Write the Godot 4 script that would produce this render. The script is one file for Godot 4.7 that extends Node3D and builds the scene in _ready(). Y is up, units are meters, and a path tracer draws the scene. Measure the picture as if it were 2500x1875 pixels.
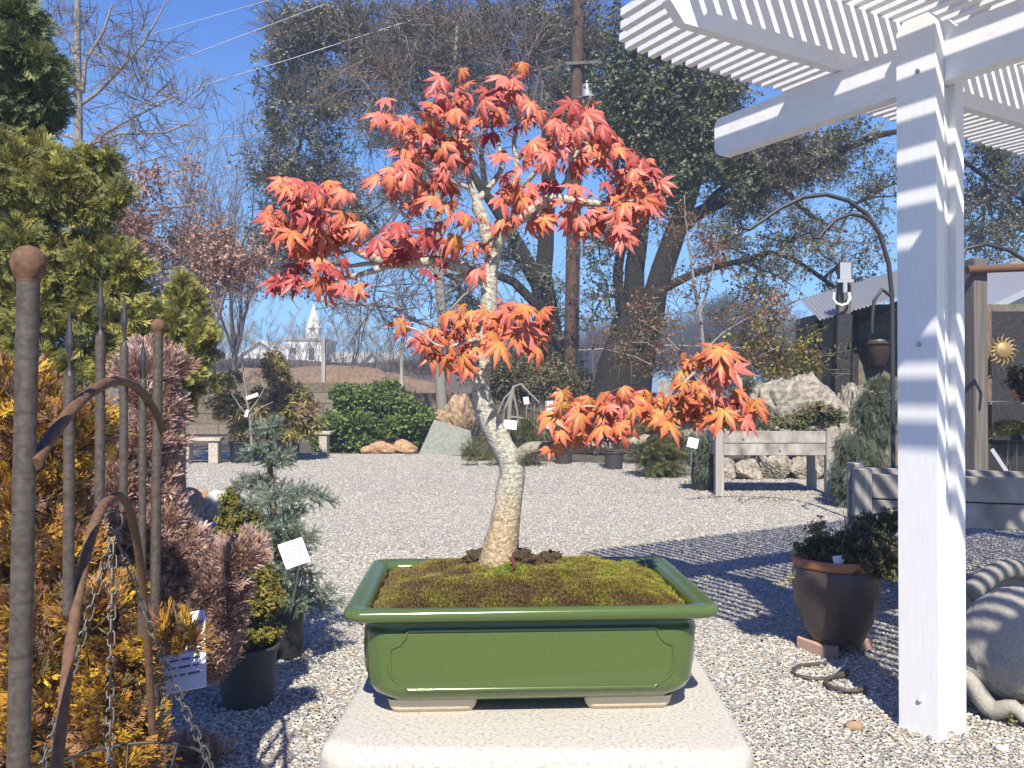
extends Node3D
# A nursery yard in spring sun: a maple bonsai on a concrete pedestal, a white pergola, potted conifers, oaks behind. Units are metres, y is up.

var rng := RandomNumberGenerator.new()
var M := {}
var taken := {}
var sprig := {}

func _ready():
	rng.seed = 20240311
	camera_and_light()
	make_materials()
	make_sprigs()
	ground_and_gravel()
	pergola()
	bonsai()
	iron_fence_panel()
	left_bed()
	left_far()
	oaks_and_bare_trees()
	middle_far()
	right_side()
	far_background()

func camera_and_light():
	var cam := Camera3D.new()
	cam.name = "camera"
	add_child(cam)
	cam.position = Vector3(0, 1.25, 0)
	cam.rotation_degrees.x = 0.4934
	cam.fov = 49.48
	cam.near = 0.05
	cam.far = 900.0
	cam.current = true
	var we := WorldEnvironment.new()
	we.name = "world_environment"
	var env := Environment.new()
	var sm := ProceduralSkyMaterial.new()
	sm.sky_top_color = Color(0.075, 0.215, 0.58)
	sm.sky_horizon_color = Color(0.54, 0.76, 0.93)
	sm.sky_curve = 0.20
	sm.ground_bottom_color = Color(0.32, 0.31, 0.29)
	sm.ground_horizon_color = Color(0.50, 0.60, 0.72)
	sm.sun_angle_max = 12.0
	var sky := Sky.new()
	sky.sky_material = sm
	env.background_mode = Environment.BG_SKY
	env.sky = sky
	env.background_energy_multiplier = 1.0
	env.tonemap_mode = Environment.TONE_MAPPER_LINEAR
	env.tonemap_exposure = 1.95
	env.sdfgi_enabled = true
	env.ssao_enabled = true
	env.ssil_enabled = true
	env.fog_enabled = true
	env.fog_density = 0.0031
	env.fog_light_color = Color(0.74, 0.82, 0.92)
	we.environment = env
	add_child(we)
	var sun := DirectionalLight3D.new()
	sun.name = "sun"
	sun.light_color = Color(1.0, 0.965, 0.90)
	sun.light_energy = 1.35
	sun.light_angular_distance = 0.55
	sun.shadow_enabled = true
	add_child(sun)
	sun.look_at_from_position(Vector3.ZERO, Vector3(0.012, -1.0, -0.92), Vector3.UP)

# ---------------------------------------------------------------- mesh helpers
class MB:
	var v := PackedVector3Array()
	var n := PackedVector3Array()
	var c := PackedColorArray()
	var ix := PackedInt32Array()
	var col := Color(1, 1, 1)
	func vert(p: Vector3, nn: Vector3) -> int:
		v.append(p)
		n.append(nn)
		c.append(col)
		return v.size() - 1
	func tri(a: Vector3, b: Vector3, d: Vector3):
		var nn := (b - a).cross(d - a).normalized()
		var i := vert(a, nn)
		vert(b, nn)
		vert(d, nn)
		ix.append_array(PackedInt32Array([i, i + 2, i + 1]))
	func quad(a: Vector3, b: Vector3, d: Vector3, e: Vector3):
		tri(a, b, d)
		tri(a, d, e)
	func tri2(a: Vector3, b: Vector3, d: Vector3, ca: Color, cb: Color, cd: Color):
		var nn := (b - a).cross(d - a).normalized()
		col = ca
		var i := vert(a, nn)
		col = cb
		vert(b, nn)
		col = cd
		vert(d, nn)
		ix.append_array(PackedInt32Array([i, i + 2, i + 1]))
	# a box with chamfered edges, in the frame t
	func box(t: Transform3D, s: Vector3, ch := 0.0):
		var h := s * 0.5
		var e: float = min(ch, min(h.x, min(h.y, h.z)) * 0.9)
		if e <= 0.0:
			for k in 3:
				for sg in [-1.0, 1.0]:
					var a := Vector3.ZERO
					var b := Vector3.ZERO
					var f := Vector3.ZERO
					a[k] = h[k] * sg
					b[(k + 1) % 3] = h[(k + 1) % 3]
					f[(k + 2) % 3] = h[(k + 2) % 3] * sg
					quad(t * (a - b - f), t * (a + b - f), t * (a + b + f), t * (a - b + f))
			return
		var p := []
		for sx in [-1.0, 1.0]:
			for sy in [-1.0, 1.0]:
				for sz in [-1.0, 1.0]:
					p.append([Vector3(sx * h.x, sy * (h.y - e), sz * (h.z - e)), Vector3(sx * (h.x - e), sy * h.y, sz * (h.z - e)), Vector3(sx * (h.x - e), sy * (h.y - e), sz * h.z)])
		var at := func(sx, sy, sz): return p[(4 if sx > 0 else 0) + (2 if sy > 0 else 0) + (1 if sz > 0 else 0)]
		for k in 3:
			for sg in [-1, 1]:
				var q := []
				for w in [[-1, -1], [1, -1], [1, 1], [-1, 1]]:
					var s3 := [0, 0, 0]
					s3[k] = sg
					s3[(k + 1) % 3] = w[0]
					s3[(k + 2) % 3] = w[1] * sg
					q.append(t * at.call(s3[0], s3[1], s3[2])[k])
				quad(q[0], q[1], q[2], q[3])
		for k in 3:
			var i := (k + 1) % 3
			var j := (k + 2) % 3
			for a in [-1, 1]:
				for b in [-1, 1]:
					var s0 := [0, 0, 0]
					var s1 := [0, 0, 0]
					s0[k] = -1
					s1[k] = 1
					s0[i] = a
					s1[i] = a
					s0[j] = b
					s1[j] = b
					var c0 = at.call(s0[0], s0[1], s0[2])
					var c1 = at.call(s1[0], s1[1], s1[2])
					out4(t * c0[i], t * c0[j], t * c1[j], t * c1[i], t.origin)
		for q in p:
			out3(t * q[0], t * q[1], t * q[2], t.origin)
	func out3(a: Vector3, b: Vector3, d: Vector3, inside: Vector3):
		if (b - a).cross(d - a).dot(a - inside) > 0.0:
			tri(a, b, d)
		else:
			tri(a, d, b)
	func out4(a: Vector3, b: Vector3, d: Vector3, e: Vector3, inside: Vector3):
		if (b - a).cross(d - a).dot((a + d) * 0.5 - inside) > 0.0:
			quad(a, b, d, e)
		else:
			quad(e, d, b, a)
	# a smoother path through the same points
	static func resample(path: Array, k: int) -> Array:
		var out := []
		for i in path.size() - 1:
			var a: Vector3 = path[max(i - 1, 0)][0]
			var d: Vector3 = path[min(i + 2, path.size() - 1)][0]
			for j in k:
				var t := float(j) / k
				out.append([path[i][0].cubic_interpolate(path[i + 1][0], a, d, t), lerpf(path[i][1], path[i + 1][1], t)])
		out.append(path[-1])
		return out
	func bx(center: Vector3, s: Vector3, yaw := 0.0, ch := 0.0):
		box(Transform3D(Basis(Vector3.UP, yaw), center), s, ch)
	# a board from a to b whose section is w (across) by h (along up)
	func board(a: Vector3, b: Vector3, w: float, h: float, up := Vector3.UP, ch := 0.0):
		var z := (b - a).normalized()
		var x := up.cross(z).normalized()
		var y := z.cross(x)
		box(Transform3D(Basis(x, y, z), (a + b) * 0.5), Vector3(w, h, (b - a).length()), ch)
	# a tube along [[point, radius], ...]
	func tube(path: Array, sides := 8, lump := 0.0, noise: FastNoiseLite = null, cap := true):
		var m := path.size()
		var up := Vector3(0.3, 0.1, 0.95)
		var first := v.size()
		var t0: Vector3 = (path[1][0] - path[0][0]).normalized()
		if abs(t0.dot(up)) > 0.9:
			up = Vector3(0, 1, 0)
		var x: Vector3 = up.cross(t0).normalized()
		for i in m:
			var t: Vector3 = (path[min(i + 1, m - 1)][0] - path[max(i - 1, 0)][0]).normalized()
			x = (x - t * x.dot(t)).normalized()
			var y := t.cross(x)
			for k in sides:
				var a := TAU * k / sides
				var d := x * cos(a) + y * sin(a)
				var r: float = path[i][1]
				var p: Vector3 = path[i][0] + d * r
				if noise:
					p += d * r * lump * noise.get_noise_3dv(p)
				vert(p, d)
		for i in m - 1:
			for k in sides:
				var a := first + i * sides + k
				var b := first + i * sides + (k + 1) % sides
				ix.append_array(PackedInt32Array([a, a + sides, b, b, a + sides, b + sides]))
		if cap:
			for e in 2:
				var i: int = 0 if e == 0 else m - 1
				var t: Vector3 = ((path[0][0] - path[1][0]) if e == 0 else (path[m - 1][0] - path[m - 2][0])).normalized()
				var cc := vert(path[i][0], t)
				var base := v.size()
				for k in sides:
					vert(v[first + i * sides + k], t)
				for k in sides:
					if e == 0:
						ix.append_array(PackedInt32Array([cc, base + k, base + (k + 1) % sides]))
					else:
						ix.append_array(PackedInt32Array([cc, base + (k + 1) % sides, base + k]))
	# a turned shape: profile [Vector2(radius, height), ...] from the bottom up, sharp where corners are repeated
	func lathe(at: Vector3, prof: Array, segs := 24, squash := Vector2(1, 1)):
		var first := v.size()
		var m := prof.size()
		for i in m:
			var a: Vector2 = prof[max(i - 1, 0)]
			var b: Vector2 = prof[min(i + 1, m - 1)]
			if i > 0 and prof[i].is_equal_approx(a):
				a = prof[i]
			if i < m - 1 and prof[i].is_equal_approx(b):
				b = prof[i]
			var t := (b - a).normalized()
			for k in segs:
				var g := TAU * k / segs
				vert(at + Vector3(prof[i].x * cos(g) * squash.x, prof[i].y, prof[i].x * sin(g) * squash.y), Vector3(t.y * cos(g), -t.x, t.y * sin(g)).normalized())
		for i in m - 1:
			for k in segs:
				var a := first + i * segs + k
				var b := first + i * segs + (k + 1) % segs
				ix.append_array(PackedInt32Array([a, b, a + segs, b, b + segs, a + segs]))
	func mesh() -> ArrayMesh:
		var arr := []
		arr.resize(Mesh.ARRAY_MAX)
		arr[Mesh.ARRAY_VERTEX] = v
		arr[Mesh.ARRAY_NORMAL] = n
		arr[Mesh.ARRAY_COLOR] = c
		arr[Mesh.ARRAY_INDEX] = ix
		var am := ArrayMesh.new()
		am.add_surface_from_arrays(Mesh.PRIMITIVE_TRIANGLES, arr)
		return am
	# normals of a shared-vertex surface from its faces
	func smooth(from := 0):
		for i in range(from, v.size()):
			n[i] = Vector3.ZERO
		for k in range(0, ix.size(), 3):
			if ix[k] < from:
				continue
			var nn := (v[ix[k + 2]] - v[ix[k]]).cross(v[ix[k + 1]] - v[ix[k]])
			for j in 3:
				n[ix[k + j]] += nn
		for i in range(from, v.size()):
			n[i] = n[i].normalized()

func numbered(called: String) -> String:
	taken[called] = taken.get(called, -1) + 1
	return called if taken[called] == 0 else "%s_%03d" % [called, taken[called]]

func origin_of(o) -> Vector3:
	var p := Vector3.ZERO
	while o != null and o != self:
		p += o.position
		o = o.get_parent()
	return p

func tag(o, label: String, category: String, group := "", kind := ""):
	if label:
		o.set_meta("label", label)
	if category:
		o.set_meta("category", category)
	if group:
		o.set_meta("group", group)
	if kind:
		o.set_meta("kind", kind)
	return o

# a thing whose parts are its children
func thing(called: String, label: String, category: String, at := Vector3.ZERO, group := "") -> Node3D:
	var o := Node3D.new()
	o.name = numbered(called)
	add_child(o)
	o.position = at
	tag(o, label, category, group)
	return o

# commits a mesh drawn in world metres as one part of a thing, or as a thing or piece of the setting of its own
func part(mb: MB, called: String, mat: Material, parent = null) -> MeshInstance3D:
	var o := MeshInstance3D.new()
	var host = parent if parent else self
	o.name = called if parent else numbered(called)
	var off := origin_of(parent)
	if off != Vector3.ZERO:
		for i in mb.v.size():
			mb.v[i] -= off
	o.mesh = mb.mesh()
	o.material_override = mat
	host.add_child(o, true)
	return o

func shared(mesh: Mesh, called: String, mat: Material, parent, t: Transform3D) -> MeshInstance3D:
	var o := MeshInstance3D.new()
	o.name = called
	o.mesh = mesh
	o.material_override = mat
	parent.add_child(o, true)
	t.origin -= origin_of(parent)
	o.transform = t
	return o

func structure(mb: MB, called: String, mat: Material) -> MeshInstance3D:
	var o := part(mb, called, mat)
	o.set_meta("kind", "structure")
	return o

func lin(r: float, g: float, b: float) -> Color:
	return Color(r, g, b).linear_to_srgb()

func rv(a: float) -> Vector3:
	return Vector3(rng.randf_range(-a, a), rng.randf_range(-a, a), rng.randf_range(-a, a))

func noise(freq: float, sd := 1, octaves := 3) -> FastNoiseLite:
	var f := FastNoiseLite.new()
	f.noise_type = FastNoiseLite.TYPE_SIMPLEX_SMOOTH
	f.frequency = freq
	f.seed = sd
	f.fractal_octaves = octaves
	return f

func lump_ball(mb: MB, center: Vector3, r: Vector3, sd: int, rough := 0.25, freq := 1.6, segs := 20, flat_bottom := -1.0, facet := 0.0, crag := 0.0):
	# an uneven ball: latitude rings pushed in and out by noise, or cut by planes for a faceted rock
	var f := noise(freq, sd)
	var first := mb.v.size()
	var rings := segs / 2
	var cuts := []
	var rr := RandomNumberGenerator.new()
	rr.seed = sd
	if facet > 0.0:
		for k in 14:
			cuts.append([Vector3(rr.randf_range(-1, 1), rr.randf_range(-0.8, 1), rr.randf_range(-1, 1)).normalized(), rr.randf_range(1.0 - facet, 1.0)])
	for i in rings + 1:
		for k in segs:
			var a := PI * i / rings
			var b := TAU * k / segs
			var d := Vector3(sin(a) * cos(b), cos(a), sin(a) * sin(b))
			var s := 1.0 + rough * f.get_noise_3dv(d * 1.0)
			for q in cuts:
				var e: float = d.dot(q[0])
				if e * s > q[1]:
					s = q[1] / e
			s += rough * 0.12 * f.get_noise_3dv(d * 5.0)
			if crag > 0.0:
				s += crag * (0.5 - abs(f.get_noise_3dv(d * 2.3))) + crag * 0.5 * (0.4 - abs(f.get_noise_3dv(d * 6.0))) + crag * 0.22 * f.get_noise_3dv(d * 14.0)
			var p := d * s
			if p.y < flat_bottom:
				p.y = flat_bottom
			mb.vert(center + p * r, d)
	for i in rings:
		for k in segs:
			var a := first + i * segs + k
			var b := first + i * segs + (k + 1) % segs
			mb.ix.append_array(PackedInt32Array([a, b, a + segs, b, b + segs, a + segs]))
	var before := mb.ix.size()
	mb.smooth(first)
	for k in segs:
		mb.n[first + k] = Vector3.UP
		mb.n[first + rings * segs + k] = Vector3.DOWN
	return before

# ---------------------------------------------------------------- materials
func tex(freq: float, sd: int, stops: Array, octaves := 4, size := 512, kind := FastNoiseLite.TYPE_SIMPLEX_SMOOTH, stretch := 1.0) -> ImageTexture:
	var f := FastNoiseLite.new()
	f.noise_type = kind
	f.frequency = freq
	f.seed = sd
	f.fractal_octaves = octaves
	var im: Image
	if stretch == 1.0:
		im = f.get_seamless_image(size, size)
	else:
		im = f.get_seamless_image(size, int(size / stretch))
		im.resize(size, size, Image.INTERPOLATE_CUBIC)
	im.convert(Image.FORMAT_L8)
	var lut := []
	for i in 256:
		var t := i / 255.0
		var cc: Color = stops[-1][1]
		for k in range(stops.size() - 1):
			if t <= stops[k + 1][0]:
				cc = stops[k][1].lerp(stops[k + 1][1], clamp((t - stops[k][0]) / max(stops[k + 1][0] - stops[k][0], 1e-4), 0, 1))
				break
		cc = cc.linear_to_srgb()
		lut.append([int(clamp(cc.r, 0, 1) * 255), int(clamp(cc.g, 0, 1) * 255), int(clamp(cc.b, 0, 1) * 255)])
	var src := im.get_data()
	var dst := PackedByteArray()
	dst.resize(size * size * 3)
	for i in size * size:
		var q = lut[src[i]]
		dst[i * 3] = q[0]
		dst[i * 3 + 1] = q[1]
		dst[i * 3 + 2] = q[2]
	return ImageTexture.create_from_image(Image.create_from_data(size, size, false, Image.FORMAT_RGB8, dst))

func grey(freq: float, sd: int, octaves := 4, size := 512, kind := FastNoiseLite.TYPE_SIMPLEX_SMOOTH) -> ImageTexture:
	return tex(freq, sd, [[0.0, Color(0, 0, 0)], [1.0, Color(1, 1, 1)]], octaves, size, kind)

func mat(color: Color, rough := 0.8, map: Texture2D = null, per_m := 1.0, bump: Texture2D = null, bump_cm := 0.0, metal := 0.0) -> StandardMaterial3D:
	var m := StandardMaterial3D.new()
	m.albedo_color = color
	m.roughness = rough
	m.metallic = metal
	if map:
		m.albedo_texture = map
	if bump:
		m.heightmap_enabled = true
		m.heightmap_texture = bump
		m.heightmap_scale = bump_cm
	if map or bump:
		m.uv1_triplanar = true
		m.uv1_scale = Vector3.ONE * per_m
	return m

func vmat(rough := 0.7, back := Color(0, 0, 0)) -> StandardMaterial3D:
	var m := StandardMaterial3D.new()
	m.vertex_color_use_as_albedo = true
	m.roughness = rough
	m.cull_mode = BaseMaterial3D.CULL_DISABLED
	if back.r + back.g + back.b > 0.0:
		m.backlight_enabled = true
		m.backlight = back
	return m

func make_materials():
	var fine := grey(0.06, 3, 5)
	var coarse := grey(0.012, 4, 5)
	M.fine = fine
	M.coarse = coarse
	M.white = mat(lin(0.80, 0.81, 0.82), 0.45, tex(0.02, 7, [[0.0, Color(0.74, 0.74, 0.72)], [0.5, Color(0.80, 0.805, 0.81)], [1.0, Color(0.84, 0.845, 0.85)]], 5), 1.3, fine, 0.03)
	M.white.albedo_color = Color(1, 1, 1)
	M.white_post = mat(Color.WHITE, 0.5, M.white.albedo_texture, 1.0, tex(0.012, 8, [[0.0, Color(0, 0, 0)], [1.0, Color(1, 1, 1)]], 5), 0.06)
	M.white_post.uv1_scale = Vector3(9, 0.55, 9)
	M.concrete = mat(Color.WHITE, 0.85, tex(0.075, 11, [[0.0, Color(0.18, 0.16, 0.13)], [0.22, Color(0.34, 0.315, 0.275)], [0.34, Color(0.44, 0.415, 0.37)], [0.6, Color(0.485, 0.46, 0.41)], [1.0, Color(0.54, 0.515, 0.465)]], 6, 1024), 1.5, fine, 0.12)
	M.concrete_old = mat(Color.WHITE, 0.9, tex(0.03, 12, [[0.0, Color(0.28, 0.25, 0.20)], [0.5, Color(0.45, 0.41, 0.34)], [1.0, Color(0.56, 0.52, 0.45)]], 5), 1.0, fine, 0.3)
	M.glaze = mat(Color.WHITE, 0.16, tex(0.03, 21, [[0.0, Color(0.064, 0.106, 0.024)], [0.5, Color(0.073, 0.116, 0.028)], [1.0, Color(0.083, 0.126, 0.033)]], 6), 7.0)
	M.glaze.clearcoat_enabled = true
	M.glaze.clearcoat = 0.45
	M.glaze.clearcoat_roughness = 0.12
	M.glaze_thin = mat(Color.WHITE, 0.16, tex(0.03, 22, [[0.0, Color(0.085, 0.135, 0.070)], [1.0, Color(0.14, 0.20, 0.11)]], 5), 2.0)
	M.glaze_thin.clearcoat_enabled = true
	M.glaze_thin.clearcoat = 0.6
	M.glaze_thin.clearcoat_roughness = 0.08
	M.biscuit = mat(Color.WHITE, 0.9, tex(0.08, 23, [[0.0, Color(0.52, 0.43, 0.31)], [1.0, Color(0.64, 0.55, 0.42)]]), 4.0)
	M.soil = mat(Color.WHITE, 1.0, tex(0.10, 24, [[0.0, Color(0.020, 0.014, 0.008)], [0.5, Color(0.055, 0.040, 0.020)], [1.0, Color(0.10, 0.075, 0.035)]]), 3.0, fine, 0.8)
	M.iron = mat(Color.WHITE, 0.62, tex(0.035, 31, [[0.0, Color(0.052, 0.036, 0.027)], [0.4, Color(0.082, 0.066, 0.054)], [0.62, Color(0.098, 0.090, 0.084)], [0.85, Color(0.15, 0.088, 0.05)], [1.0, Color(0.20, 0.10, 0.05)]], 6), 3.0, fine, 0.12, 0.25)
	M.iron_rusty = mat(Color.WHITE, 0.8, tex(0.04, 32, [[0.0, Color(0.055, 0.032, 0.02)], [0.5, Color(0.14, 0.075, 0.042)], [1.0, Color(0.22, 0.12, 0.065)]], 6), 3.0, fine, 0.15, 0.1)
	M.steel = mat(lin(0.15, 0.14, 0.13), 0.45, null, 1.0, null, 0.0, 0.6)
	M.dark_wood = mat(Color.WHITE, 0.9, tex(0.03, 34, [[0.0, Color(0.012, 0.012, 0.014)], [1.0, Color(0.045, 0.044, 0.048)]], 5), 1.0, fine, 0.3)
	M.dark_steel = mat(lin(0.05, 0.05, 0.055), 0.5, null, 1.0, null, 0.0, 0.3)
	M.galvanised = mat(Color.WHITE, 0.45, tex(0.05, 33, [[0.0, Color(0.35, 0.36, 0.38)], [1.0, Color(0.55, 0.57, 0.59)]]), 2.0, null, 0.0, 0.4)
	M.grey_wood = []
	for k in 3:
		M.grey_wood.append(mat(Color.WHITE, 0.88, tex(0.012, 40 + k, [[0.0, Color(0.13, 0.11, 0.095)], [0.35, Color(0.27, 0.25, 0.225)], [0.7, Color(0.37, 0.35, 0.32)], [1.0, Color(0.46, 0.44, 0.41)]], 5, 512, FastNoiseLite.TYPE_SIMPLEX_SMOOTH, 8.0), 1.0, fine, 0.12))
		M.grey_wood[k].uv1_scale = Vector3(0.7, 3.2, 0.7)
	M.grey_post = mat(Color.WHITE, 0.88, M.grey_wood[0].albedo_texture, 1.0, fine, 0.12)
	M.grey_post.uv1_scale = Vector3(5, 0.6, 5)
	M.dark_post = mat(lin(0.42, 0.40, 0.40), 0.9, M.grey_wood[1].albedo_texture, 1.0, fine, 0.2)  # dark timber tint, with lattice shade on the frame posts put into it
	M.dark_post.uv1_scale = Vector3(5, 0.6, 5)
	M.brown_wood = mat(Color.WHITE, 0.85, tex(0.02, 44, [[0.0, Color(0.08, 0.05, 0.035)], [0.5, Color(0.17, 0.11, 0.075)], [1.0, Color(0.26, 0.18, 0.13)]], 5), 1.0, fine, 0.3)
	M.brown_wood.uv1_scale = Vector3(3, 0.5, 3)
	M.pole_wood = mat(Color.WHITE, 0.9, tex(0.02, 45, [[0.0, Color(0.035, 0.02, 0.014)], [0.5, Color(0.08, 0.046, 0.032)], [1.0, Color(0.15, 0.088, 0.058)]], 5), 1.0, fine, 0.5)
	M.pole_wood.uv1_scale = Vector3(2, 0.25, 2)
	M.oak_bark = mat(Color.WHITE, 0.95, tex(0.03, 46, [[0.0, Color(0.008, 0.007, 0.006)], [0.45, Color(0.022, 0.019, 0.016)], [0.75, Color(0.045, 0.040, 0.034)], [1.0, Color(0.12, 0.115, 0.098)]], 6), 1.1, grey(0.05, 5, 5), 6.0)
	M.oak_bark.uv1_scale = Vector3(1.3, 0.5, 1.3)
	M.grey_bark = mat(Color.WHITE, 0.95, tex(0.05, 47, [[0.0, Color(0.10, 0.085, 0.075)], [0.5, Color(0.24, 0.22, 0.20)], [1.0, Color(0.40, 0.38, 0.35)]], 5), 1.6, fine, 1.0)
	M.twig = mat(lin(0.17, 0.135, 0.12), 0.9)
	M.dark_twig = mat(lin(0.075, 0.06, 0.052), 0.9)
	M.maple_bark = mat(Color.WHITE, 0.8, tex(0.035, 48, [[0.0, Color(0.30, 0.27, 0.23)], [0.34, Color(0.54, 0.51, 0.46)], [0.46, Color(0.74, 0.73, 0.68)], [0.60, Color(0.84, 0.84, 0.79)], [0.68, Color(1, 1, 0.98)], [1.0, Color(1, 1, 1)]], 6), 5.0, fine, 0.3)
	M.maple_bark.vertex_color_use_as_albedo = true
	M.black_plastic = mat(Color.WHITE, 0.5, tex(0.03, 51, [[0.0, Color(0.014, 0.014, 0.015)], [1.0, Color(0.032, 0.032, 0.034)]], 5), 2.0)
	M.dusty_plastic = mat(Color.WHITE, 0.7, tex(0.05, 52, [[0.0, Color(0.028, 0.028, 0.03)], [1.0, Color(0.062, 0.061, 0.062)]], 5), 3.0)
	M.terracotta = mat(Color.WHITE, 0.85, tex(0.04, 53, [[0.0, Color(0.30, 0.115, 0.05)], [1.0, Color(0.46, 0.19, 0.09)]], 5), 3.0)
	M.brown_glaze = mat(Color.WHITE, 0.4, tex(0.03, 54, [[0.0, Color(0.045, 0.028, 0.025)], [0.5, Color(0.075, 0.052, 0.045)], [1.0, Color(0.105, 0.078, 0.066)]], 6), 3.0)
	M.brick = mat(Color.WHITE, 0.9, tex(0.06, 55, [[0.0, Color(0.38, 0.22, 0.15)], [1.0, Color(0.56, 0.38, 0.29)]], 5), 3.0, fine, 0.3)
	M.card = mat(lin(0.80, 0.80, 0.82), 0.35)
	M.print = mat(lin(0.08, 0.08, 0.13), 0.6)
	M.stake = mat(lin(0.30, 0.28, 0.25), 0.5, null, 1.0, null, 0.0, 0.3)
	M.rust_rock = mat(Color.WHITE, 0.9, tex(0.02, 61, [[0.0, Color(0.17, 0.09, 0.05)], [0.35, Color(0.33, 0.17, 0.085)], [0.6, Color(0.42, 0.27, 0.15)], [1.0, Color(0.50, 0.44, 0.36)]], 6), 1.4, coarse, 1.2)
	M.pale_rock = mat(Color.WHITE, 0.9, tex(0.025, 62, [[0.0, Color(0.34, 0.29, 0.22)], [0.5, Color(0.58, 0.54, 0.46)], [1.0, Color(0.74, 0.71, 0.65)]], 6), 1.6, coarse, 1.2)
	M.green_rock = mat(Color.WHITE, 0.85, tex(0.02, 63, [[0.0, Color(0.115, 0.125, 0.105)], [0.5, Color(0.205, 0.22, 0.19)], [1.0, Color(0.285, 0.29, 0.25)]], 6), 1.0, coarse, 1.0)
	M.brown_rock = mat(Color.WHITE, 0.9, tex(0.015, 64, [[0.0, Color(0.11, 0.07, 0.042)], [0.4, Color(0.27, 0.18, 0.11)], [0.7, Color(0.40, 0.28, 0.17)], [1.0, Color(0.52, 0.45, 0.37)]], 6), 0.9, coarse, 2.0)
	M.limestone = mat(Color.WHITE, 0.95, tex(0.03, 65, [[0.0, Color(0.07, 0.055, 0.04)], [0.35, Color(0.20, 0.175, 0.14)], [0.6, Color(0.36, 0.33, 0.28)], [1.0, Color(0.48, 0.455, 0.40)]], 6), 0.7, coarse, 4.0)
	M.block = []
	for k in 3:
		M.block.append(mat(lin(0.20 + 0.04 * k, 0.165 + 0.036 * k, 0.12 + 0.03 * k), 0.95, tex(0.04, 66 + k, [[0.0, Color(0.45, 0.42, 0.38)], [1.0, Color(1, 1, 1)]], 5, 256), 1.0, fine, 0.8))
	M.statue = mat(Color.WHITE, 0.92, tex(0.05, 71, [[0.0, Color(0.22, 0.205, 0.175)], [0.6, Color(0.36, 0.34, 0.30)], [1.0, Color(0.46, 0.44, 0.40)]], 5), 3.0, fine, 0.2)
	M.stucco = mat(lin(0.36, 0.34, 0.31), 0.95, M.concrete_old.albedo_texture, 0.5, fine, 0.5)
	M.house_white = mat(lin(0.74, 0.74, 0.74), 0.8)
	M.house_roof = mat(Color.WHITE, 0.9, tex(0.05, 73, [[0.0, Color(0.28, 0.25, 0.22)], [1.0, Color(0.46, 0.43, 0.39)]], 4, 256), 0.3)
	M.window = mat(lin(0.03, 0.035, 0.045), 0.08)
	M.earth = mat(Color.WHITE, 0.97, tex(0.02, 74, [[0.0, Color(0.10, 0.065, 0.04)], [0.5, Color(0.19, 0.125, 0.075)], [1.0, Color(0.28, 0.19, 0.115)]], 6), 0.35, coarse, 6.0)
	M.dark_earth = mat(Color.WHITE, 0.97, tex(0.02, 75, [[0.0, Color(0.045, 0.035, 0.026)], [0.5, Color(0.085, 0.068, 0.05)], [1.0, Color(0.14, 0.115, 0.085)]], 6), 0.35, coarse, 4.0)
	M.leaf = vmat(0.5, Color(0.5, 0.5, 0.4))
	M.needle = vmat(0.65, Color(0.25, 0.25, 0.18))
	M.vert = vmat(0.85)

# ---------------------------------------------------------------- sprigs: small foliage pieces that plants are scattered with; each grows along +y, about one unit long
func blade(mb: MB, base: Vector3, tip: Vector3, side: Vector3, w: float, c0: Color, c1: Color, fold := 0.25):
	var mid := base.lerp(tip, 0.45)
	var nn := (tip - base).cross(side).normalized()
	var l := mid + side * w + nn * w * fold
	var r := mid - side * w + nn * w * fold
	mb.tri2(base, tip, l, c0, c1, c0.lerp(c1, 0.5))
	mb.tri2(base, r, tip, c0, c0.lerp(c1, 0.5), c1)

func stick(mb: MB, a: Vector3, b: Vector3, ra: float, rb: float, cc: Color):
	mb.col = cc
	mb.tube([[a, ra], [b, rb]], 3, 0.0, null, false)

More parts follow.
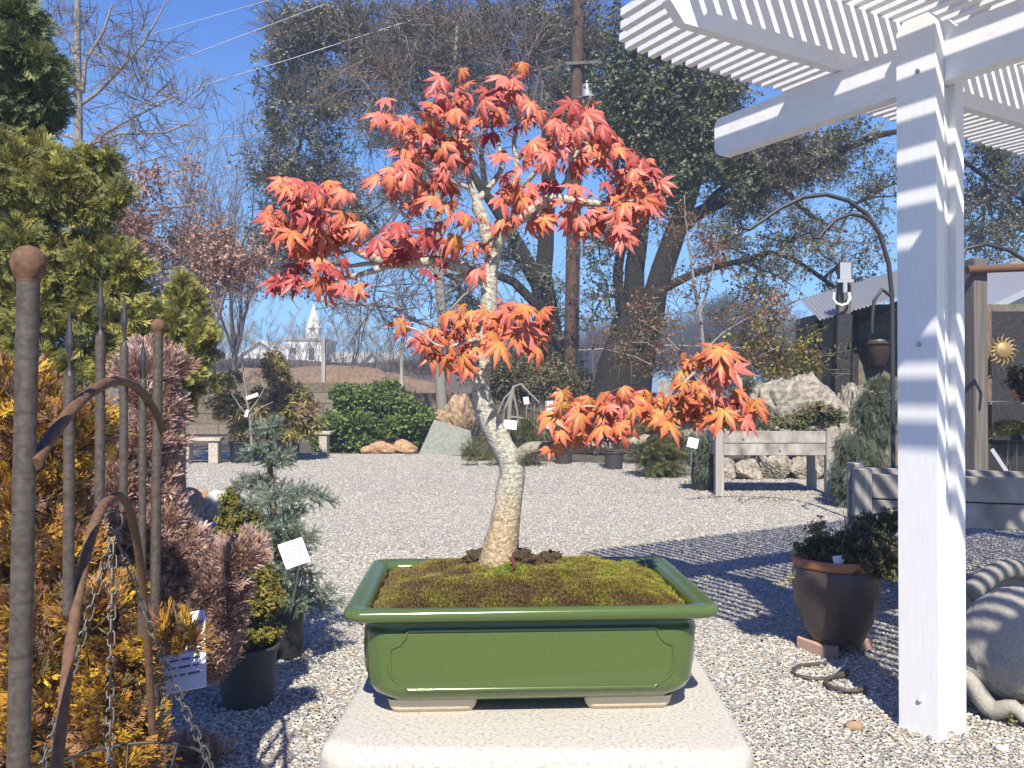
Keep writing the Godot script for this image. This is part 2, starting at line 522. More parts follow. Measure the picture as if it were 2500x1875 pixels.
func make_sprigs():
	var r := RandomNumberGenerator.new()
	r.seed = 5
	var w := Color(1, 1, 1)
	# flat fans of scale leaves (false cypress); curly for the purple kind
	for kind in ["fan", "fan2", "curl", "curl2"]:
		var mb := MB.new()
		var curl: bool = kind.begins_with("curl")
		var brown := Color(0.55, 0.38, 0.28)
		stick(mb, Vector3.ZERO, Vector3(0, 0.8, 0), 0.022, 0.012, brown)
		for k in 9:
			for sg in [-1.0, 1.0]:
				var y := 0.06 + 0.095 * k + r.randf_range(-0.02, 0.02)
				var ln := (0.62 - 0.05 * k) * r.randf_range(0.8, 1.15) * (0.8 if curl else 1.0)
				var ang := r.randf_range(0.65, 0.95)
				var roll := r.randf_range(-1.6, 1.6) if curl else r.randf_range(-0.35, 0.35)
				var d := Vector3(sg * sin(ang) * cos(roll), cos(ang), sin(ang) * sin(roll) - 0.15)
				var b := Vector3(0, y, 0)
				var e := b + d * ln
				if curl:
					e += Vector3(r.randf_range(-0.08, 0.08), 0.14, r.randf_range(-0.12, 0.12))
				var side := Vector3(cos(ang), -sin(ang) * sg, 0).normalized()
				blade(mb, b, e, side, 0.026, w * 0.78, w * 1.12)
				for j in 3:
					var q := b.lerp(e, 0.28 + 0.22 * j)
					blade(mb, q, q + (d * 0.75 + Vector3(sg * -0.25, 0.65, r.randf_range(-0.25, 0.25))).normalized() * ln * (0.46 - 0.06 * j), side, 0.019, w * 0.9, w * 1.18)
		blade(mb, Vector3(0, 0.75, 0), Vector3(0, 1.08, -0.05), Vector3(1, 0, 0), 0.03, w * 0.9, w * 1.2)
		sprig[kind] = mb.mesh()
	# needle twigs (spruce)
	for kind in ["spruce", "spruce2", "pine"]:
		var mb := MB.new()
		var axes := [[Vector3.ZERO, Vector3(0, 1, 0)]]
		if kind != "pine":
			axes.append([Vector3(0, 0.25, 0), Vector3(0.36, 0.72, 0.04)])
			axes.append([Vector3(0, 0.38, 0), Vector3(-0.36, 0.84, -0.05)])
		for ax in axes:
			stick(mb, ax[0], ax[1], 0.026, 0.014, Color(0.55, 0.40, 0.28))
			var len_: float = (ax[1] - ax[0]).length()
			var cnt := int(46 * len_)
			for k in cnt:
				var t := (k + 0.5) / cnt
				var a := k * 2.4
				var dir: Vector3 = (ax[1] - ax[0]).normalized()
				var out := Vector3(cos(a), 0.1, sin(a))
				var nl := 0.17 if kind != "pine" else 0.34
				var b: Vector3 = ax[0].lerp(ax[1], t)
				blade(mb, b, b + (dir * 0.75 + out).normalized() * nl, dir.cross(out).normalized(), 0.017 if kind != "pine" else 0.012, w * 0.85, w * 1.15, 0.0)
		sprig[kind] = mb.mesh()
	# broad leaves on a short twig
	for kind in ["broad", "broad2", "oak", "oak2", "bamboo", "rust", "tiny", "bud"]:
		var mb := MB.new()
		var n := 13
		var ls := 0.42
		var lw := 0.14
		if kind.begins_with("oak"):
			n = 30
			ls = 0.12
			lw = 0.042
		elif kind == "bamboo":
			n = 11
			ls = 0.62
			lw = 0.06
		elif kind == "rust":
			n = 26
			ls = 0.15
			lw = 0.045
		elif kind == "tiny":
			n = 26
			ls = 0.24
			lw = 0.07
		elif kind == "bud":
			n = 14
			ls = 0.085
			lw = 0.035
		var stems := [[Vector3.ZERO, Vector3(r.randf_range(-0.1, 0.1), 0.9, 0)]]
		if kind.begins_with("oak") or kind == "rust" or kind == "bud":
			for k in 6:
				var b := Vector3(0, 0.1 + 0.13 * k, 0)
				stems.append([b, b + Vector3(r.randf_range(-0.5, 0.5), r.randf_range(0.05, 0.42), r.randf_range(-0.5, 0.5))])
		elif kind == "tiny":
			for k in 4:
				var b := Vector3(0, 0.1 + 0.14 * k, 0)
				stems.append([b, b + Vector3(r.randf_range(-0.3, 0.3), r.randf_range(0.2, 0.4), r.randf_range(-0.3, 0.3))])
		for s in stems:
			stick(mb, s[0], s[1], 0.009 if n > 13 and kind != "tiny" else 0.014, 0.004, Color(0.75, 0.6, 0.5))
		for k in n:
			var s = stems[k % stems.size()]
			var b: Vector3 = s[0].lerp(s[1], r.randf_range(0.25, 1.0))
			var a := r.randf() * TAU
			var d := Vector3(cos(a), r.randf_range(-0.3, 0.9), sin(a)).normalized()
			if kind == "bamboo":
				d = Vector3(cos(a), r.randf_range(-0.7, 0.5), sin(a)).normalized()
			var side := d.cross(Vector3(r.randf_range(-1, 1), 1, r.randf_range(-1, 1))).normalized()
			var q := ls * r.randf_range(0.7, 1.25)
			var g := r.randf_range(0.75, 1.2)
			blade(mb, b, b + d * q, side, lw * r.randf_range(0.8, 1.2), w * g, w * g * 1.05)
		sprig[kind] = mb.mesh()
	# leafless twigs
	for kind in ["bare", "bare2"]:
		var mb := MB.new()
		var sprout := func(me, b: Vector3, d: Vector3, ln: float, rad: float, depth: int):
			var e := b + d * ln
			stick(mb, b, e, rad, rad * 0.65, w * r.randf_range(0.8, 1.15))
			if depth <= 0:
				return
			for k in 3:
				var q := b.lerp(e, 0.35 + 0.3 * k)
				me.call(me, q, (d + Vector3(r.randf_range(-0.9, 0.9), r.randf_range(-0.25, 0.55), r.randf_range(-0.9, 0.9))).normalized(), ln * r.randf_range(0.45, 0.7), rad * 0.6, depth - 1)
		sprout.call(sprout, Vector3.ZERO, Vector3(0, 1, 0), 0.55, 0.011, 3)
		sprig[kind] = mb.mesh()
	# moss: a tuft of short blades
	var ms := MB.new()
	for k in 14:
		var a := r.randf() * TAU
		var b := Vector3(r.randf_range(-0.4, 0.4), 0, r.randf_range(-0.4, 0.4))
		blade(ms, b, b + Vector3(cos(a) * 0.4, r.randf_range(0.4, 1.0), sin(a) * 0.4), Vector3(-sin(a), 0, cos(a)), 0.12, w * 0.8, w * 1.2)
	sprig["moss"] = ms.mesh()
	# drooping weeper strand
	var dr := MB.new()
	for k in 26:
		var y := k / 26.0
		var a := k * 2.4
		blade(dr, Vector3(0, y, 0), Vector3(cos(a) * 0.16, y + 0.12, sin(a) * 0.16), Vector3(-sin(a), 0, cos(a)), 0.03, w * 0.85, w * 1.15)
	sprig["strand"] = dr.mesh()

# scatters a sprig through clumps [[centre, radii, count], ...] as one MultiMesh: part of a plant (parent) or a mass of its own
# how: "out" grows away from each clump's middle, "up" mostly upwards, "down" hangs, "any"
func scatter(parent, called: String, mesh: Mesh, material: Material, clumps: Array, size: Vector2, tints: Array, how := "out", shell := 0.5, droop := 0.0) -> MultiMeshInstance3D:
	var total := 0
	for q in clumps:
		total += q[2]
	var off := origin_of(parent)
	var buf := PackedFloat32Array()
	buf.resize(total * 16)
	var at := 0
	for q in clumps:
		var bias := rng.randf_range(-0.38, 0.38)
		for i in q[2]:
			var d := Vector3(rng.randfn(), rng.randfn(), rng.randfn()).normalized()
			var p: Vector3 = q[0] + d * q[1] * pow(rng.randf(), shell) * rng.randf_range(0.85, 1.12)
			if p.y < 0.01:
				p.y = 0.01 + rng.randf() * 0.05
			var g := d
			if how == "up":
				g = (d * 0.7 + Vector3(0, 0.9, 0)).normalized()
			elif how == "down":
				g = (d * 0.35 + Vector3(0, -1.0, 0)).normalized()
			elif how == "any":
				g = Vector3(rng.randfn(), rng.randfn(), rng.randfn()).normalized()
			elif how == "flat":
				g = Vector3(d.x, 0.15 + d.y * 0.2, d.z).normalized()
			g = (g + rv(0.55) + Vector3(0, -droop, 0)).normalized()
			var x := g.cross(Vector3(rng.randfn(), rng.randfn() * 0.5, rng.randfn())).normalized()
			var z := x.cross(g)
			var s := rng.randf_range(size.x, size.y)
			p -= off
			var tt: float = clamp(rng.randf() + bias, 0.0, 0.999) * tints.size()
			var cc: Color = tints[int(tt)]
			var lum := rng.randf_range(0.8, 1.2)
			var row := [x.x * s, g.x * s, z.x * s, p.x, x.y * s, g.y * s, z.y * s, p.y, x.z * s, g.z * s, z.z * s, p.z, cc.r * lum, cc.g * lum, cc.b * lum, 1.0]
			for k in 16:
				buf[at + k] = row[k]
			at += 16
	return copies(parent, called, mesh, material, buf, total)

func copies(parent, called: String, mesh: Mesh, material: Material, buf: PackedFloat32Array, total: int) -> MultiMeshInstance3D:
	var mm := MultiMesh.new()
	mm.transform_format = MultiMesh.TRANSFORM_3D
	mm.use_colors = true
	mm.mesh = mesh
	mm.instance_count = total
	mm.buffer = buf
	var o := MultiMeshInstance3D.new()
	o.name = called if parent else numbered(called)
	o.multimesh = mm
	o.material_override = material
	(parent if parent else self).add_child(o, true)
	o.set_meta("kind", "stuff")
	return o

# breaks each clump into smaller uneven tufts, so that outlines are ragged and gaps open between them
func lumpy(clumps: Array, n: int, small: float, keep := 1.0) -> Array:
	var out := []
	for q in clumps:
		for k in n:
			var d := Vector3(rng.randfn(), rng.randfn(), rng.randfn()).normalized()
			var s := small * rng.randf_range(0.6, 1.4)
			out.append([q[0] + d * q[1] * pow(rng.randf(), 0.4) * 0.95, q[1] * s * Vector3(1.0, rng.randf_range(0.6, 1.0), 1.0), int(ceil(q[2] * keep / n * rng.randf_range(0.5, 1.5)))])
	return out

# a curved limb from a to b that sags or arches
func limb(a: Vector3, b: Vector3, ra: float, rb: float, bend: float, steps := 6) -> Array:
	var path := []
	var side := rv(1.0) * (b - a).length() * bend
	for i in steps + 1:
		var t := float(i) / steps
		path.append([a.lerp(b, t) + side * sin(t * PI) + rv((b - a).length() * 0.018) * (1.0 if i > 0 else 0.0), lerp(ra, rb, t)])
	return path

func nearest(paths: Array, p: Vector3) -> Array:
	var best := [paths[0][0][0], paths[0][0][1]]
	var bd := 1e9
	for path in paths:
		for i in path.size() - 1:
			for k in 4:
				var t := k / 4.0
				var q: Vector3 = path[i][0].lerp(path[i + 1][0], t)
				var dd: float = q.distance_to(p) + max(0.0, q.y - p.y) * 0.8
				if dd < bd:
					bd = dd
					best = [q, lerp(path[i][1], path[i + 1][1], t)]
	return best

# boughs that carry each clump: from the nearest limb into the clump, with a few finer boughs inside
func carry(mb: MB, paths: Array, clumps: Array, thin: float, sides := 5, inner := 3):
	for q in clumps:
		var from := nearest(paths, q[0])
		var r0: float = min(from[1] * 0.55, thin * 3.0)
		var path := limb(from[0], q[0], r0, thin, 0.10, 6)
		mb.tube(path, sides, 0.0, null, false)
		for k in inner:
			var e: Vector3 = q[0] + Vector3(rng.randfn(), rng.randfn(), rng.randfn()).normalized() * q[1] * 0.9
			mb.tube(limb(path[4][0], e, thin * 1.2, thin * 0.4, 0.12, 4), 4, 0.0, null, false)

func grow(mb: MB, b: Vector3, d: Vector3, ln: float, rad: float, depth: int, tips: Array, spread := 0.6, up := 0.25, kids := 3):
	var path := []
	var p := b
	var dir := d
	for i in 5:
		path.append([p, rad * (1.0 - 0.11 * i)])
		dir = (dir + rv(0.13) + Vector3(0, up * 0.12, 0)).normalized()
		p += dir * ln / 4.0
	mb.tube(path, 6 if depth > 1 else 4, 0.0, null, false)
	if depth <= 0:
		tips.append([path[4][0], dir])
		return
	for k in kids:
		var i := 1 + (k * 4 / kids) if k < kids - 1 else 4
		var nd := (dir + Vector3(rng.randf_range(-1, 1), rng.randf_range(-0.3, 0.6) + up, rng.randf_range(-1, 1)) * spread).normalized()
		grow(mb, path[i][0], nd, ln * rng.randf_range(0.55, 0.8), path[i][1] * 0.62, depth - 1, tips, spread, up, kids)

# a round nursery pot: wall with rolled rim, soil inside
func nursery_pot(called: String, label: String, at: Vector3, r: float, h: float, group := "", material: Material = null) -> Node3D:
	var t := thing(called, label, "plant pot", at, group)
	var mb := MB.new()
	mb.lathe(at, [Vector2(0.001, 0.004), Vector2(r * 0.80, 0.004), Vector2(r * 0.82, 0.01), Vector2(r * 0.94, h * 0.9), Vector2(r * 0.94, h * 0.9), Vector2(r * 1.0, h * 0.905), Vector2(r * 1.03, h * 0.95), Vector2(r * 1.0, h), Vector2(r * 0.94, h), Vector2(r * 0.92, h * 0.9), Vector2(r * 0.90, h * 0.80)], 28)
	part(mb, "pot_wall", material if material else M.black_plastic, t)
	var sb := MB.new()
	sb.lathe(at, [Vector2(r * 0.925, h * 0.84), Vector2(r * 0.6, h * 0.87), Vector2(0.001, h * 0.88)], 20)
	part(sb, "soil", M.soil, t)
	return t

# a printed card on a stake, facing the camera's side and tipped back
func plant_sign(called: String, label: String, foot: Vector3, top: Vector3, w: float, h: float, yaw: float, tip: float, roll := 0.0, lines := 6):
	var t := thing(called, label, "sign", foot)
	var mb := MB.new()
	mb.board(foot, top, 0.012, 0.005, Vector3(0.1, 0, 1))
	part(mb, "stake", M.stake, t)
	var b := Basis(Vector3.UP, yaw) * Basis(Vector3.RIGHT, -tip) * Basis(Vector3.BACK, roll)
	var tr := Transform3D(b, top)
	var cb := MB.new()
	cb.box(Transform3D(b, top + b * Vector3(0, h * 0.5, 0.004)), Vector3(w, h, 0.004), 0.001)
	var card := part(cb, "card", M.card, t)
	if lines > 0:
		var pb := MB.new()
		var r := RandomNumberGenerator.new()
		r.seed = int(w * 10000)
		for k in lines:
			var y := h * (0.86 - 0.76 * k / lines)
			var x := -w * 0.40
			while x < w * 0.34:
				var ln := w * r.randf_range(0.06, 0.2)
				ln = min(ln, w * 0.42 - x)
				var c := tr * Vector3(x + ln * 0.5, y, 0.0085)
				pb.box(Transform3D(b, c), Vector3(ln, h * 0.020, 0.0006))
				x += ln + w * 0.04
		part(pb, "print", M.print, card)
	return t

# ---------------------------------------------------------------- ground and gravel
func gravel_texture() -> Array:
	var size := 1024
	var r := RandomNumberGenerator.new()
	r.seed = 77
	var col := PackedByteArray()
	col.resize(size * size * 3)
	var hgt := PackedByteArray()
	hgt.resize(size * size)
	for i in size * size:
		col[i * 3] = 136
		col[i * 3 + 1] = 133
		col[i * 3 + 2] = 124
	for k in 9500:
		var cx := r.randi() % size
		var cy := r.randi() % size
		var ra := r.randf_range(4.0, 11.0)
		var rb := ra * r.randf_range(0.55, 0.95)
		var an := r.randf() * PI
		var cc: Color = pebble_color(r).linear_to_srgb()
		var cs := cos(an)
		var sn := sin(an)
		var m := int(ra) + 1
		for dy in range(-m, m + 1):
			for dx in range(-m, m + 1):
				var x := (dx * cs + dy * sn) / ra
				var y := (dy * cs - dx * sn) / rb
				var e := x * x + y * y
				if e < 1.0:
					var i := ((cy + dy + size) % size) * size + (cx + dx + size) % size
					col[i * 3] = int(cc.r * 255)
					col[i * 3 + 1] = int(cc.g * 255)
					col[i * 3 + 2] = int(cc.b * 255)
					hgt[i] = int(255 * sqrt(1.0 - e))
	return [ImageTexture.create_from_image(Image.create_from_data(size, size, false, Image.FORMAT_RGB8, col)), ImageTexture.create_from_image(Image.create_from_data(size, size, false, Image.FORMAT_L8, hgt))]

func pebble_color(r: RandomNumberGenerator) -> Color:
	var pal := [Color(0.524, 0.500, 0.433), Color(0.456, 0.435, 0.374), Color(0.388, 0.400, 0.384), Color(0.301, 0.325, 0.330), Color(0.485, 0.420, 0.325), Color(0.592, 0.580, 0.522), Color(0.407, 0.375, 0.315), Color(0.233, 0.235, 0.227), Color(0.369, 0.290, 0.217), Color(0.553, 0.530, 0.473)]
	var c: Color = pal[r.randi() % pal.size()]
	c = c.lerp(Color(0.47, 0.44, 0.40), 0.25)
	var k := r.randf_range(0.85, 1.15)
	return Color(min(c.r * k, 0.85), min(c.g * k, 0.85), min(c.b * k, 0.85))

func ground_and_gravel():
	var g := MB.new()
	g.quad(Vector3(-600, -0.02, 60), Vector3(600, -0.02, 60), Vector3(600, -0.02, -600), Vector3(-600, -0.02, -600))
	structure(g, "ground", M.dark_earth)
	# the gravel yard: a curved sheet, its far edge bending round the planting beds
	var tx := gravel_texture()
	var gm := mat(Color.WHITE, 0.9, tx[0], 0.72, tx[1], 0.9)
	gm.uv1_world_triplanar = true
	var y := MB.new()
	var edge := [Vector3(-14, 0, 6), Vector3(-14, 0, -15), Vector3(-9, 0, -19), Vector3(-5.5, 0, -17.2), Vector3(-3.4, 0, -16.6), Vector3(-1.6, 0, -16.6), Vector3(-0.6, 0, -15.6), Vector3(0.5, 0, -14.8), Vector3(2.0, 0, -14.5), Vector3(5, 0, -13.4), Vector3(9, 0, -12.5), Vector3(16, 0, -12), Vector3(16, 0, 6)]
	for i in range(edge.size() - 1):
		y.tri(Vector3(0, 0, 0), edge[i + 1], edge[i])
	y.tri(Vector3(0, 0, 0), edge[0], edge[edge.size() - 1])
	structure(y, "gravel_yard", gm)
	# loose pebbles lying on it, each a small stone, as far out as they can be told apart
	var stones := []
	for k in 4:
		var mb := MB.new()
		lump_ball(mb, Vector3.ZERO, Vector3(1, 0.55, 0.75), 900 + k, 0.35, 1.2, 8)
		stones.append(mb.mesh())
	var bufs := [PackedFloat32Array(), PackedFloat32Array(), PackedFloat32Array(), PackedFloat32Array()]
	var r := RandomNumberGenerator.new()
	r.seed = 99
	var bands := [[1.2, 2.6, 3000.0, 0.005, 0.0135], [2.6, 4.2, 5000.0, 0.005, 0.0138], [4.2, 6.5, 3600.0, 0.005, 0.013], [6.5, 10.0, 1800.0, 0.006, 0.012], [10.0, 17.0, 700.0, 0.008, 0.014]]
	var poly := PackedVector2Array()
	for e in edge:
		poly.append(Vector2(e.x, e.z))
	var inside := func(px, pz): return Geometry2D.is_point_in_polygon(Vector2(px, pz), poly)
	for b in bands:
		var n := int((b[1] * b[1] - b[0] * b[0]) * 0.68 * b[2])
		for i in n:
			var d := sqrt(r.randf_range(b[0] * b[0], b[1] * b[1]))
			var x := r.randf_range(-0.72, 0.72) * d + r.randf_range(-0.25, 0.25)
			var s := lerpf(b[3], b[4], pow(r.randf(), 1.6))
			var bs := Basis.from_euler(Vector3(r.randf_range(-0.4, 0.4), r.randf() * TAU, r.randf_range(-0.4, 0.4))).scaled(Vector3.ONE * s)
			var c := pebble_color(r)
			if not inside.call(x, -d):
				continue
			bufs[i % 4].append_array(PackedFloat32Array([bs.x.x, bs.y.x, bs.z.x, x, bs.x.y, bs.y.y, bs.z.y, s * r.randf_range(0.05, 0.5), bs.x.z, bs.y.z, bs.z.z, -d, c.r, c.g, c.b, 1.0]))
	var gr := thing("gravel", "loose pale tan and blue grey pebbles covering the yard", "gravel")
	gr.set_meta("kind", "stuff")
	for k in 4:
		copies(gr, "pebbles", stones[k], M.vert, bufs[k], bufs[k].size() / 16)
	# a few larger stones and weeds that stand out
	var big := [[Vector3(1.2655, 0, -3.0932), 0.028, M.brown_rock, "small brown stone lying on the gravel beside the pedestal"], [Vector3(1.7037, 0, -2.9067), 0.02, M.pale_rock, "flat white stone chip on the gravel below the carved figure"]]
	for q in big:
		var mb := MB.new()
		lump_ball(mb, q[0] + Vector3(0, q[1] * 0.5, 0), Vector3(1.2, 0.7, 0.9) * q[1], int(q[1] * 9999), 0.3, 1.3, 14)
		tag(part(mb, "loose_stone", q[2]), q[3], "stone")
	# weeds at the edges of the yard and dry leaves blown about
	var weeds := []
	for q in [Vector3(2.3588, 0, -9.7941), Vector3(2.5205, 0, -9.1951), Vector3(3.0418, 0, -9.3865), Vector3(2.3376, 0, -11.2616), Vector3(2.0129, 0, -11.5501), Vector3(1.2032, 0, -14.0743), Vector3(0.7581, 0, -14.528), Vector3(-0.3485, 0, -13.6481), Vector3(1.8644, 0, -3.2253), Vector3(1.8952, 0, -3.1579), Vector3(3.0762, 0, -10.3802), Vector3(-2.0179, 0, -16.0834), Vector3(-3.6251, 0, -16.0834), Vector3(-3.5001, 0, -11.5501), Vector3(-2.9446, 0, -8.3447)]:
		weeds.append([q + Vector3(0, 0.015, 0), Vector3(0.10, 0.012, 0.06), 9])
	tag(scatter(null, "weeds", sprig.tiny, M.leaf, weeds, Vector2(0.02, 0.05), [Color(0.16, 0.21, 0.05), Color(0.22, 0.22, 0.07), Color(0.12, 0.16, 0.05)], "up", 0.6), "small green weeds sprouting at the edges of the gravel", "weeds", "", "stuff")
	var dry := [[Vector3(2.6, 0.02, -9.6), Vector3(1.6, 0.004, 0.8), 160], [Vector3(0.8, 0.02, -13.6), Vector3(2.0, 0.004, 0.8), 120], [Vector3(1.0, 0.02, -5.0), Vector3(2.6, 0.003, 2.2), 40], [Vector3(-1.6, 0.02, -6.0), Vector3(1.6, 0.003, 2.2), 30], [Vector3(-0.9, 0.02, -3.1), Vector3(0.5, 0.003, 0.5), 18]]
	var lf := MB.new()
	blade(lf, Vector3.ZERO, Vector3(0.25, 0.9, 0.1), Vector3(0.9, -0.2, 0.2).normalized(), 0.28, Color(1, 1, 1), Color(0.9, 0.9, 0.9), 0.4)
	tag(scatter(null, "leaf_litter", lf.mesh(), M.leaf, dry, Vector2(0.018, 0.036), [Color(0.30, 0.19, 0.09), Color(0.38, 0.26, 0.14), Color(0.22, 0.13, 0.07)], "flat", 0.6), "dry brown leaves scattered over the gravel", "leaf litter", "", "stuff")

# ---------------------------------------------------------------- pergola
# a flat outline [Vector2, ...] (counter-clockwise) in the x-y plane of t, given thickness along z
func prism(mb: MB, t: Transform3D, poly: Array, depth: float):
	var n := poly.size()
	var c := Vector2.ZERO
	for p in poly:
		c += p / n
	for sg in [-0.5, 0.5]:
		for i in n:
			var p: Vector2 = poly[i]
			var q: Vector2 = poly[(i + 1) % n]
			var z: float = depth * sg
			if sg > 0:
				mb.tri(t * Vector3(c.x, c.y, z), t * Vector3(p.x, p.y, z), t * Vector3(q.x, q.y, z))
			else:
				mb.tri(t * Vector3(c.x, c.y, z), t * Vector3(q.x, q.y, z), t * Vector3(p.x, p.y, z))
	for i in n:
		var p: Vector2 = poly[i]
		var q: Vector2 = poly[(i + 1) % n]
		var h := depth * 0.5
		mb.quad(t * Vector3(p.x, p.y, -h), t * Vector3(q.x, q.y, -h), t * Vector3(q.x, q.y, h), t * Vector3(p.x, p.y, h))

func pergola():
	var a := Vector3(0.51, 0, 0.86)
	var b := Vector3(-0.86, 0, 0.51)
	var c := Vector3(1.5535, 0, -3.09)
	var t := thing("pergola", "white painted timber pergola with lattice slats and a built-up post", "pergola", c)
	var fr := Basis(a, Vector3.UP, b)   # x along the beams, y up, z along the rafters
	var at := func(x, y, z): return Transform3D(fr, c + a * x + b * z + Vector3(0, y, 0))
	# posts: two wide boards with a narrower one between them, top corners clipped
	for far in [0.0, -3.3]:
		var pb := MB.new()
		var hw := 0.0775
		for z in [0.060, -0.060]:
			prism(pb, at.call(0.0, 0.0, z + far), [Vector2(-hw, -0.02), Vector2(hw, -0.02), Vector2(hw, 2.585), Vector2(hw - 0.03, 2.625), Vector2(-hw + 0.03, 2.625), Vector2(-hw, 2.585)], 0.05)
		var boards := part(pb, "post_board", M.white_post, t)
		if far == 0.0:
			for y in [2.42, 1.42, 0.13]:
				var bolt := MB.new()
				var p: Vector3 = c + b * 0.086 + a * 0.01 + Vector3(0, y, 0)
				bolt.tube([[p, 0.009], [p + b * 0.006, 0.009], [p + b * 0.009, 0.006]], 12)
				part(bolt, "bolt_head", M.white if y < 1.0 else M.galvanised, boards)
		var mb := MB.new()
		mb.box(at.call(0.0, 1.18, far), Vector3(0.10, 2.38, 0.069))
		part(mb, "post_core", M.white_post, t)
	# beams
	for far in [0.0, -3.3]:
		var bb := MB.new()
		prism(bb, at.call(0.0, 0.0, far), [Vector2(-1.08, 2.41), Vector2(-1.045, 2.375), Vector2(2.3, 2.375), Vector2(2.3, 2.555), Vector2(-1.06, 2.555), Vector2(-1.08, 2.525)], 0.066)
		part(bb, "beam", M.white, t)
	# rafters across the beams
	for x in [-0.38, 0.83, 2.04]:
		var rb := MB.new()
		prism(rb, Transform3D(Basis(b, Vector3.UP, -a), c + a * x), [Vector2(-3.9, 2.558), Vector2(0.88, 2.558), Vector2(0.95, 2.63), Vector2(0.95, 2.79), Vector2(0.90, 2.835), Vector2(-3.9, 2.835)], 0.042)
		part(rb, "rafter", M.white, t)
	# flat battens laid over the slats along each rafter
	for x in [-0.105, 1.105]:
		var tb := MB.new()
		prism(tb, Transform3D(Basis(b, Vector3.UP, -a), c + a * x), [Vector2(-3.9, 2.877), Vector2(0.94, 2.877), Vector2(0.90, 2.912), Vector2(-3.9, 2.912)], 0.062)
		part(tb, "batten", M.white, t)
	# lattice slats
	var sm := MB.new()
	sm.box(Transform3D(), Vector3(3.30, 0.038, 0.036), 0.003)
	var slat := sm.mesh()
	var z := 0.9328
	while z > -3.85:
		var late: float = max(0.0, z - 0.476) * (0.75 + 1.9 * max(0.0, z - 0.476)) if z < 0.8 else 0.62
		var tr: Transform3D = at.call(0.45 + late + rng.randf_range(-0.012, 0.012), 2.856, z)
		tr.basis = Basis(Vector3.UP, rng.randf_range(-0.0015, 0.0015)) * tr.basis
		shared(slat, "slat", M.white, t, tr)
		z -= 0.0762

# ---------------------------------------------------------------- pedestal, pot and maple
# a ring of a rounded rectangle
func ring(mb: MB, t: Transform3D, hx: float, hz: float, r: float, y: float, k := 6) -> int:
	var first := mb.v.size()
	for q in 4:
		var sx := [1.0, -1.0, -1.0, 1.0]
		var sz := [1.0, 1.0, -1.0, -1.0]
		for i in k + 1:
			var an := (q + float(i) / k) * PI / 2
			mb.vert(t * Vector3(sx[q] * (hx - r) + cos(an) * r, y, sz[q] * (hz - r) + sin(an) * r), t.basis * Vector3(cos(an), 0, sin(an)))
	return first

func loft(mb: MB, t: Transform3D, rings: Array, k := 6):
	var n := 4 * (k + 1)
	var first := mb.v.size()
	for q in rings:
		ring(mb, t, q[0], q[1], q[2], q[3], k)
	for i in rings.size() - 1:
		for j in n:
			var a := first + i * n + j
			var b := first + i * n + (j + 1) % n
			mb.ix.append_array(PackedInt32Array([a, b, a + n, b, b + n, a + n]))
	mb.smooth(first)

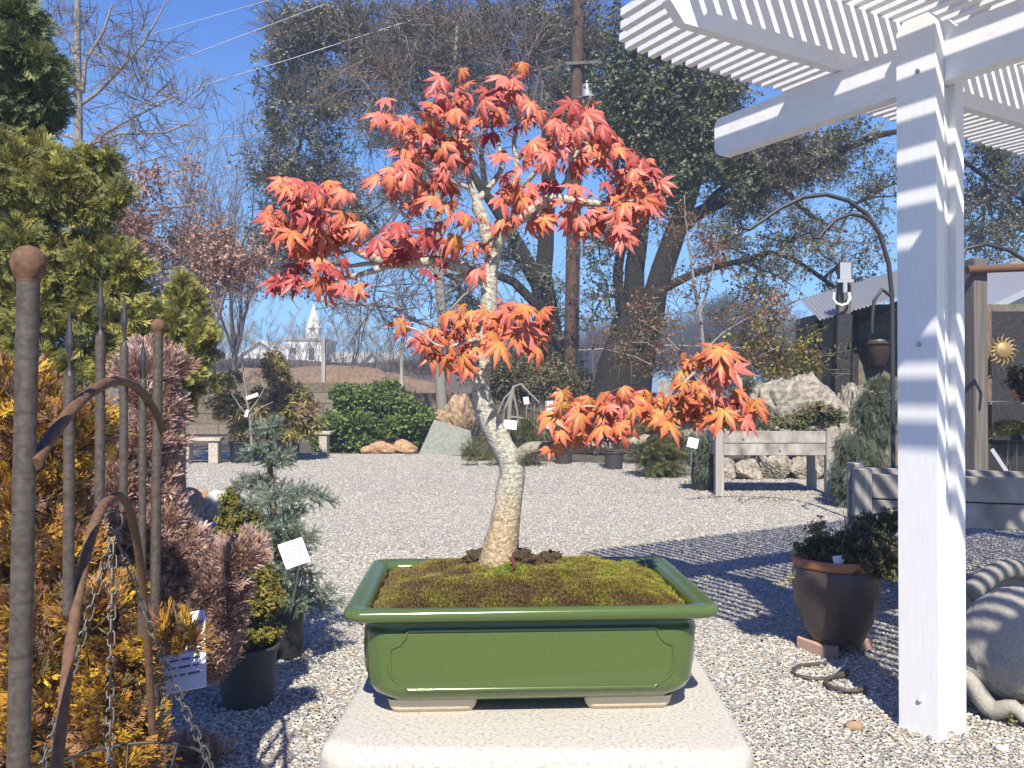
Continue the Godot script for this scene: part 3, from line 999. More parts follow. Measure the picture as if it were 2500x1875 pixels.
func bonsai():
	# concrete pedestal
	var pt := Transform3D(Basis(Vector3.UP, deg_to_rad(-2.0)), Vector3(0.046, 0, -1.595))
	var pm := MB.new()
	var prof := []
	for k in 9:
		prof.append([lerpf(0.352, 0.336, k / 8.0), lerpf(0.352, 0.336, k / 8.0), 0.05, lerpf(-0.02, 0.678, k / 8.0)])
	prof.append_array([[0.335, 0.335, 0.05, 0.688], [0.331, 0.331, 0.05, 0.697], [0.325, 0.325, 0.048, 0.7035], [0.316, 0.316, 0.046, 0.7062], [0.29, 0.29, 0.04, 0.7068], [0.20, 0.20, 0.03, 0.7070], [0.001, 0.001, 0.0005, 0.7070]])
	loft(pm, pt, prof, 8)
	var wear := noise(16.0, 12, 4)
	for i in pm.v.size():
		if pm.v[i].y < 0.7066:
			pm.v[i] += pm.n[i] * 0.005 * wear.get_noise_3dv(pm.v[i])
	pm.smooth()
	tag(part(pm, "concrete_pedestal", M.concrete), "pale concrete pedestal with worn rounded edges under the bonsai pot", "pedestal")
	# glazed pot
	var yaw := Basis(Vector3.UP, deg_to_rad(2.6))
	var o := Vector3(0.026, 0.7072, -1.565)
	var pot := thing("bonsai_pot", "green glazed rectangular bonsai pot on the concrete pedestal", "pot", o)
	var t := Transform3D(yaw, o)
	var wall := MB.new()
	loft(wall, t, [[0.001, 0.001, 0.0004, 0.0225], [0.20, 0.115, 0.03, 0.0225], [0.243, 0.148, 0.04, 0.0225], [0.250, 0.155, 0.042, 0.0245], [0.268, 0.174, 0.048, 0.040], [0.276, 0.181, 0.048, 0.056], [0.279, 0.183, 0.046, 0.09], [0.282, 0.186, 0.044, 0.142], [0.2815, 0.1855, 0.044, 0.147], [0.277, 0.181, 0.044, 0.1505], [0.2755, 0.1795, 0.044, 0.156], [0.2755, 0.1795, 0.042, 0.161]], 6)
	var wall_part := part(wall, "wall", M.glaze, pot)
	var rim := MB.new()
	loft(rim, t, [[0.2757, 0.1797, 0.040, 0.160], [0.284, 0.188, 0.038, 0.1612], [0.291, 0.195, 0.036, 0.164], [0.303, 0.206, 0.032, 0.169], [0.3085, 0.2115, 0.030, 0.173], [0.3105, 0.2135, 0.030, 0.179], [0.3095, 0.2125, 0.030, 0.185], [0.305, 0.208, 0.028, 0.1895], [0.299, 0.202, 0.026, 0.1905], [0.285, 0.188, 0.024, 0.1885], [0.2765, 0.1795, 0.022, 0.1860], [0.272, 0.175, 0.022, 0.178], [0.270, 0.173, 0.022, 0.15], [0.268, 0.171, 0.022, 0.10]], 6)
	part(rim, "rim", M.glaze, pot)
	# raised panel line on each face, corners stepped inwards
	for f in [[0.2805, 0.285, 0.0, 0.235], [0.0, 0.0, PI, 0.235], [0.0, 0.0, PI / 2, 0.135], [0.0, 0.0, -PI / 2, 0.135]]:
		var pl := MB.new()
		var fb := yaw * Basis(Vector3.UP, f[2])
		var dist := 0.1848 if f[3] > 0.2 else 0.2810
		var w: float = f[3]
		var q := 0.030
		var y0 := 0.050
		var y1 := 0.150
		var pts := [Vector2(-w + q, y0), Vector2(w - q, y0), Vector2(w - q * 0.72, y0 + q * 0.30), Vector2(w - q * 0.30, y0 + q * 0.55), Vector2(w, y0 + q), Vector2(w, y1 - q), Vector2(w - q * 0.55, y1 - q * 0.75), Vector2(w - q * 0.85, y1 - q * 0.35), Vector2(w - q, y1), Vector2(-w + q, y1), Vector2(-w + q * 0.85, y1 - q * 0.35), Vector2(-w + q * 0.55, y1 - q * 0.75), Vector2(-w, y1 - q), Vector2(-w, y0 + q), Vector2(-w + q * 0.30, y0 + q * 0.55), Vector2(-w + q * 0.72, y0 + q * 0.30)]
		var path := []
		for k in pts.size() + 2:
			var p: Vector2 = pts[k % pts.size()]
			var lean: float = 0.0035 * (p.y - 0.09) / 0.06 - (0.0022 if p.y < 0.06 else 0.0)
			path.append([o + fb * Vector3(p.x, p.y, dist + lean - 0.0018), 0.0030])
		pl.tube(path, 8, 0.0, null, false)
		part(pl, "panel_moulding", M.glaze, wall_part)
	for sx in [-1.0, 1.0]:
		for sz in [-1.0, 1.0]:
			var fm := MB.new()
			loft(fm, Transform3D(yaw, o + yaw * Vector3(sx * 0.167, 0, sz * 0.108)), [[0.001, 0.001, 0.0004, 0.0004], [0.068, 0.034, 0.012, 0.0004], [0.073, 0.038, 0.014, 0.008], [0.077, 0.041, 0.015, 0.0235]], 4)
			part(fm, "foot", M.biscuit, pot)
	# soil mound with moss
	var sn := noise(9.0, 8)
	var mound := func(x, z):
		var e: float = clamp(1.0 - pow(abs(x) / 0.272, 4.0), 0, 1) * clamp(1.0 - pow(abs(z) / 0.176, 4.0), 0, 1)
		return 0.169 + 0.041 * e + 0.012 * exp(-(x + 0.03) * (x + 0.03) / 0.006 - (z + 0.0) * (z + 0.0) / 0.006) + 0.010 * sn.get_noise_2d(x, z)
	var sb := MB.new()
	var nx := 56
	var nz := 36
	for j in nz + 1:
		for i in nx + 1:
			var x := lerpf(-0.2705, 0.2705, float(i) / nx)
			var zz := lerpf(-0.1735, 0.1735, float(j) / nz)
			sb.vert(t * Vector3(x, mound.call(x, zz), zz), Vector3.UP)
	for j in nz:
		for i in nx:
			var k := j * (nx + 1) + i
			sb.ix.append_array(PackedInt32Array([k, k + 1, k + nx + 1, k + 1, k + nx + 2, k + nx + 1]))
	sb.smooth()
	part(sb, "soil", M.soil, pot)
	var buf := PackedFloat32Array()
	var patch := noise(7.0, 31)
	var total := 0
	for k in 42000:
		var x := rng.randf_range(-0.266, 0.266)
		var zz := rng.randf_range(-0.17, 0.17)
		var green: float = 0.18 + 0.55 * smoothstep(-0.02, 0.16, x) * smoothstep(0.15, 0.02, zz - 0.02) + 1.0 * exp(-pow((x + 0.045) / 0.055, 2) - pow((zz - 0.055) / 0.03, 2)) + 0.75 * patch.get_noise_2d(x * 2.2, zz * 2.2)
		var p: Vector3 = t * Vector3(x, mound.call(x, zz), zz) - o
		var s: float = rng.randf_range(0.0024, 0.0072) * (1.0 + 0.5 * clamp(green, 0, 1))
		var bs := Basis(Vector3.UP, rng.randf() * TAU).scaled(Vector3.ONE * s)
		var cc := Color(0.125, 0.078, 0.032).lerp(Color(0.30, 0.28, 0.03), clamp(green + rng.randf_range(-0.25, 0.25), 0, 1))
		if green > 0.9:
			cc = cc.lerp(Color(0.14, 0.23, 0.04), 0.6)
		cc *= rng.randf_range(0.6, 1.3)
		buf.append_array(PackedFloat32Array([bs.x.x, bs.y.x, bs.z.x, p.x, bs.x.y, bs.y.y, bs.z.y, p.y, bs.x.z, bs.y.z, bs.z.z, p.z, cc.r, cc.g, cc.b, 1.0]))
		total += 1
	copies(pot, "moss", sprig.moss, M.needle, buf, total)
	maple(t)

# a maple leaf with seven drooping lobes; the stalk joins at the origin, the middle lobe points along -y, the upper side faces +z
func maple_leaf(sd: int, base: Color, tip: Color, droop: float, open: float) -> ArrayMesh:
	var r := RandomNumberGenerator.new()
	r.seed = sd
	var mb := MB.new()
	var lobes := [[0.0, 1.08, 0.130], [0.66, 1.0, 0.122], [-0.66, 1.0, 0.122], [1.32, 0.80, 0.10], [-1.32, 0.80, 0.10], [2.05, 0.40, 0.060], [-2.05, 0.40, 0.060]]
	for lb in lobes:
		var an: float = lb[0] * open + r.randf_range(-0.16, 0.16)
		var ln: float = lb[1] * r.randf_range(0.8, 1.12)
		var dir := Vector3(sin(an), -cos(an), 0)
		var side := Vector3(cos(an), sin(an), 0)
		var prof := [[0.0, 0.05], [0.16, 0.60], [0.34, 0.90], [0.48, 1.0], [0.64, 0.74], [0.80, 0.36], [0.90, 0.16], [1.0, 0.0]]
		var dr: float = droop * r.randf_range(0.4, 1.9) * (1.0 + 0.12 * abs(lb[0]))
		var rows := []
		for q in prof:
			var s: float = q[0] * ln
			# bend the lobe backwards as it runs out
			var th: float = dr * q[0]
			var fw: Vector3 = dir * s * (1.0 - 0.22 * th * q[0]) - Vector3(0, 0, 1) * s * th * 0.5
			var wdt: float = lb[2] * q[1] * (r.randf_range(0.84, 1.16))
			rows.append([fw - side * wdt - Vector3(0, 0, 0.22 * wdt), fw + Vector3(0, 0, 0.12 * wdt), fw + side * wdt - Vector3(0, 0, 0.22 * wdt), base.lerp(tip, clamp(q[0] * 1.35 - 0.05, 0, 1))])
		for i in rows.size() - 1:
			var A = rows[i]
			var B = rows[i + 1]
			var rim0: Color = A[3].lerp(tip, 0.45)
			var rim1: Color = B[3].lerp(tip, 0.45)
			mb.tri2(A[0], B[0], B[1], rim0, rim1, B[3])
			mb.tri2(A[0], B[1], A[1], rim0, B[3], A[3])
			mb.tri2(A[1], B[1], B[2], A[3], B[3], rim1)
			mb.tri2(A[1], B[2], A[2], A[3], rim1, rim0)
	# the triangles above run clockwise seen from the upper side: turn the normals up
	for i in mb.n.size():
		if mb.n[i].z < 0:
			mb.n[i] = -mb.n[i]
	return mb.mesh()

func maple(pot_t: Transform3D):
	var foot: Vector3 = pot_t * Vector3(-0.028, 0.195, 0.0)
	var tree := thing("maple_bonsai", "bonsai maple with red and orange leaves in the green pot", "bonsai tree", foot)
	var nz := noise(26.0, 5)
	var trunk := [[Vector3(-0.0242, 0.9239, -1.56), 0.0407], [Vector3(-0.0234, 0.9429, -1.56), 0.0364], [Vector3(-0.0173, 0.9774, -1.56), 0.0303], [Vector3(-0.0121, 1.0077, -1.56), 0.0277], [Vector3(-0.0078, 1.0379, -1.56), 0.0260], [Vector3(-0.0035, 1.0682, -1.56), 0.0251], [Vector3(0, 1.0985, -1.56), 0.0243], [Vector3(-0.0052, 1.1244, -1.56), 0.0234], [Vector3(-0.0191, 1.1487, -1.56), 0.0217], [Vector3(-0.0329, 1.1764, -1.56), 0.0208], [Vector3(-0.0468, 1.2041, -1.56), 0.0199], [Vector3(-0.0563, 1.237, -1.56), 0.0182], [Vector3(-0.0589, 1.2673, -1.56), 0.0173], [Vector3(-0.0555, 1.2977, -1.56), 0.0165], [Vector3(-0.0512, 1.3324, -1.56), 0.0165], [Vector3(-0.046, 1.3671, -1.56), 0.0165], [Vector3(-0.0434, 1.3974, -1.56), 0.0165], [Vector3(-0.0434, 1.4278, -1.56), 0.0156], [Vector3(-0.0425, 1.4582, -1.56), 0.0156], [Vector3(-0.0399, 1.4843, -1.56), 0.0147], [Vector3(-0.0347, 1.5104, -1.56), 0.0139]]
	var tb := MB.new()
	tb.tube(MB.resample(trunk, 5), 22, 0.10, nz)
	for i in tb.v.size():   # tan outer bark at the foot, grey green higher up, ragged between
		var h: float = tb.v[i].y - foot.y + 0.03 * nz.get_noise_3dv(tb.v[i] * 3.0)
		tb.c[i] = Color(0.54, 0.415, 0.265).lerp(Color(0.50, 0.49, 0.435), smoothstep(0.09, 0.20, h))
	part(tb, "trunk", M.maple_bark, tree)
	for q in [[Vector3(-0.067, 0.9387, -1.59), 0.012, 701], [Vector3(0.0138, 0.9448, -1.55), 0.015, 702], [Vector3(0.075, 0.9277, -1.61), 0.014, 703]]:
		var lump := MB.new()
		lump_ball(lump, q[0] - Vector3(0, q[1] * 0.35, 0), Vector3(1.5, 0.9, 1.1) * q[1], q[2], 0.9, 2.6, 26, -1.0, 0.0, 0.55)
		part(lump, "root_lump", M.soil, tree)
	var red_root := MB.new()
	red_root.col = Color(0.11, 0.03, 0.022)
	red_root.tube([[Vector3(-0.0017, 0.9514, -1.5), 0.0042], [Vector3(0.0033, 0.9424, -1.495), 0.0033], [Vector3(0.0033, 0.9352, -1.49), 0.0025], [Vector3(-0.0016, 0.9297, -1.485), 0.0017]], 7, 0.4, nz)
	part(red_root, "surface_root", M.vert, tree)
	var wood := [
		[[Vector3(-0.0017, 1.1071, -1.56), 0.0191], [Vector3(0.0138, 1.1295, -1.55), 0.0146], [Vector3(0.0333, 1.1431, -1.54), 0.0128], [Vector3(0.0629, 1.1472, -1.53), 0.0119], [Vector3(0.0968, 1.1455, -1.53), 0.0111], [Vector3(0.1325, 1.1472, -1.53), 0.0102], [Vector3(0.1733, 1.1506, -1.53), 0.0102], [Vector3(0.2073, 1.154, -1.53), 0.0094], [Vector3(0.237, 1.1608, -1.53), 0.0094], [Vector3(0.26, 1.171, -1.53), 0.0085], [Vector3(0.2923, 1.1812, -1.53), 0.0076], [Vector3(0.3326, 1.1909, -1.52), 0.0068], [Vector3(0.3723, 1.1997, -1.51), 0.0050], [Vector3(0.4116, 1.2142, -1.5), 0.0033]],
		[[Vector3(-0.0425, 1.4521, -1.56), 0.0147], [Vector3(-0.0616, 1.466, -1.56), 0.0121], [Vector3(-0.0876, 1.4799, -1.56), 0.0113], [Vector3(-0.1137, 1.4869, -1.56), 0.0104], [Vector3(-0.1441, 1.4947, -1.56), 0.0104], [Vector3(-0.1744, 1.4912, -1.56), 0.0104], [Vector3(-0.2048, 1.4895, -1.56), 0.0104], [Vector3(-0.2352, 1.4921, -1.56), 0.0095], [Vector3(-0.2656, 1.5017, -1.56), 0.0078], [Vector3(-0.2916, 1.513, -1.56), 0.0069], [Vector3(-0.3177, 1.5321, -1.56), 0.0052], [Vector3(-0.3394, 1.5582, -1.56), 0.0043], [Vector3(-0.3612, 1.5886, -1.56), 0.0035]],
		[[Vector3(-0.2222, 1.4904, -1.56), 0.0069], [Vector3(-0.2493, 1.4753, -1.54), 0.0060], [Vector3(-0.2817, 1.4636, -1.53), 0.0051], [Vector3(-0.3179, 1.4537, -1.52), 0.0042], [Vector3(-0.3577, 1.4423, -1.51), 0.0034], [Vector3(-0.3971, 1.4343, -1.5), 0.0025], [Vector3(-0.4346, 1.431, -1.5), 0.0017]],
		[[Vector3(-0.2395, 1.4921, -1.56), 0.0052], [Vector3(-0.2777, 1.4917, -1.58), 0.0044], [Vector3(-0.3257, 1.4903, -1.6), 0.0036], [Vector3(-0.3703, 1.5037, -1.6), 0.0027], [Vector3(-0.4148, 1.5215, -1.6), 0.0018]],
		[[Vector3(-0.0365, 1.506, -1.56), 0.0139], [Vector3(-0.0469, 1.5364, -1.56), 0.0121], [Vector3(-0.0538, 1.5669, -1.56), 0.0113], [Vector3(-0.059, 1.5886, -1.56), 0.0104], [Vector3(-0.0695, 1.6147, -1.56), 0.0078], [Vector3(-0.0799, 1.6452, -1.56), 0.0061], [Vector3(-0.0921, 1.68, -1.56), 0.0043], [Vector3(-0.1051, 1.7235, -1.56), 0.0035], [Vector3(-0.1112, 1.7671, -1.56), 0.0026], [Vector3(-0.1052, 1.8194, -1.56), 0.0017]],
		[[Vector3(-0.0365, 1.5077, -1.56), 0.0130], [Vector3(-0.0224, 1.5346, -1.55), 0.0121], [Vector3(-0.0052, 1.5562, -1.55), 0.0112], [Vector3(0.0206, 1.5731, -1.54), 0.0103], [Vector3(0.0506, 1.5937, -1.54), 0.0103], [Vector3(0.0732, 1.6034, -1.53), 0.0102], [Vector3(0.1013, 1.6017, -1.53), 0.0085], [Vector3(0.1345, 1.5943, -1.52), 0.0076], [Vector3(0.1684, 1.5926, -1.52), 0.0059], [Vector3(0.2051, 1.5921, -1.51), 0.0042], [Vector3(0.2455, 1.5965, -1.5), 0.0025]],
		[[Vector3(0.0035, 1.5669, -1.56), 0.0087], [Vector3(0.0069, 1.6017, -1.56), 0.0078], [Vector3(0.0052, 1.6408, -1.56), 0.0069], [Vector3(0.0087, 1.68, -1.56), 0.0061], [Vector3(0.0035, 1.7148, -1.56), 0.0043], [Vector3(0.0104, 1.7584, -1.56), 0.0035], [Vector3(-0.0139, 1.8107, -1.56), 0.0026], [Vector3(-0.0183, 1.8369, -1.56), 0.0017]],
		[[Vector3(-0.066, 1.606, -1.56), 0.0061], [Vector3(-0.0405, 1.6414, -1.58), 0.0061], [Vector3(-0.0186, 1.6794, -1.59), 0.0053], [Vector3(-0.0276, 1.7267, -1.6), 0.0036], [Vector3(-0.0499, 1.7804, -1.6), 0.0027]],
		[[Vector3(0.0069, 1.6191, -1.56), 0.0052], [Vector3(0.0375, 1.6461, -1.53), 0.0043], [Vector3(0.0711, 1.6859, -1.52), 0.0034], [Vector3(0.0791, 1.7252, -1.51), 0.0025]],
		[[Vector3(0.0747, 1.6104, -1.56), 0.0069], [Vector3(0.1001, 1.6383, -1.55), 0.0052], [Vector3(0.1129, 1.6756, -1.56), 0.0043], [Vector3(0.1347, 1.7178, -1.57), 0.0035], [Vector3(0.1697, 1.7353, -1.57), 0.0026]],
		[[Vector3(-0.0747, 1.6278, -1.56), 0.0043], [Vector3(-0.1037, 1.6358, -1.54), 0.0043], [Vector3(-0.1329, 1.6461, -1.53), 0.0034], [Vector3(-0.1743, 1.6478, -1.52), 0.0025], [Vector3(-0.2251, 1.635, -1.52), 0.0017]],
		[[Vector3(-0.0921, 1.68, -1.56), 0.0035], [Vector3(-0.1252, 1.7003, -1.54), 0.0026], [Vector3(-0.167, 1.723, -1.53), 0.0025], [Vector3(-0.2168, 1.7411, -1.52), 0.0017]],
		[[Vector3(0.1381, 1.6034, -1.56), 0.0043], [Vector3(0.1577, 1.58, -1.54), 0.0034], [Vector3(0.192, 1.5628, -1.54), 0.0026], [Vector3(0.2177, 1.5542, -1.54), 0.0017]],
		[[Vector3(-0.0555, 1.3237, -1.56), 0.0078], [Vector3(-0.0646, 1.3435, -1.53), 0.0051], [Vector3(-0.089, 1.3364, -1.51), 0.0034], [Vector3(-0.1301, 1.3309, -1.5), 0.0025], [Vector3(-0.1665, 1.3577, -1.49), 0.0017], [Vector3(-0.1913, 1.366, -1.49), 0.0017]],
		[[Vector3(-0.052, 1.3367, -1.56), 0.0078], [Vector3(-0.0264, 1.3546, -1.53), 0.0051], [Vector3(0.0034, 1.3598, -1.52), 0.0034], [Vector3(0.0369, 1.3717, -1.51), 0.0025], [Vector3(0.0575, 1.3709, -1.5), 0.0017]],
		[[Vector3(0.272, 1.172, -1.56), 0.0052], [Vector3(0.282, 1.212, -1.52), 0.0042], [Vector3(0.297, 1.25, -1.51), 0.0034], [Vector3(0.3284, 1.2833, -1.5), 0.0025], [Vector3(0.3534, 1.3083, -1.5), 0.0017]],
		[[Vector3(0.1854, 1.1504, -1.56), 0.0043], [Vector3(0.1711, 1.1913, -1.51), 0.0034], [Vector3(0.1533, 1.2208, -1.5), 0.0025], [Vector3(0.1109, 1.221, -1.49), 0.0017]],
		[[Vector3(-0.3351, 1.5495, -1.56), 0.0043], [Vector3(-0.3503, 1.5994, -1.55), 0.0034], [Vector3(-0.3738, 1.6143, -1.54), 0.0026], [Vector3(-0.3969, 1.6205, -1.53), 0.0017]], [[Vector3(-0.3525, 1.5756, -1.56), 0.0035], [Vector3(-0.3908, 1.5628, -1.54), 0.0026], [Vector3(-0.4308, 1.5565, -1.53), 0.0017]]]
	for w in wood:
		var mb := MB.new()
		mb.col = Color(0.50, 0.485, 0.43) if w != wood[0] else Color(0.34, 0.315, 0.26)  # first branch is darker: leaf shade on it put into the bark colour
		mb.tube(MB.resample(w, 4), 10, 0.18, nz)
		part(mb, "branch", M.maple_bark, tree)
	# a pruned stub beside the fork
	var st := MB.new()
	st.col = Color(0.50, 0.485, 0.43)
	st.tube([[Vector3(-0.0486, 1.5495, -1.56), 0.0121], [Vector3(-0.0556, 1.5756, -1.56), 0.0121], [Vector3(-0.066, 1.5947, -1.56), 0.0104], [Vector3(-0.0712, 1.6086, -1.56), 0.0043]], 10, 0.2, nz)
	part(st, "stub", M.maple_bark, tree)
	# leaves: [u, v, size] groups in metres, drawn as hanging umbrellas; each leaf is a part
	var red := [Color(0.45, 0.080, 0.070), Color(0.50, 0.115, 0.100), Color(0.33, 0.048, 0.050)]
	var kinds := []
	for k in 12:
		for q in [[Color(0.60, 0.27, 0.10), red[0]], [Color(0.56, 0.19, 0.12), red[1]], [Color(0.42, 0.09, 0.07), red[2]], [Color(0.52, 0.27, 0.06), Color(0.46, 0.075, 0.055)], [Color(0.50, 0.33, 0.07), Color(0.46, 0.098, 0.055)]]:
			kinds.append(maple_leaf(100 + k, q[0], q[1], 0.16 + 0.065 * k, 1.08 - 0.08 * (k % 4)))
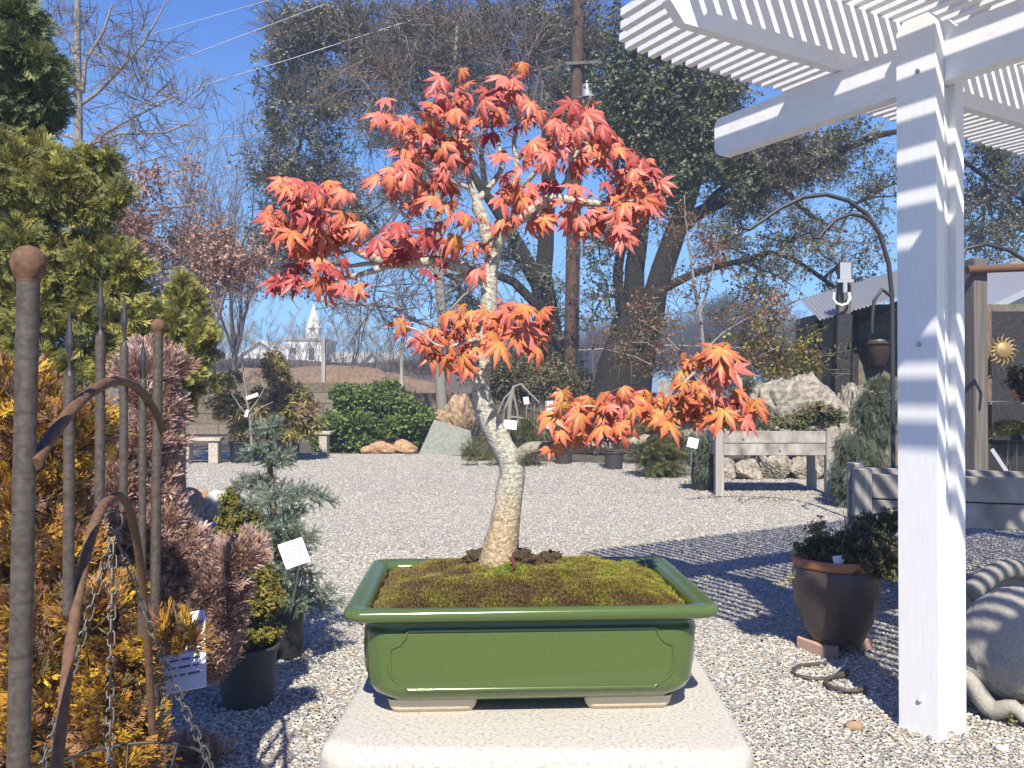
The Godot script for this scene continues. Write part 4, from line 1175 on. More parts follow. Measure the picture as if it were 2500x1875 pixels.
	var leaf_spots := [[Vector3(-0.1265, 1.8076, -1.4736), 0.0364, 1, -0.53], [Vector3(-0.0897, 1.8287, -1.4896), 0.0378, 3, -0.39], [Vector3(-0.017, 1.8029, -1.4567), 0.0418, 1, -0.39], [Vector3(-0.0095, 1.8171, -1.5418), 0.0524, 1, 0.03], [Vector3(-0.0791, 1.7969, -1.5265), 0.0401, 1, -0.32], [Vector3(-0.0653, 1.7434, -1.5037), 0.0406, 0, -0.07], [Vector3(-0.1986, 1.7241, -1.4673), 0.0363, 0, -0.42], [Vector3(-0.1713, 1.7238, -1.4714), 0.0525, 3, -0.34], [Vector3(-0.2357, 1.7624, -1.5329), 0.0523, 1, -0.13], [Vector3(-0.1355, 1.7298, -1.53), 0.0396, 0, -0.06], [Vector3(-0.1419, 1.7641, -1.481), 0.0469, 0, -0.12], [Vector3(-0.1205, 1.7881, -1.5232), 0.0529, 2, -0.49], [Vector3(0.048, 1.7675, -1.538), 0.0377, 0, 0.44], [Vector3(0.0379, 1.7052, -1.5106), 0.0488, 0, 0.40], [Vector3(0.0593, 1.6829, -1.5006), 0.0386, 0, -0.21], [Vector3(-0.1209, 1.6477, -1.4974), 0.0367, 1, -0.53], [Vector3(-0.1392, 1.647, -1.5435), 0.0538, 0, -0.30], [Vector3(-0.181, 1.6656, -1.5048), 0.0411, 0, 0.00], [Vector3(-0.1536, 1.6979, -1.5409), 0.0477, 1, -0.06], [Vector3(-0.1979, 1.6972, -1.5382), 0.0533, 0, -0.28], [Vector3(-0.1229, 1.6972, -1.5008), 0.0433, 0, 0.16], [Vector3(-0.2446, 1.6417, -1.5099), 0.0439, 0, -0.56], [Vector3(-0.2114, 1.6287, -1.4661), 0.0402, 0, -0.56], [Vector3(-0.2063, 1.6584, -1.5313), 0.0366, 1, -0.27], [Vector3(-0.183, 1.6363, -1.4546), 0.0461, 1, -0.31], [Vector3(-0.0181, 1.6722, -1.478), 0.0450, 1, -0.10], [Vector3(-0.1493, 1.7429, -1.4971), 0.0418, 3, -0.27], [Vector3(-0.0414, 1.7291, -1.5497), 0.0402, 2, -0.22], [Vector3(0.0341, 1.7693, -1.4913), 0.0388, 0, -0.09], [Vector3(0.0034, 1.815, -1.5133), 0.0409, 3, -0.09], [Vector3(-0.0381, 1.7881, -1.4856), 0.0495, 2, 0.20], [Vector3(-0.0999, 1.7537, -1.4821), 0.0456, 0, -0.41], [Vector3(-0.091, 1.7434, -1.5404), 0.0380, 1, 0.23], [Vector3(-0.1062, 1.6636, -1.4562), 0.0384, 1, 0.00], [Vector3(-0.0986, 1.7134, -1.5265), 0.0481, 0, 0.00], [Vector3(-0.1568, 1.7056, -1.4737), 0.0409, 1, -0.12], [Vector3(-0.0254, 1.7529, -1.4678), 0.0432, 3, 0.24], [Vector3(-0.0494, 1.7605, -1.4543), 0.0475, 1, 0.26], [Vector3(0.1364, 1.7672, -1.5396), 0.0555, 1, 0.46], [Vector3(0.1087, 1.7797, -1.5235), 0.0550, 2, -0.16], [Vector3(0.0614, 1.6656, -1.4518), 0.0395, 1, 0.11], [Vector3(0.1482, 1.71, -1.5466), 0.0521, 0, 0.40], [Vector3(0.1777, 1.7084, -1.491), 0.0535, 0, 0.12], [Vector3(0.0935, 1.72, -1.5121), 0.0518, 1, 0.41], [Vector3(0.0857, 1.685, -1.4793), 0.0383, 1, -0.12], [Vector3(0.1681, 1.626, -1.4944), 0.0376, 2, 0.37], [Vector3(0.2312, 1.6643, -1.4882), 0.0538, 2, 0.32], [Vector3(0.2535, 1.6489, -1.4831), 0.0348, 2, -0.09], [Vector3(0.2146, 1.6379, -1.4545), 0.0372, 0, 0.19], [Vector3(0.2314, 1.6167, -1.5284), 0.0431, 1, 0.49], [Vector3(0.0568, 1.5595, -1.479), 0.0364, 3, 0.44], [Vector3(0.0327, 1.5679, -1.5482), 0.0449, 0, 0.45], [Vector3(0.1154, 1.5553, -1.4708), 0.0355, 1, 0.52], [Vector3(0.1871, 1.5408, -1.4555), 0.0372, 1, 0.67], [Vector3(0.2154, 1.5735, -1.5177), 0.0384, 1, 0.66], [Vector3(0.2428, 1.577, -1.4541), 0.0434, 1, 0.17], [Vector3(0.2348, 1.5923, -1.4749), 0.0540, 0, 0.65], [Vector3(0.1936, 1.5201, -1.4622), 0.0444, 1, 0.48], [Vector3(0.2696, 1.6343, -1.5274), 0.0440, 1, 0.65], [Vector3(0.169, 1.5922, -1.5488), 0.0460, 0, 0.00], [Vector3(0.0345, 1.6094, -1.4742), 0.0425, 1, 0.35], [Vector3(0.0194, 1.5882, -1.4537), 0.0421, 3, 0.08], [Vector3(-0.0197, 1.5932, -1.4749), 0.0519, 1, -0.11], [Vector3(-0.0205, 1.5648, -1.5331), 0.0460, 0, 0.25], [Vector3(0.0761, 1.7219, -1.4532), 0.0388, 1, -0.01], [Vector3(0.1183, 1.7181, -1.4742), 0.0385, 1, -0.07], [Vector3(0.1592, 1.7219, -1.4731), 0.0515, 2, 0.50], [Vector3(0.1867, 1.6781, -1.4642), 0.0352, 3, 0.30], [Vector3(0.1624, 1.6839, -1.5428), 0.0476, 1, 0.46], [Vector3(0.1328, 1.6813, -1.5491), 0.0445, 1, -0.07], [Vector3(0.2007, 1.653, -1.5401), 0.0494, 0, 0.50], [Vector3(0.2162, 1.6331, -1.5291), 0.0509, 0, 0.38], [Vector3(0.1828, 1.6047, -1.4994), 0.0368, 3, -0.09], [Vector3(0.1998, 1.5816, -1.4711), 0.0515, 0, 0.31], [Vector3(0.1491, 1.5757, -1.54), 0.0549, 1, 0.43], [Vector3(0.185, 1.5679, -1.4837), 0.0476, 1, 0.04], [Vector3(0.1354, 1.5522, -1.53), 0.0488, 0, 0.04], [Vector3(0.1824, 1.544, -1.5315), 0.0465, 1, 0.22], [Vector3(0.1004, 1.5789, -1.5155), 0.0492, 1, -0.04], [Vector3(0.1102, 1.6159, -1.4768), 0.0526, 1, 0.07], [Vector3(0.0637, 1.6415, -1.5456), 0.0376, 2, 0.01], [Vector3(0.0465, 1.5987, -1.5471), 0.0559, 1, 0.27], [Vector3(0.0034, 1.6258, -1.5168), 0.0363, 0, 0.23], [Vector3(-0.3892, 1.604, -1.5399), 0.0386, 3, -0.66], [Vector3(-0.3849, 1.6375, -1.5469), 0.0499, 1, -0.55], [Vector3(-0.3948, 1.6091, -1.456), 0.0372, 0, -0.28], [Vector3(-0.3092, 1.6182, -1.5135), 0.0468, 0, -0.49], [Vector3(-0.308, 1.575, -1.5246), 0.0544, 0, -0.60], [Vector3(-0.435, 1.5637, -1.4719), 0.0344, 0, -0.14], [Vector3(-0.4411, 1.5615, -1.5422), 0.0363, 0, -0.36], [Vector3(-0.4167, 1.558, -1.5376), 0.0383, 0, -0.50], [Vector3(-0.3808, 1.5311, -1.531), 0.0517, 1, -0.41], [Vector3(-0.3936, 1.5289, -1.5378), 0.0472, 3, -0.68], [Vector3(-0.3286, 1.5204, -1.5379), 0.0400, 1, -0.59], [Vector3(-0.3941, 1.4804, -1.5171), 0.0421, 2, 0.09], [Vector3(-0.4169, 1.4692, -1.5392), 0.0518, 1, -0.13], [Vector3(-0.428, 1.4465, -1.4972), 0.0454, 2, -0.28], [Vector3(-0.3232, 1.4706, -1.4526), 0.0346, 2, -0.07], [Vector3(-0.3476, 1.4901, -1.5094), 0.0451, 0, -0.06], [Vector3(-0.3392, 1.4405, -1.5365), 0.0483, 1, -0.58], [Vector3(-0.2906, 1.434, -1.4639), 0.0412, 1, -0.65], [Vector3(-0.2828, 1.4478, -1.5268), 0.0463, 0, 0.02], [Vector3(-0.2341, 1.5164, -1.4511), 0.0501, 2, -0.20], [Vector3(-0.2098, 1.5596, -1.5328), 0.0375, 1, 0.08], [Vector3(-0.2226, 1.512, -1.5043), 0.0427, 0, -0.36], [Vector3(-0.2007, 1.5102, -1.5287), 0.0420, 2, -0.30], [Vector3(-0.2648, 1.5476, -1.4734), 0.0439, 0, -0.61], [Vector3(-0.3073, 1.5624, -1.5466), 0.0380, 0, 0.08], [Vector3(-0.345, 1.6104, -1.4614), 0.0462, 2, -0.26], [Vector3(-0.3511, 1.6097, -1.5385), 0.0464, 0, -0.19], [Vector3(-0.369, 1.5741, -1.4934), 0.0519, 2, -0.27], [Vector3(-0.1921, 1.539, -1.5277), 0.0370, 1, -0.55], [Vector3(-0.399, 1.6182, -1.5381), 0.0399, 0, -0.00], [Vector3(-0.3427, 1.5672, -1.4802), 0.0510, 2, -0.50], [Vector3(-0.3579, 1.5489, -1.4922), 0.0507, 0, -0.43], [Vector3(-0.3885, 1.5316, -1.4667), 0.0513, 3, -0.21], [Vector3(-0.4132, 1.5317, -1.4676), 0.0372, 0, -0.01], [Vector3(-0.3804, 1.5044, -1.4994), 0.0418, 3, -0.62], [Vector3(-0.3398, 1.5388, -1.5042), 0.0532, 3, -0.62], [Vector3(-0.3225, 1.559, -1.5211), 0.0356, 1, -0.01], [Vector3(-0.3839, 1.4518, -1.4812), 0.0453, 2, -0.37], [Vector3(-0.3467, 1.4542, -1.4987), 0.0493, 0, 0.08], [Vector3(-0.3051, 1.4876, -1.4984), 0.0365, 2, -0.08], [Vector3(-0.0985, 1.5676, -1.4745), 0.0511, 1, -0.03], [Vector3(-0.1017, 1.5269, -1.4857), 0.0499, 3, 0.17], [Vector3(-0.1387, 1.5352, -1.5486), 0.0491, 1, -0.05], [Vector3(-0.1892, 1.5354, -1.5177), 0.0477, 1, -0.27], [Vector3(-0.2036, 1.5509, -1.4813), 0.0526, 2, -0.02], [Vector3(-0.1557, 1.5382, -1.4967), 0.0531, 2, -0.09], [Vector3(-0.1418, 1.597, -1.4806), 0.0517, 0, -0.26], [Vector3(-0.0672, 1.4745, -1.5287), 0.0482, 1, -0.24], [Vector3(-0.1488, 1.4661, -1.4942), 0.0377, 2, -0.41], [Vector3(-0.1751, 1.6028, -1.5271), 0.0430, 1, -0.05], [Vector3(-0.1232, 1.5918, -1.5162), 0.0381, 0, -0.52], [Vector3(-0.0779, 1.5543, -1.4583), 0.0368, 3, -0.13], [Vector3(-0.1158, 1.5268, -1.5309), 0.0393, 1, 0.12], [Vector3(-0.2021, 1.3784, -1.5402), 0.0436, 3, -0.59], [Vector3(-0.1659, 1.348, -1.5076), 0.0422, 1, -0.16], [Vector3(-0.1572, 1.3366, -1.5121), 0.0372, 4, -0.57], [Vector3(-0.1201, 1.3088, -1.4903), 0.0534, 3, 0.18], [Vector3(-0.0873, 1.3144, -1.468), 0.0471, 3, 0.16], [Vector3(-0.0667, 1.3275, -1.4827), 0.0405, 3, 0.04], [Vector3(-0.0703, 1.3897, -1.4523), 0.0343, 4, -0.35], [Vector3(-0.0472, 1.4012, -1.5449), 0.0531, 3, -0.26], [Vector3(-0.114, 1.3972, -1.5301), 0.0522, 3, 0.16], [Vector3(-0.0945, 1.3909, -1.5453), 0.0393, 3, 0.08], [Vector3(-0.0361, 1.39, -1.5084), 0.0452, 3, -0.07], [Vector3(-0.0067, 1.395, -1.5074), 0.0540, 1, -0.21], [Vector3(0.0085, 1.4044, -1.526), 0.0553, 0, 0.17], [Vector3(0.0228, 1.4004, -1.4617), 0.0468, 4, -0.20], [Vector3(0.0506, 1.396, -1.5175), 0.0505, 3, 0.49], [Vector3(-0.0109, 1.371, -1.5118), 0.0520, 0, -0.26], [Vector3(0.0107, 1.3487, -1.4803), 0.0529, 3, -0.08], [Vector3(0.0348, 1.3378, -1.4906), 0.0467, 1, -0.24], [Vector3(0.0539, 1.3604, -1.5397), 0.0504, 4, -0.22], [Vector3(0.0444, 1.3274, -1.481), 0.0391, 3, -0.16], [Vector3(-0.0379, 1.3563, -1.4827), 0.0470, 3, 0.17], [Vector3(-0.0775, 1.3611, -1.5496), 0.0547, 0, -0.20], [Vector3(-0.1135, 1.3378, -1.49), 0.0427, 4, -0.47], [Vector3(-0.1439, 1.3198, -1.5317), 0.0415, 3, -0.07], [Vector3(-0.0936, 1.3039, -1.4912), 0.0351, 4, -0.04], [Vector3(-0.0759, 1.2981, -1.4684), 0.0448, 3, -0.35], [Vector3(-0.1478, 1.3564, -1.5193), 0.0479, 3, -0.29], [Vector3(0.0182, 1.3665, -1.4864), 0.0535, 1, 0.34], [Vector3(0.0353, 1.3635, -1.5123), 0.0384, 3, 0.07], [Vector3(-0.0211, 1.335, -1.4568), 0.0529, 4, -0.27], [Vector3(-0.1042, 1.3576, -1.5488), 0.0551, 1, -0.35], [Vector3(0.0915, 1.2492, -1.5104), 0.0415, 4, -0.09], [Vector3(0.0843, 1.2289, -1.4591), 0.0391, 4, -0.34], [Vector3(0.0662, 1.2148, -1.4722), 0.0526, 4, 0.10], [Vector3(0.1702, 1.2474, -1.5393), 0.0519, 3, 0.16], [Vector3(0.1937, 1.2565, -1.4649), 0.0388, 3, 0.42], [Vector3(0.1932, 1.2377, -1.4799), 0.0532, 1, 0.01], [Vector3(0.1189, 1.2109, -1.4663), 0.0497, 3, -0.40], [Vector3(0.156, 1.2188, -1.5181), 0.0465, 3, -0.30], [Vector3(0.1348, 1.1916, -1.5459), 0.0415, 3, 0.03], [Vector3(0.1026, 1.1866, -1.5024), 0.0382, 3, -0.36], [Vector3(0.0819, 1.1795, -1.4597), 0.0347, 3, 0.36], [Vector3(0.0806, 1.1595, -1.4817), 0.0370, 3, 0.38], [Vector3(0.19, 1.195, -1.4561), 0.0532, 3, 0.37], [Vector3(0.161, 1.1876, -1.4789), 0.0521, 3, -0.03], [Vector3(0.2508, 1.228, -1.5202), 0.0503, 3, -0.39], [Vector3(0.2307, 1.2424, -1.5155), 0.0546, 3, 0.10], [Vector3(0.2537, 1.2474, -1.5378), 0.0506, 3, -0.50], [Vector3(0.2693, 1.214, -1.506), 0.0491, 4, 0.29], [Vector3(0.2892, 1.2043, -1.5224), 0.0467, 4, 0.21], [Vector3(0.3084, 1.2658, -1.5003), 0.0381, 4, 0.04], [Vector3(0.3129, 1.2875, -1.5344), 0.0457, 4, 0.17], [Vector3(0.3286, 1.2605, -1.4568), 0.0373, 4, 0.01], [Vector3(0.3776, 1.2808, -1.5375), 0.0411, 4, 0.25], [Vector3(0.3541, 1.2839, -1.4891), 0.0483, 3, 0.02], [Vector3(0.3252, 1.3089, -1.5362), 0.0426, 4, 0.08], [Vector3(0.3384, 1.3187, -1.4887), 0.0431, 4, 0.21], [Vector3(0.3665, 1.3057, -1.4528), 0.0509, 3, -0.08], [Vector3(0.3615, 1.3242, -1.4519), 0.0525, 4, -0.13], [Vector3(0.351, 1.329, -1.4653), 0.0373, 3, -0.24], [Vector3(0.4009, 1.3234, -1.5349), 0.0527, 3, 0.09], [Vector3(0.3782, 1.2975, -1.4732), 0.0452, 1, -0.38], [Vector3(0.3961, 1.2916, -1.4977), 0.0493, 1, 0.39], [Vector3(0.3719, 1.2174, -1.4685), 0.0504, 4, -0.27], [Vector3(0.3228, 1.2182, -1.5496), 0.0508, 3, 0.49], [Vector3(0.3409, 1.2157, -1.5421), 0.0553, 3, -0.23], [Vector3(0.3537, 1.2054, -1.4879), 0.0515, 3, -0.42], [Vector3(0.4148, 1.2091, -1.5334), 0.0478, 4, 0.31], [Vector3(0.4089, 1.2021, -1.4607), 0.0461, 1, 0.48], [Vector3(0.4486, 1.2235, -1.5412), 0.0422, 3, 0.41], [Vector3(0.4241, 1.2424, -1.5147), 0.0535, 3, -0.06], [Vector3(0.4412, 1.2332, -1.51), 0.0360, 4, 0.40], [Vector3(0.4052, 1.2517, -1.5132), 0.0405, 3, 0.48], [Vector3(0.4206, 1.2372, -1.5358), 0.0494, 3, -0.01], [Vector3(0.2763, 1.1941, -1.4807), 0.0522, 4, -0.01], [Vector3(0.3529, 1.2374, -1.5125), 0.0421, 4, -0.13], [Vector3(0.3314, 1.2474, -1.5334), 0.0540, 3, -0.27], [Vector3(0.3925, 1.2372, -1.5393), 0.0540, 4, -0.35], [Vector3(0.1793, 1.2239, -1.5158), 0.0495, 3, 0.03], [Vector3(0.2584, 1.2164, -1.5105), 0.0459, 4, -0.03], [Vector3(0.2813, 1.2328, -1.5487), 0.0434, 4, -0.47], [Vector3(0.2138, 1.2217, -1.4582), 0.0479, 4, 0.26], [Vector3(0.1408, 1.2375, -1.4998), 0.0459, 3, -0.44], [Vector3(0.1123, 1.1704, -1.5098), 0.0403, 4, 0.43], [Vector3(0.3585, 1.2541, -1.4701), 0.0357, 1, 0.28], [Vector3(0.309, 1.2373, -1.5282), 0.0542, 3, 0.35], [Vector3(0.0262, 1.7181, -1.6172), 0.0453, 1, 0.45], [Vector3(0.0178, 1.7907, -1.5124), 0.0404, 1, -0.17], [Vector3(0.0168, 1.6185, -1.5424), 0.0413, 3, -0.03], [Vector3(0.1539, 1.7912, -1.5623), 0.0311, 0, 0.15], [Vector3(-0.2373, 1.797, -1.5488), 0.0406, 1, 0.00], [Vector3(0.1631, 1.1973, -1.5379), 0.0363, 4, -0.07], [Vector3(-0.1932, 1.7254, -1.6335), 0.0476, 1, -0.42], [Vector3(-0.2431, 1.5324, -1.5764), 0.0286, 0, -0.51], [Vector3(-0.0389, 1.814, -1.5897), 0.0343, 2, -0.11], [Vector3(0.324, 1.2129, -1.5375), 0.0449, 3, -0.18], [Vector3(-0.1617, 1.5635, -1.5939), 0.0285, 0, 0.06], [Vector3(-0.1547, 1.7733, -1.6196), 0.0311, 3, -0.01], [Vector3(0.206, 1.5918, -1.5296), 0.0411, 1, 0.38], [Vector3(-0.208, 1.6805, -1.6083), 0.0443, 0, -0.03], [Vector3(-0.0983, 1.6881, -1.5527), 0.0463, 1, -0.02], [Vector3(0.2605, 1.6985, -1.6082), 0.0296, 0, 0.31], [Vector3(-0.1431, 1.7387, -1.5175), 0.0437, 1, -0.03], [Vector3(-0.4494, 1.6653, -1.6201), 0.0446, 0, -0.11], [Vector3(0.1171, 1.5629, -1.5571), 0.0418, 2, 0.58], [Vector3(0.3971, 1.3341, -1.5566), 0.0333, 4, -0.43], [Vector3(-0.3213, 1.5464, -1.5547), 0.0346, 0, -0.11], [Vector3(-0.0729, 1.5225, -1.5341), 0.0373, 0, 0.14], [Vector3(-0.1175, 1.6498, -1.6051), 0.0469, 1, -0.54], [Vector3(-0.0394, 1.7881, -1.6143), 0.0319, 1, 0.00], [Vector3(-0.1353, 1.3392, -1.568), 0.0305, 3, 0.10], [Vector3(-0.3389, 1.64, -1.5375), 0.0335, 3, -0.21], [Vector3(-0.2051, 1.7897, -1.6366), 0.0396, 1, -0.45], [Vector3(0.101, 1.5654, -1.5125), 0.0391, 1, 0.25], [Vector3(0.0062, 1.8234, -1.5155), 0.0303, 1, 0.29], [Vector3(0.2589, 1.6188, -1.5584), 0.0416, 0, -0.04], [Vector3(0.1491, 1.2326, -1.6317), 0.0342, 3, 0.06], [Vector3(0.1767, 1.6938, -1.5842), 0.0447, 2, -0.02], [Vector3(-0.3539, 1.5468, -1.5874), 0.0474, 2, -0.21], [Vector3(-0.3715, 1.5181, -1.58), 0.0348, 1, -0.55], [Vector3(0.291, 1.2365, -1.5886), 0.0388, 1, 0.01], [Vector3(-0.19, 1.7188, -1.5465), 0.0396, 0, -0.61], [Vector3(-0.1396, 1.5803, -1.6254), 0.0346, 1, -0.42], [Vector3(-0.1539, 1.8492, -1.6293), 0.0361, 2, -0.26], [Vector3(-0.316, 1.6384, -1.6287), 0.0346, 1, -0.40], [Vector3(0.0676, 1.6004, -1.6294), 0.0473, 1, 0.30], [Vector3(0.0151, 1.873, -1.5776), 0.0382, 3, 0.35], [Vector3(0.1553, 1.7772, -1.5919), 0.0382, 0, 0.34], [Vector3(-0.4741, 1.5953, -1.6353), 0.0469, 3, -0.47], [Vector3(-0.1843, 1.5952, -1.546), 0.0386, 0, -0.49], [Vector3(-0.013, 1.6378, -1.5107), 0.0277, 1, 0.30], [Vector3(-0.0097, 1.6299, -1.5567), 0.0421, 3, 0.17], [Vector3(0.1161, 1.6796, -1.5688), 0.0467, 1, 0.25], [Vector3(-0.0135, 1.4157, -1.5841), 0.0319, 1, 0.37], [Vector3(0.1181, 1.1987, -1.6006), 0.0469, 3, 0.10], [Vector3(-0.1329, 1.7008, -1.5511), 0.0315, 1, -0.13], [Vector3(-0.0561, 1.759, -1.5316), 0.0290, 0, -0.41], [Vector3(-0.2064, 1.514, -1.5329), 0.0290, 0, -0.01], [Vector3(-0.2566, 1.7964, -1.6326), 0.0465, 0, -0.51], [Vector3(-0.2335, 1.6611, -1.6357), 0.0369, 1, 0.03], [Vector3(0.2686, 1.6209, -1.576), 0.0346, 1, 0.03], [Vector3(-0.2192, 1.6867, -1.6392), 0.0378, 0, 0.07], [Vector3(-0.0733, 1.3874, -1.5761), 0.0449, 4, 0.05], [Vector3(0.0723, 1.6967, -1.5845), 0.0377, 1, 0.11], [Vector3(-0.3853, 1.5843, -1.5305), 0.0356, 0, 0.00], [Vector3(-0.2122, 1.5138, -1.5264), 0.0357, 1, -0.46], [Vector3(0.4034, 1.3386, -1.5622), 0.0337, 3, 0.17], [Vector3(0.3664, 1.2463, -1.6245), 0.0483, 4, -0.32], [Vector3(0.2069, 1.2242, -1.5579), 0.0320, 1, -0.12], [Vector3(0.1614, 1.7176, -1.5536), 0.0283, 2, 0.67], [Vector3(-0.0717, 1.3231, -1.5898), 0.0433, 3, 0.12], [Vector3(0.1579, 1.7387, -1.5643), 0.0440, 0, 0.19], [Vector3(-0.3009, 1.5782, -1.566), 0.0347, 0, -0.65], [Vector3(0.3278, 1.3017, -1.5568), 0.0327, 3, -0.01], [Vector3(0.2328, 1.6426, -1.5729), 0.0395, 3, 0.53], [Vector3(0.0049, 1.6224, -1.5552), 0.0373, 1, 0.42], [Vector3(0.3612, 1.2148, -1.6136), 0.0373, 3, 0.31], [Vector3(-0.4435, 1.5574, -1.5329), 0.0276, 1, -0.15], [Vector3(-0.0405, 1.3957, -1.6164), 0.0440, 4, -0.02], [Vector3(-0.4083, 1.6045, -1.54), 0.0423, 2, 0.05], [Vector3(-0.109, 1.812, -1.593), 0.0327, 3, 0.00]]
	var stalks := MB.new()
	stalks.col = Color(0.36, 0.09, 0.06)
	for q in leaf_spots:
		var p: Vector3 = q[0]
		var shape: int = rng.randi() % 12
		var hue: int = q[2]
		var lean := rng.randf_range(0.15, 0.95)      # how far the blade tips up from hanging
		var bs := Basis(Vector3.UP, rng.randf_range(-0.9, 0.9)) * Basis(Vector3.BACK, q[3]) * Basis(Vector3.RIGHT, -lean)
		shared(kinds[shape * 5 + hue], "leaf", M.leaf, tree, Transform3D(bs.scaled(Vector3.ONE * q[1]), p))
		var from := nearest(wood, p)
		var to: Vector3 = from[0]
		if to.distance_to(p) > 0.075:
			to = p + (to - p).normalized() * rng.randf_range(0.05, 0.075)
		var mid := p.lerp(to, 0.4) + Vector3(0, 0.008, 0)
		stalks.tube([[p, 0.0007], [mid, 0.0008], [to, 0.0010]], 4, 0.0, null, false)
	part(stalks, "leaf_stalks", M.vert, tree)
	# smaller leaves inside the crown, past the three hundred built singly
	var inner := []
	for q in leaf_spots:
		var e := nearest(wood, q[0])
		for k in 2 if q[0].y > 1.38 else 1:
			var p: Vector3 = q[0].lerp(e[0], rng.randf_range(0.0, 0.7)) + rv(0.02)
			var bs := (Basis(Vector3.UP, rng.randf_range(-1.5, 1.5)) * Basis(Vector3.BACK, rng.randf_range(-0.8, 0.8)) * Basis(Vector3.RIGHT, -rng.randf_range(0.0, 1.1))).scaled(Vector3.ONE * rng.randf_range(0.020, 0.036))
			p -= foot
			inner.append([bs.x.x, bs.y.x, bs.z.x, p.x, bs.x.y, bs.y.y, bs.z.y, p.y, bs.x.z, bs.y.z, bs.z.z, p.z, 1.0, 1.0, 1.0, 1.0, 2 if q[2] == 2 else q[2]])
	for h in 5:
		var buf := PackedFloat32Array()
		for r in inner:
			if r[16] == h:
				buf.append_array(PackedFloat32Array(r.slice(0, 16)))
		copies(tree, "small_leaves", kinds[5 * (2 + h) + h], M.leaf, buf, buf.size() / 16)

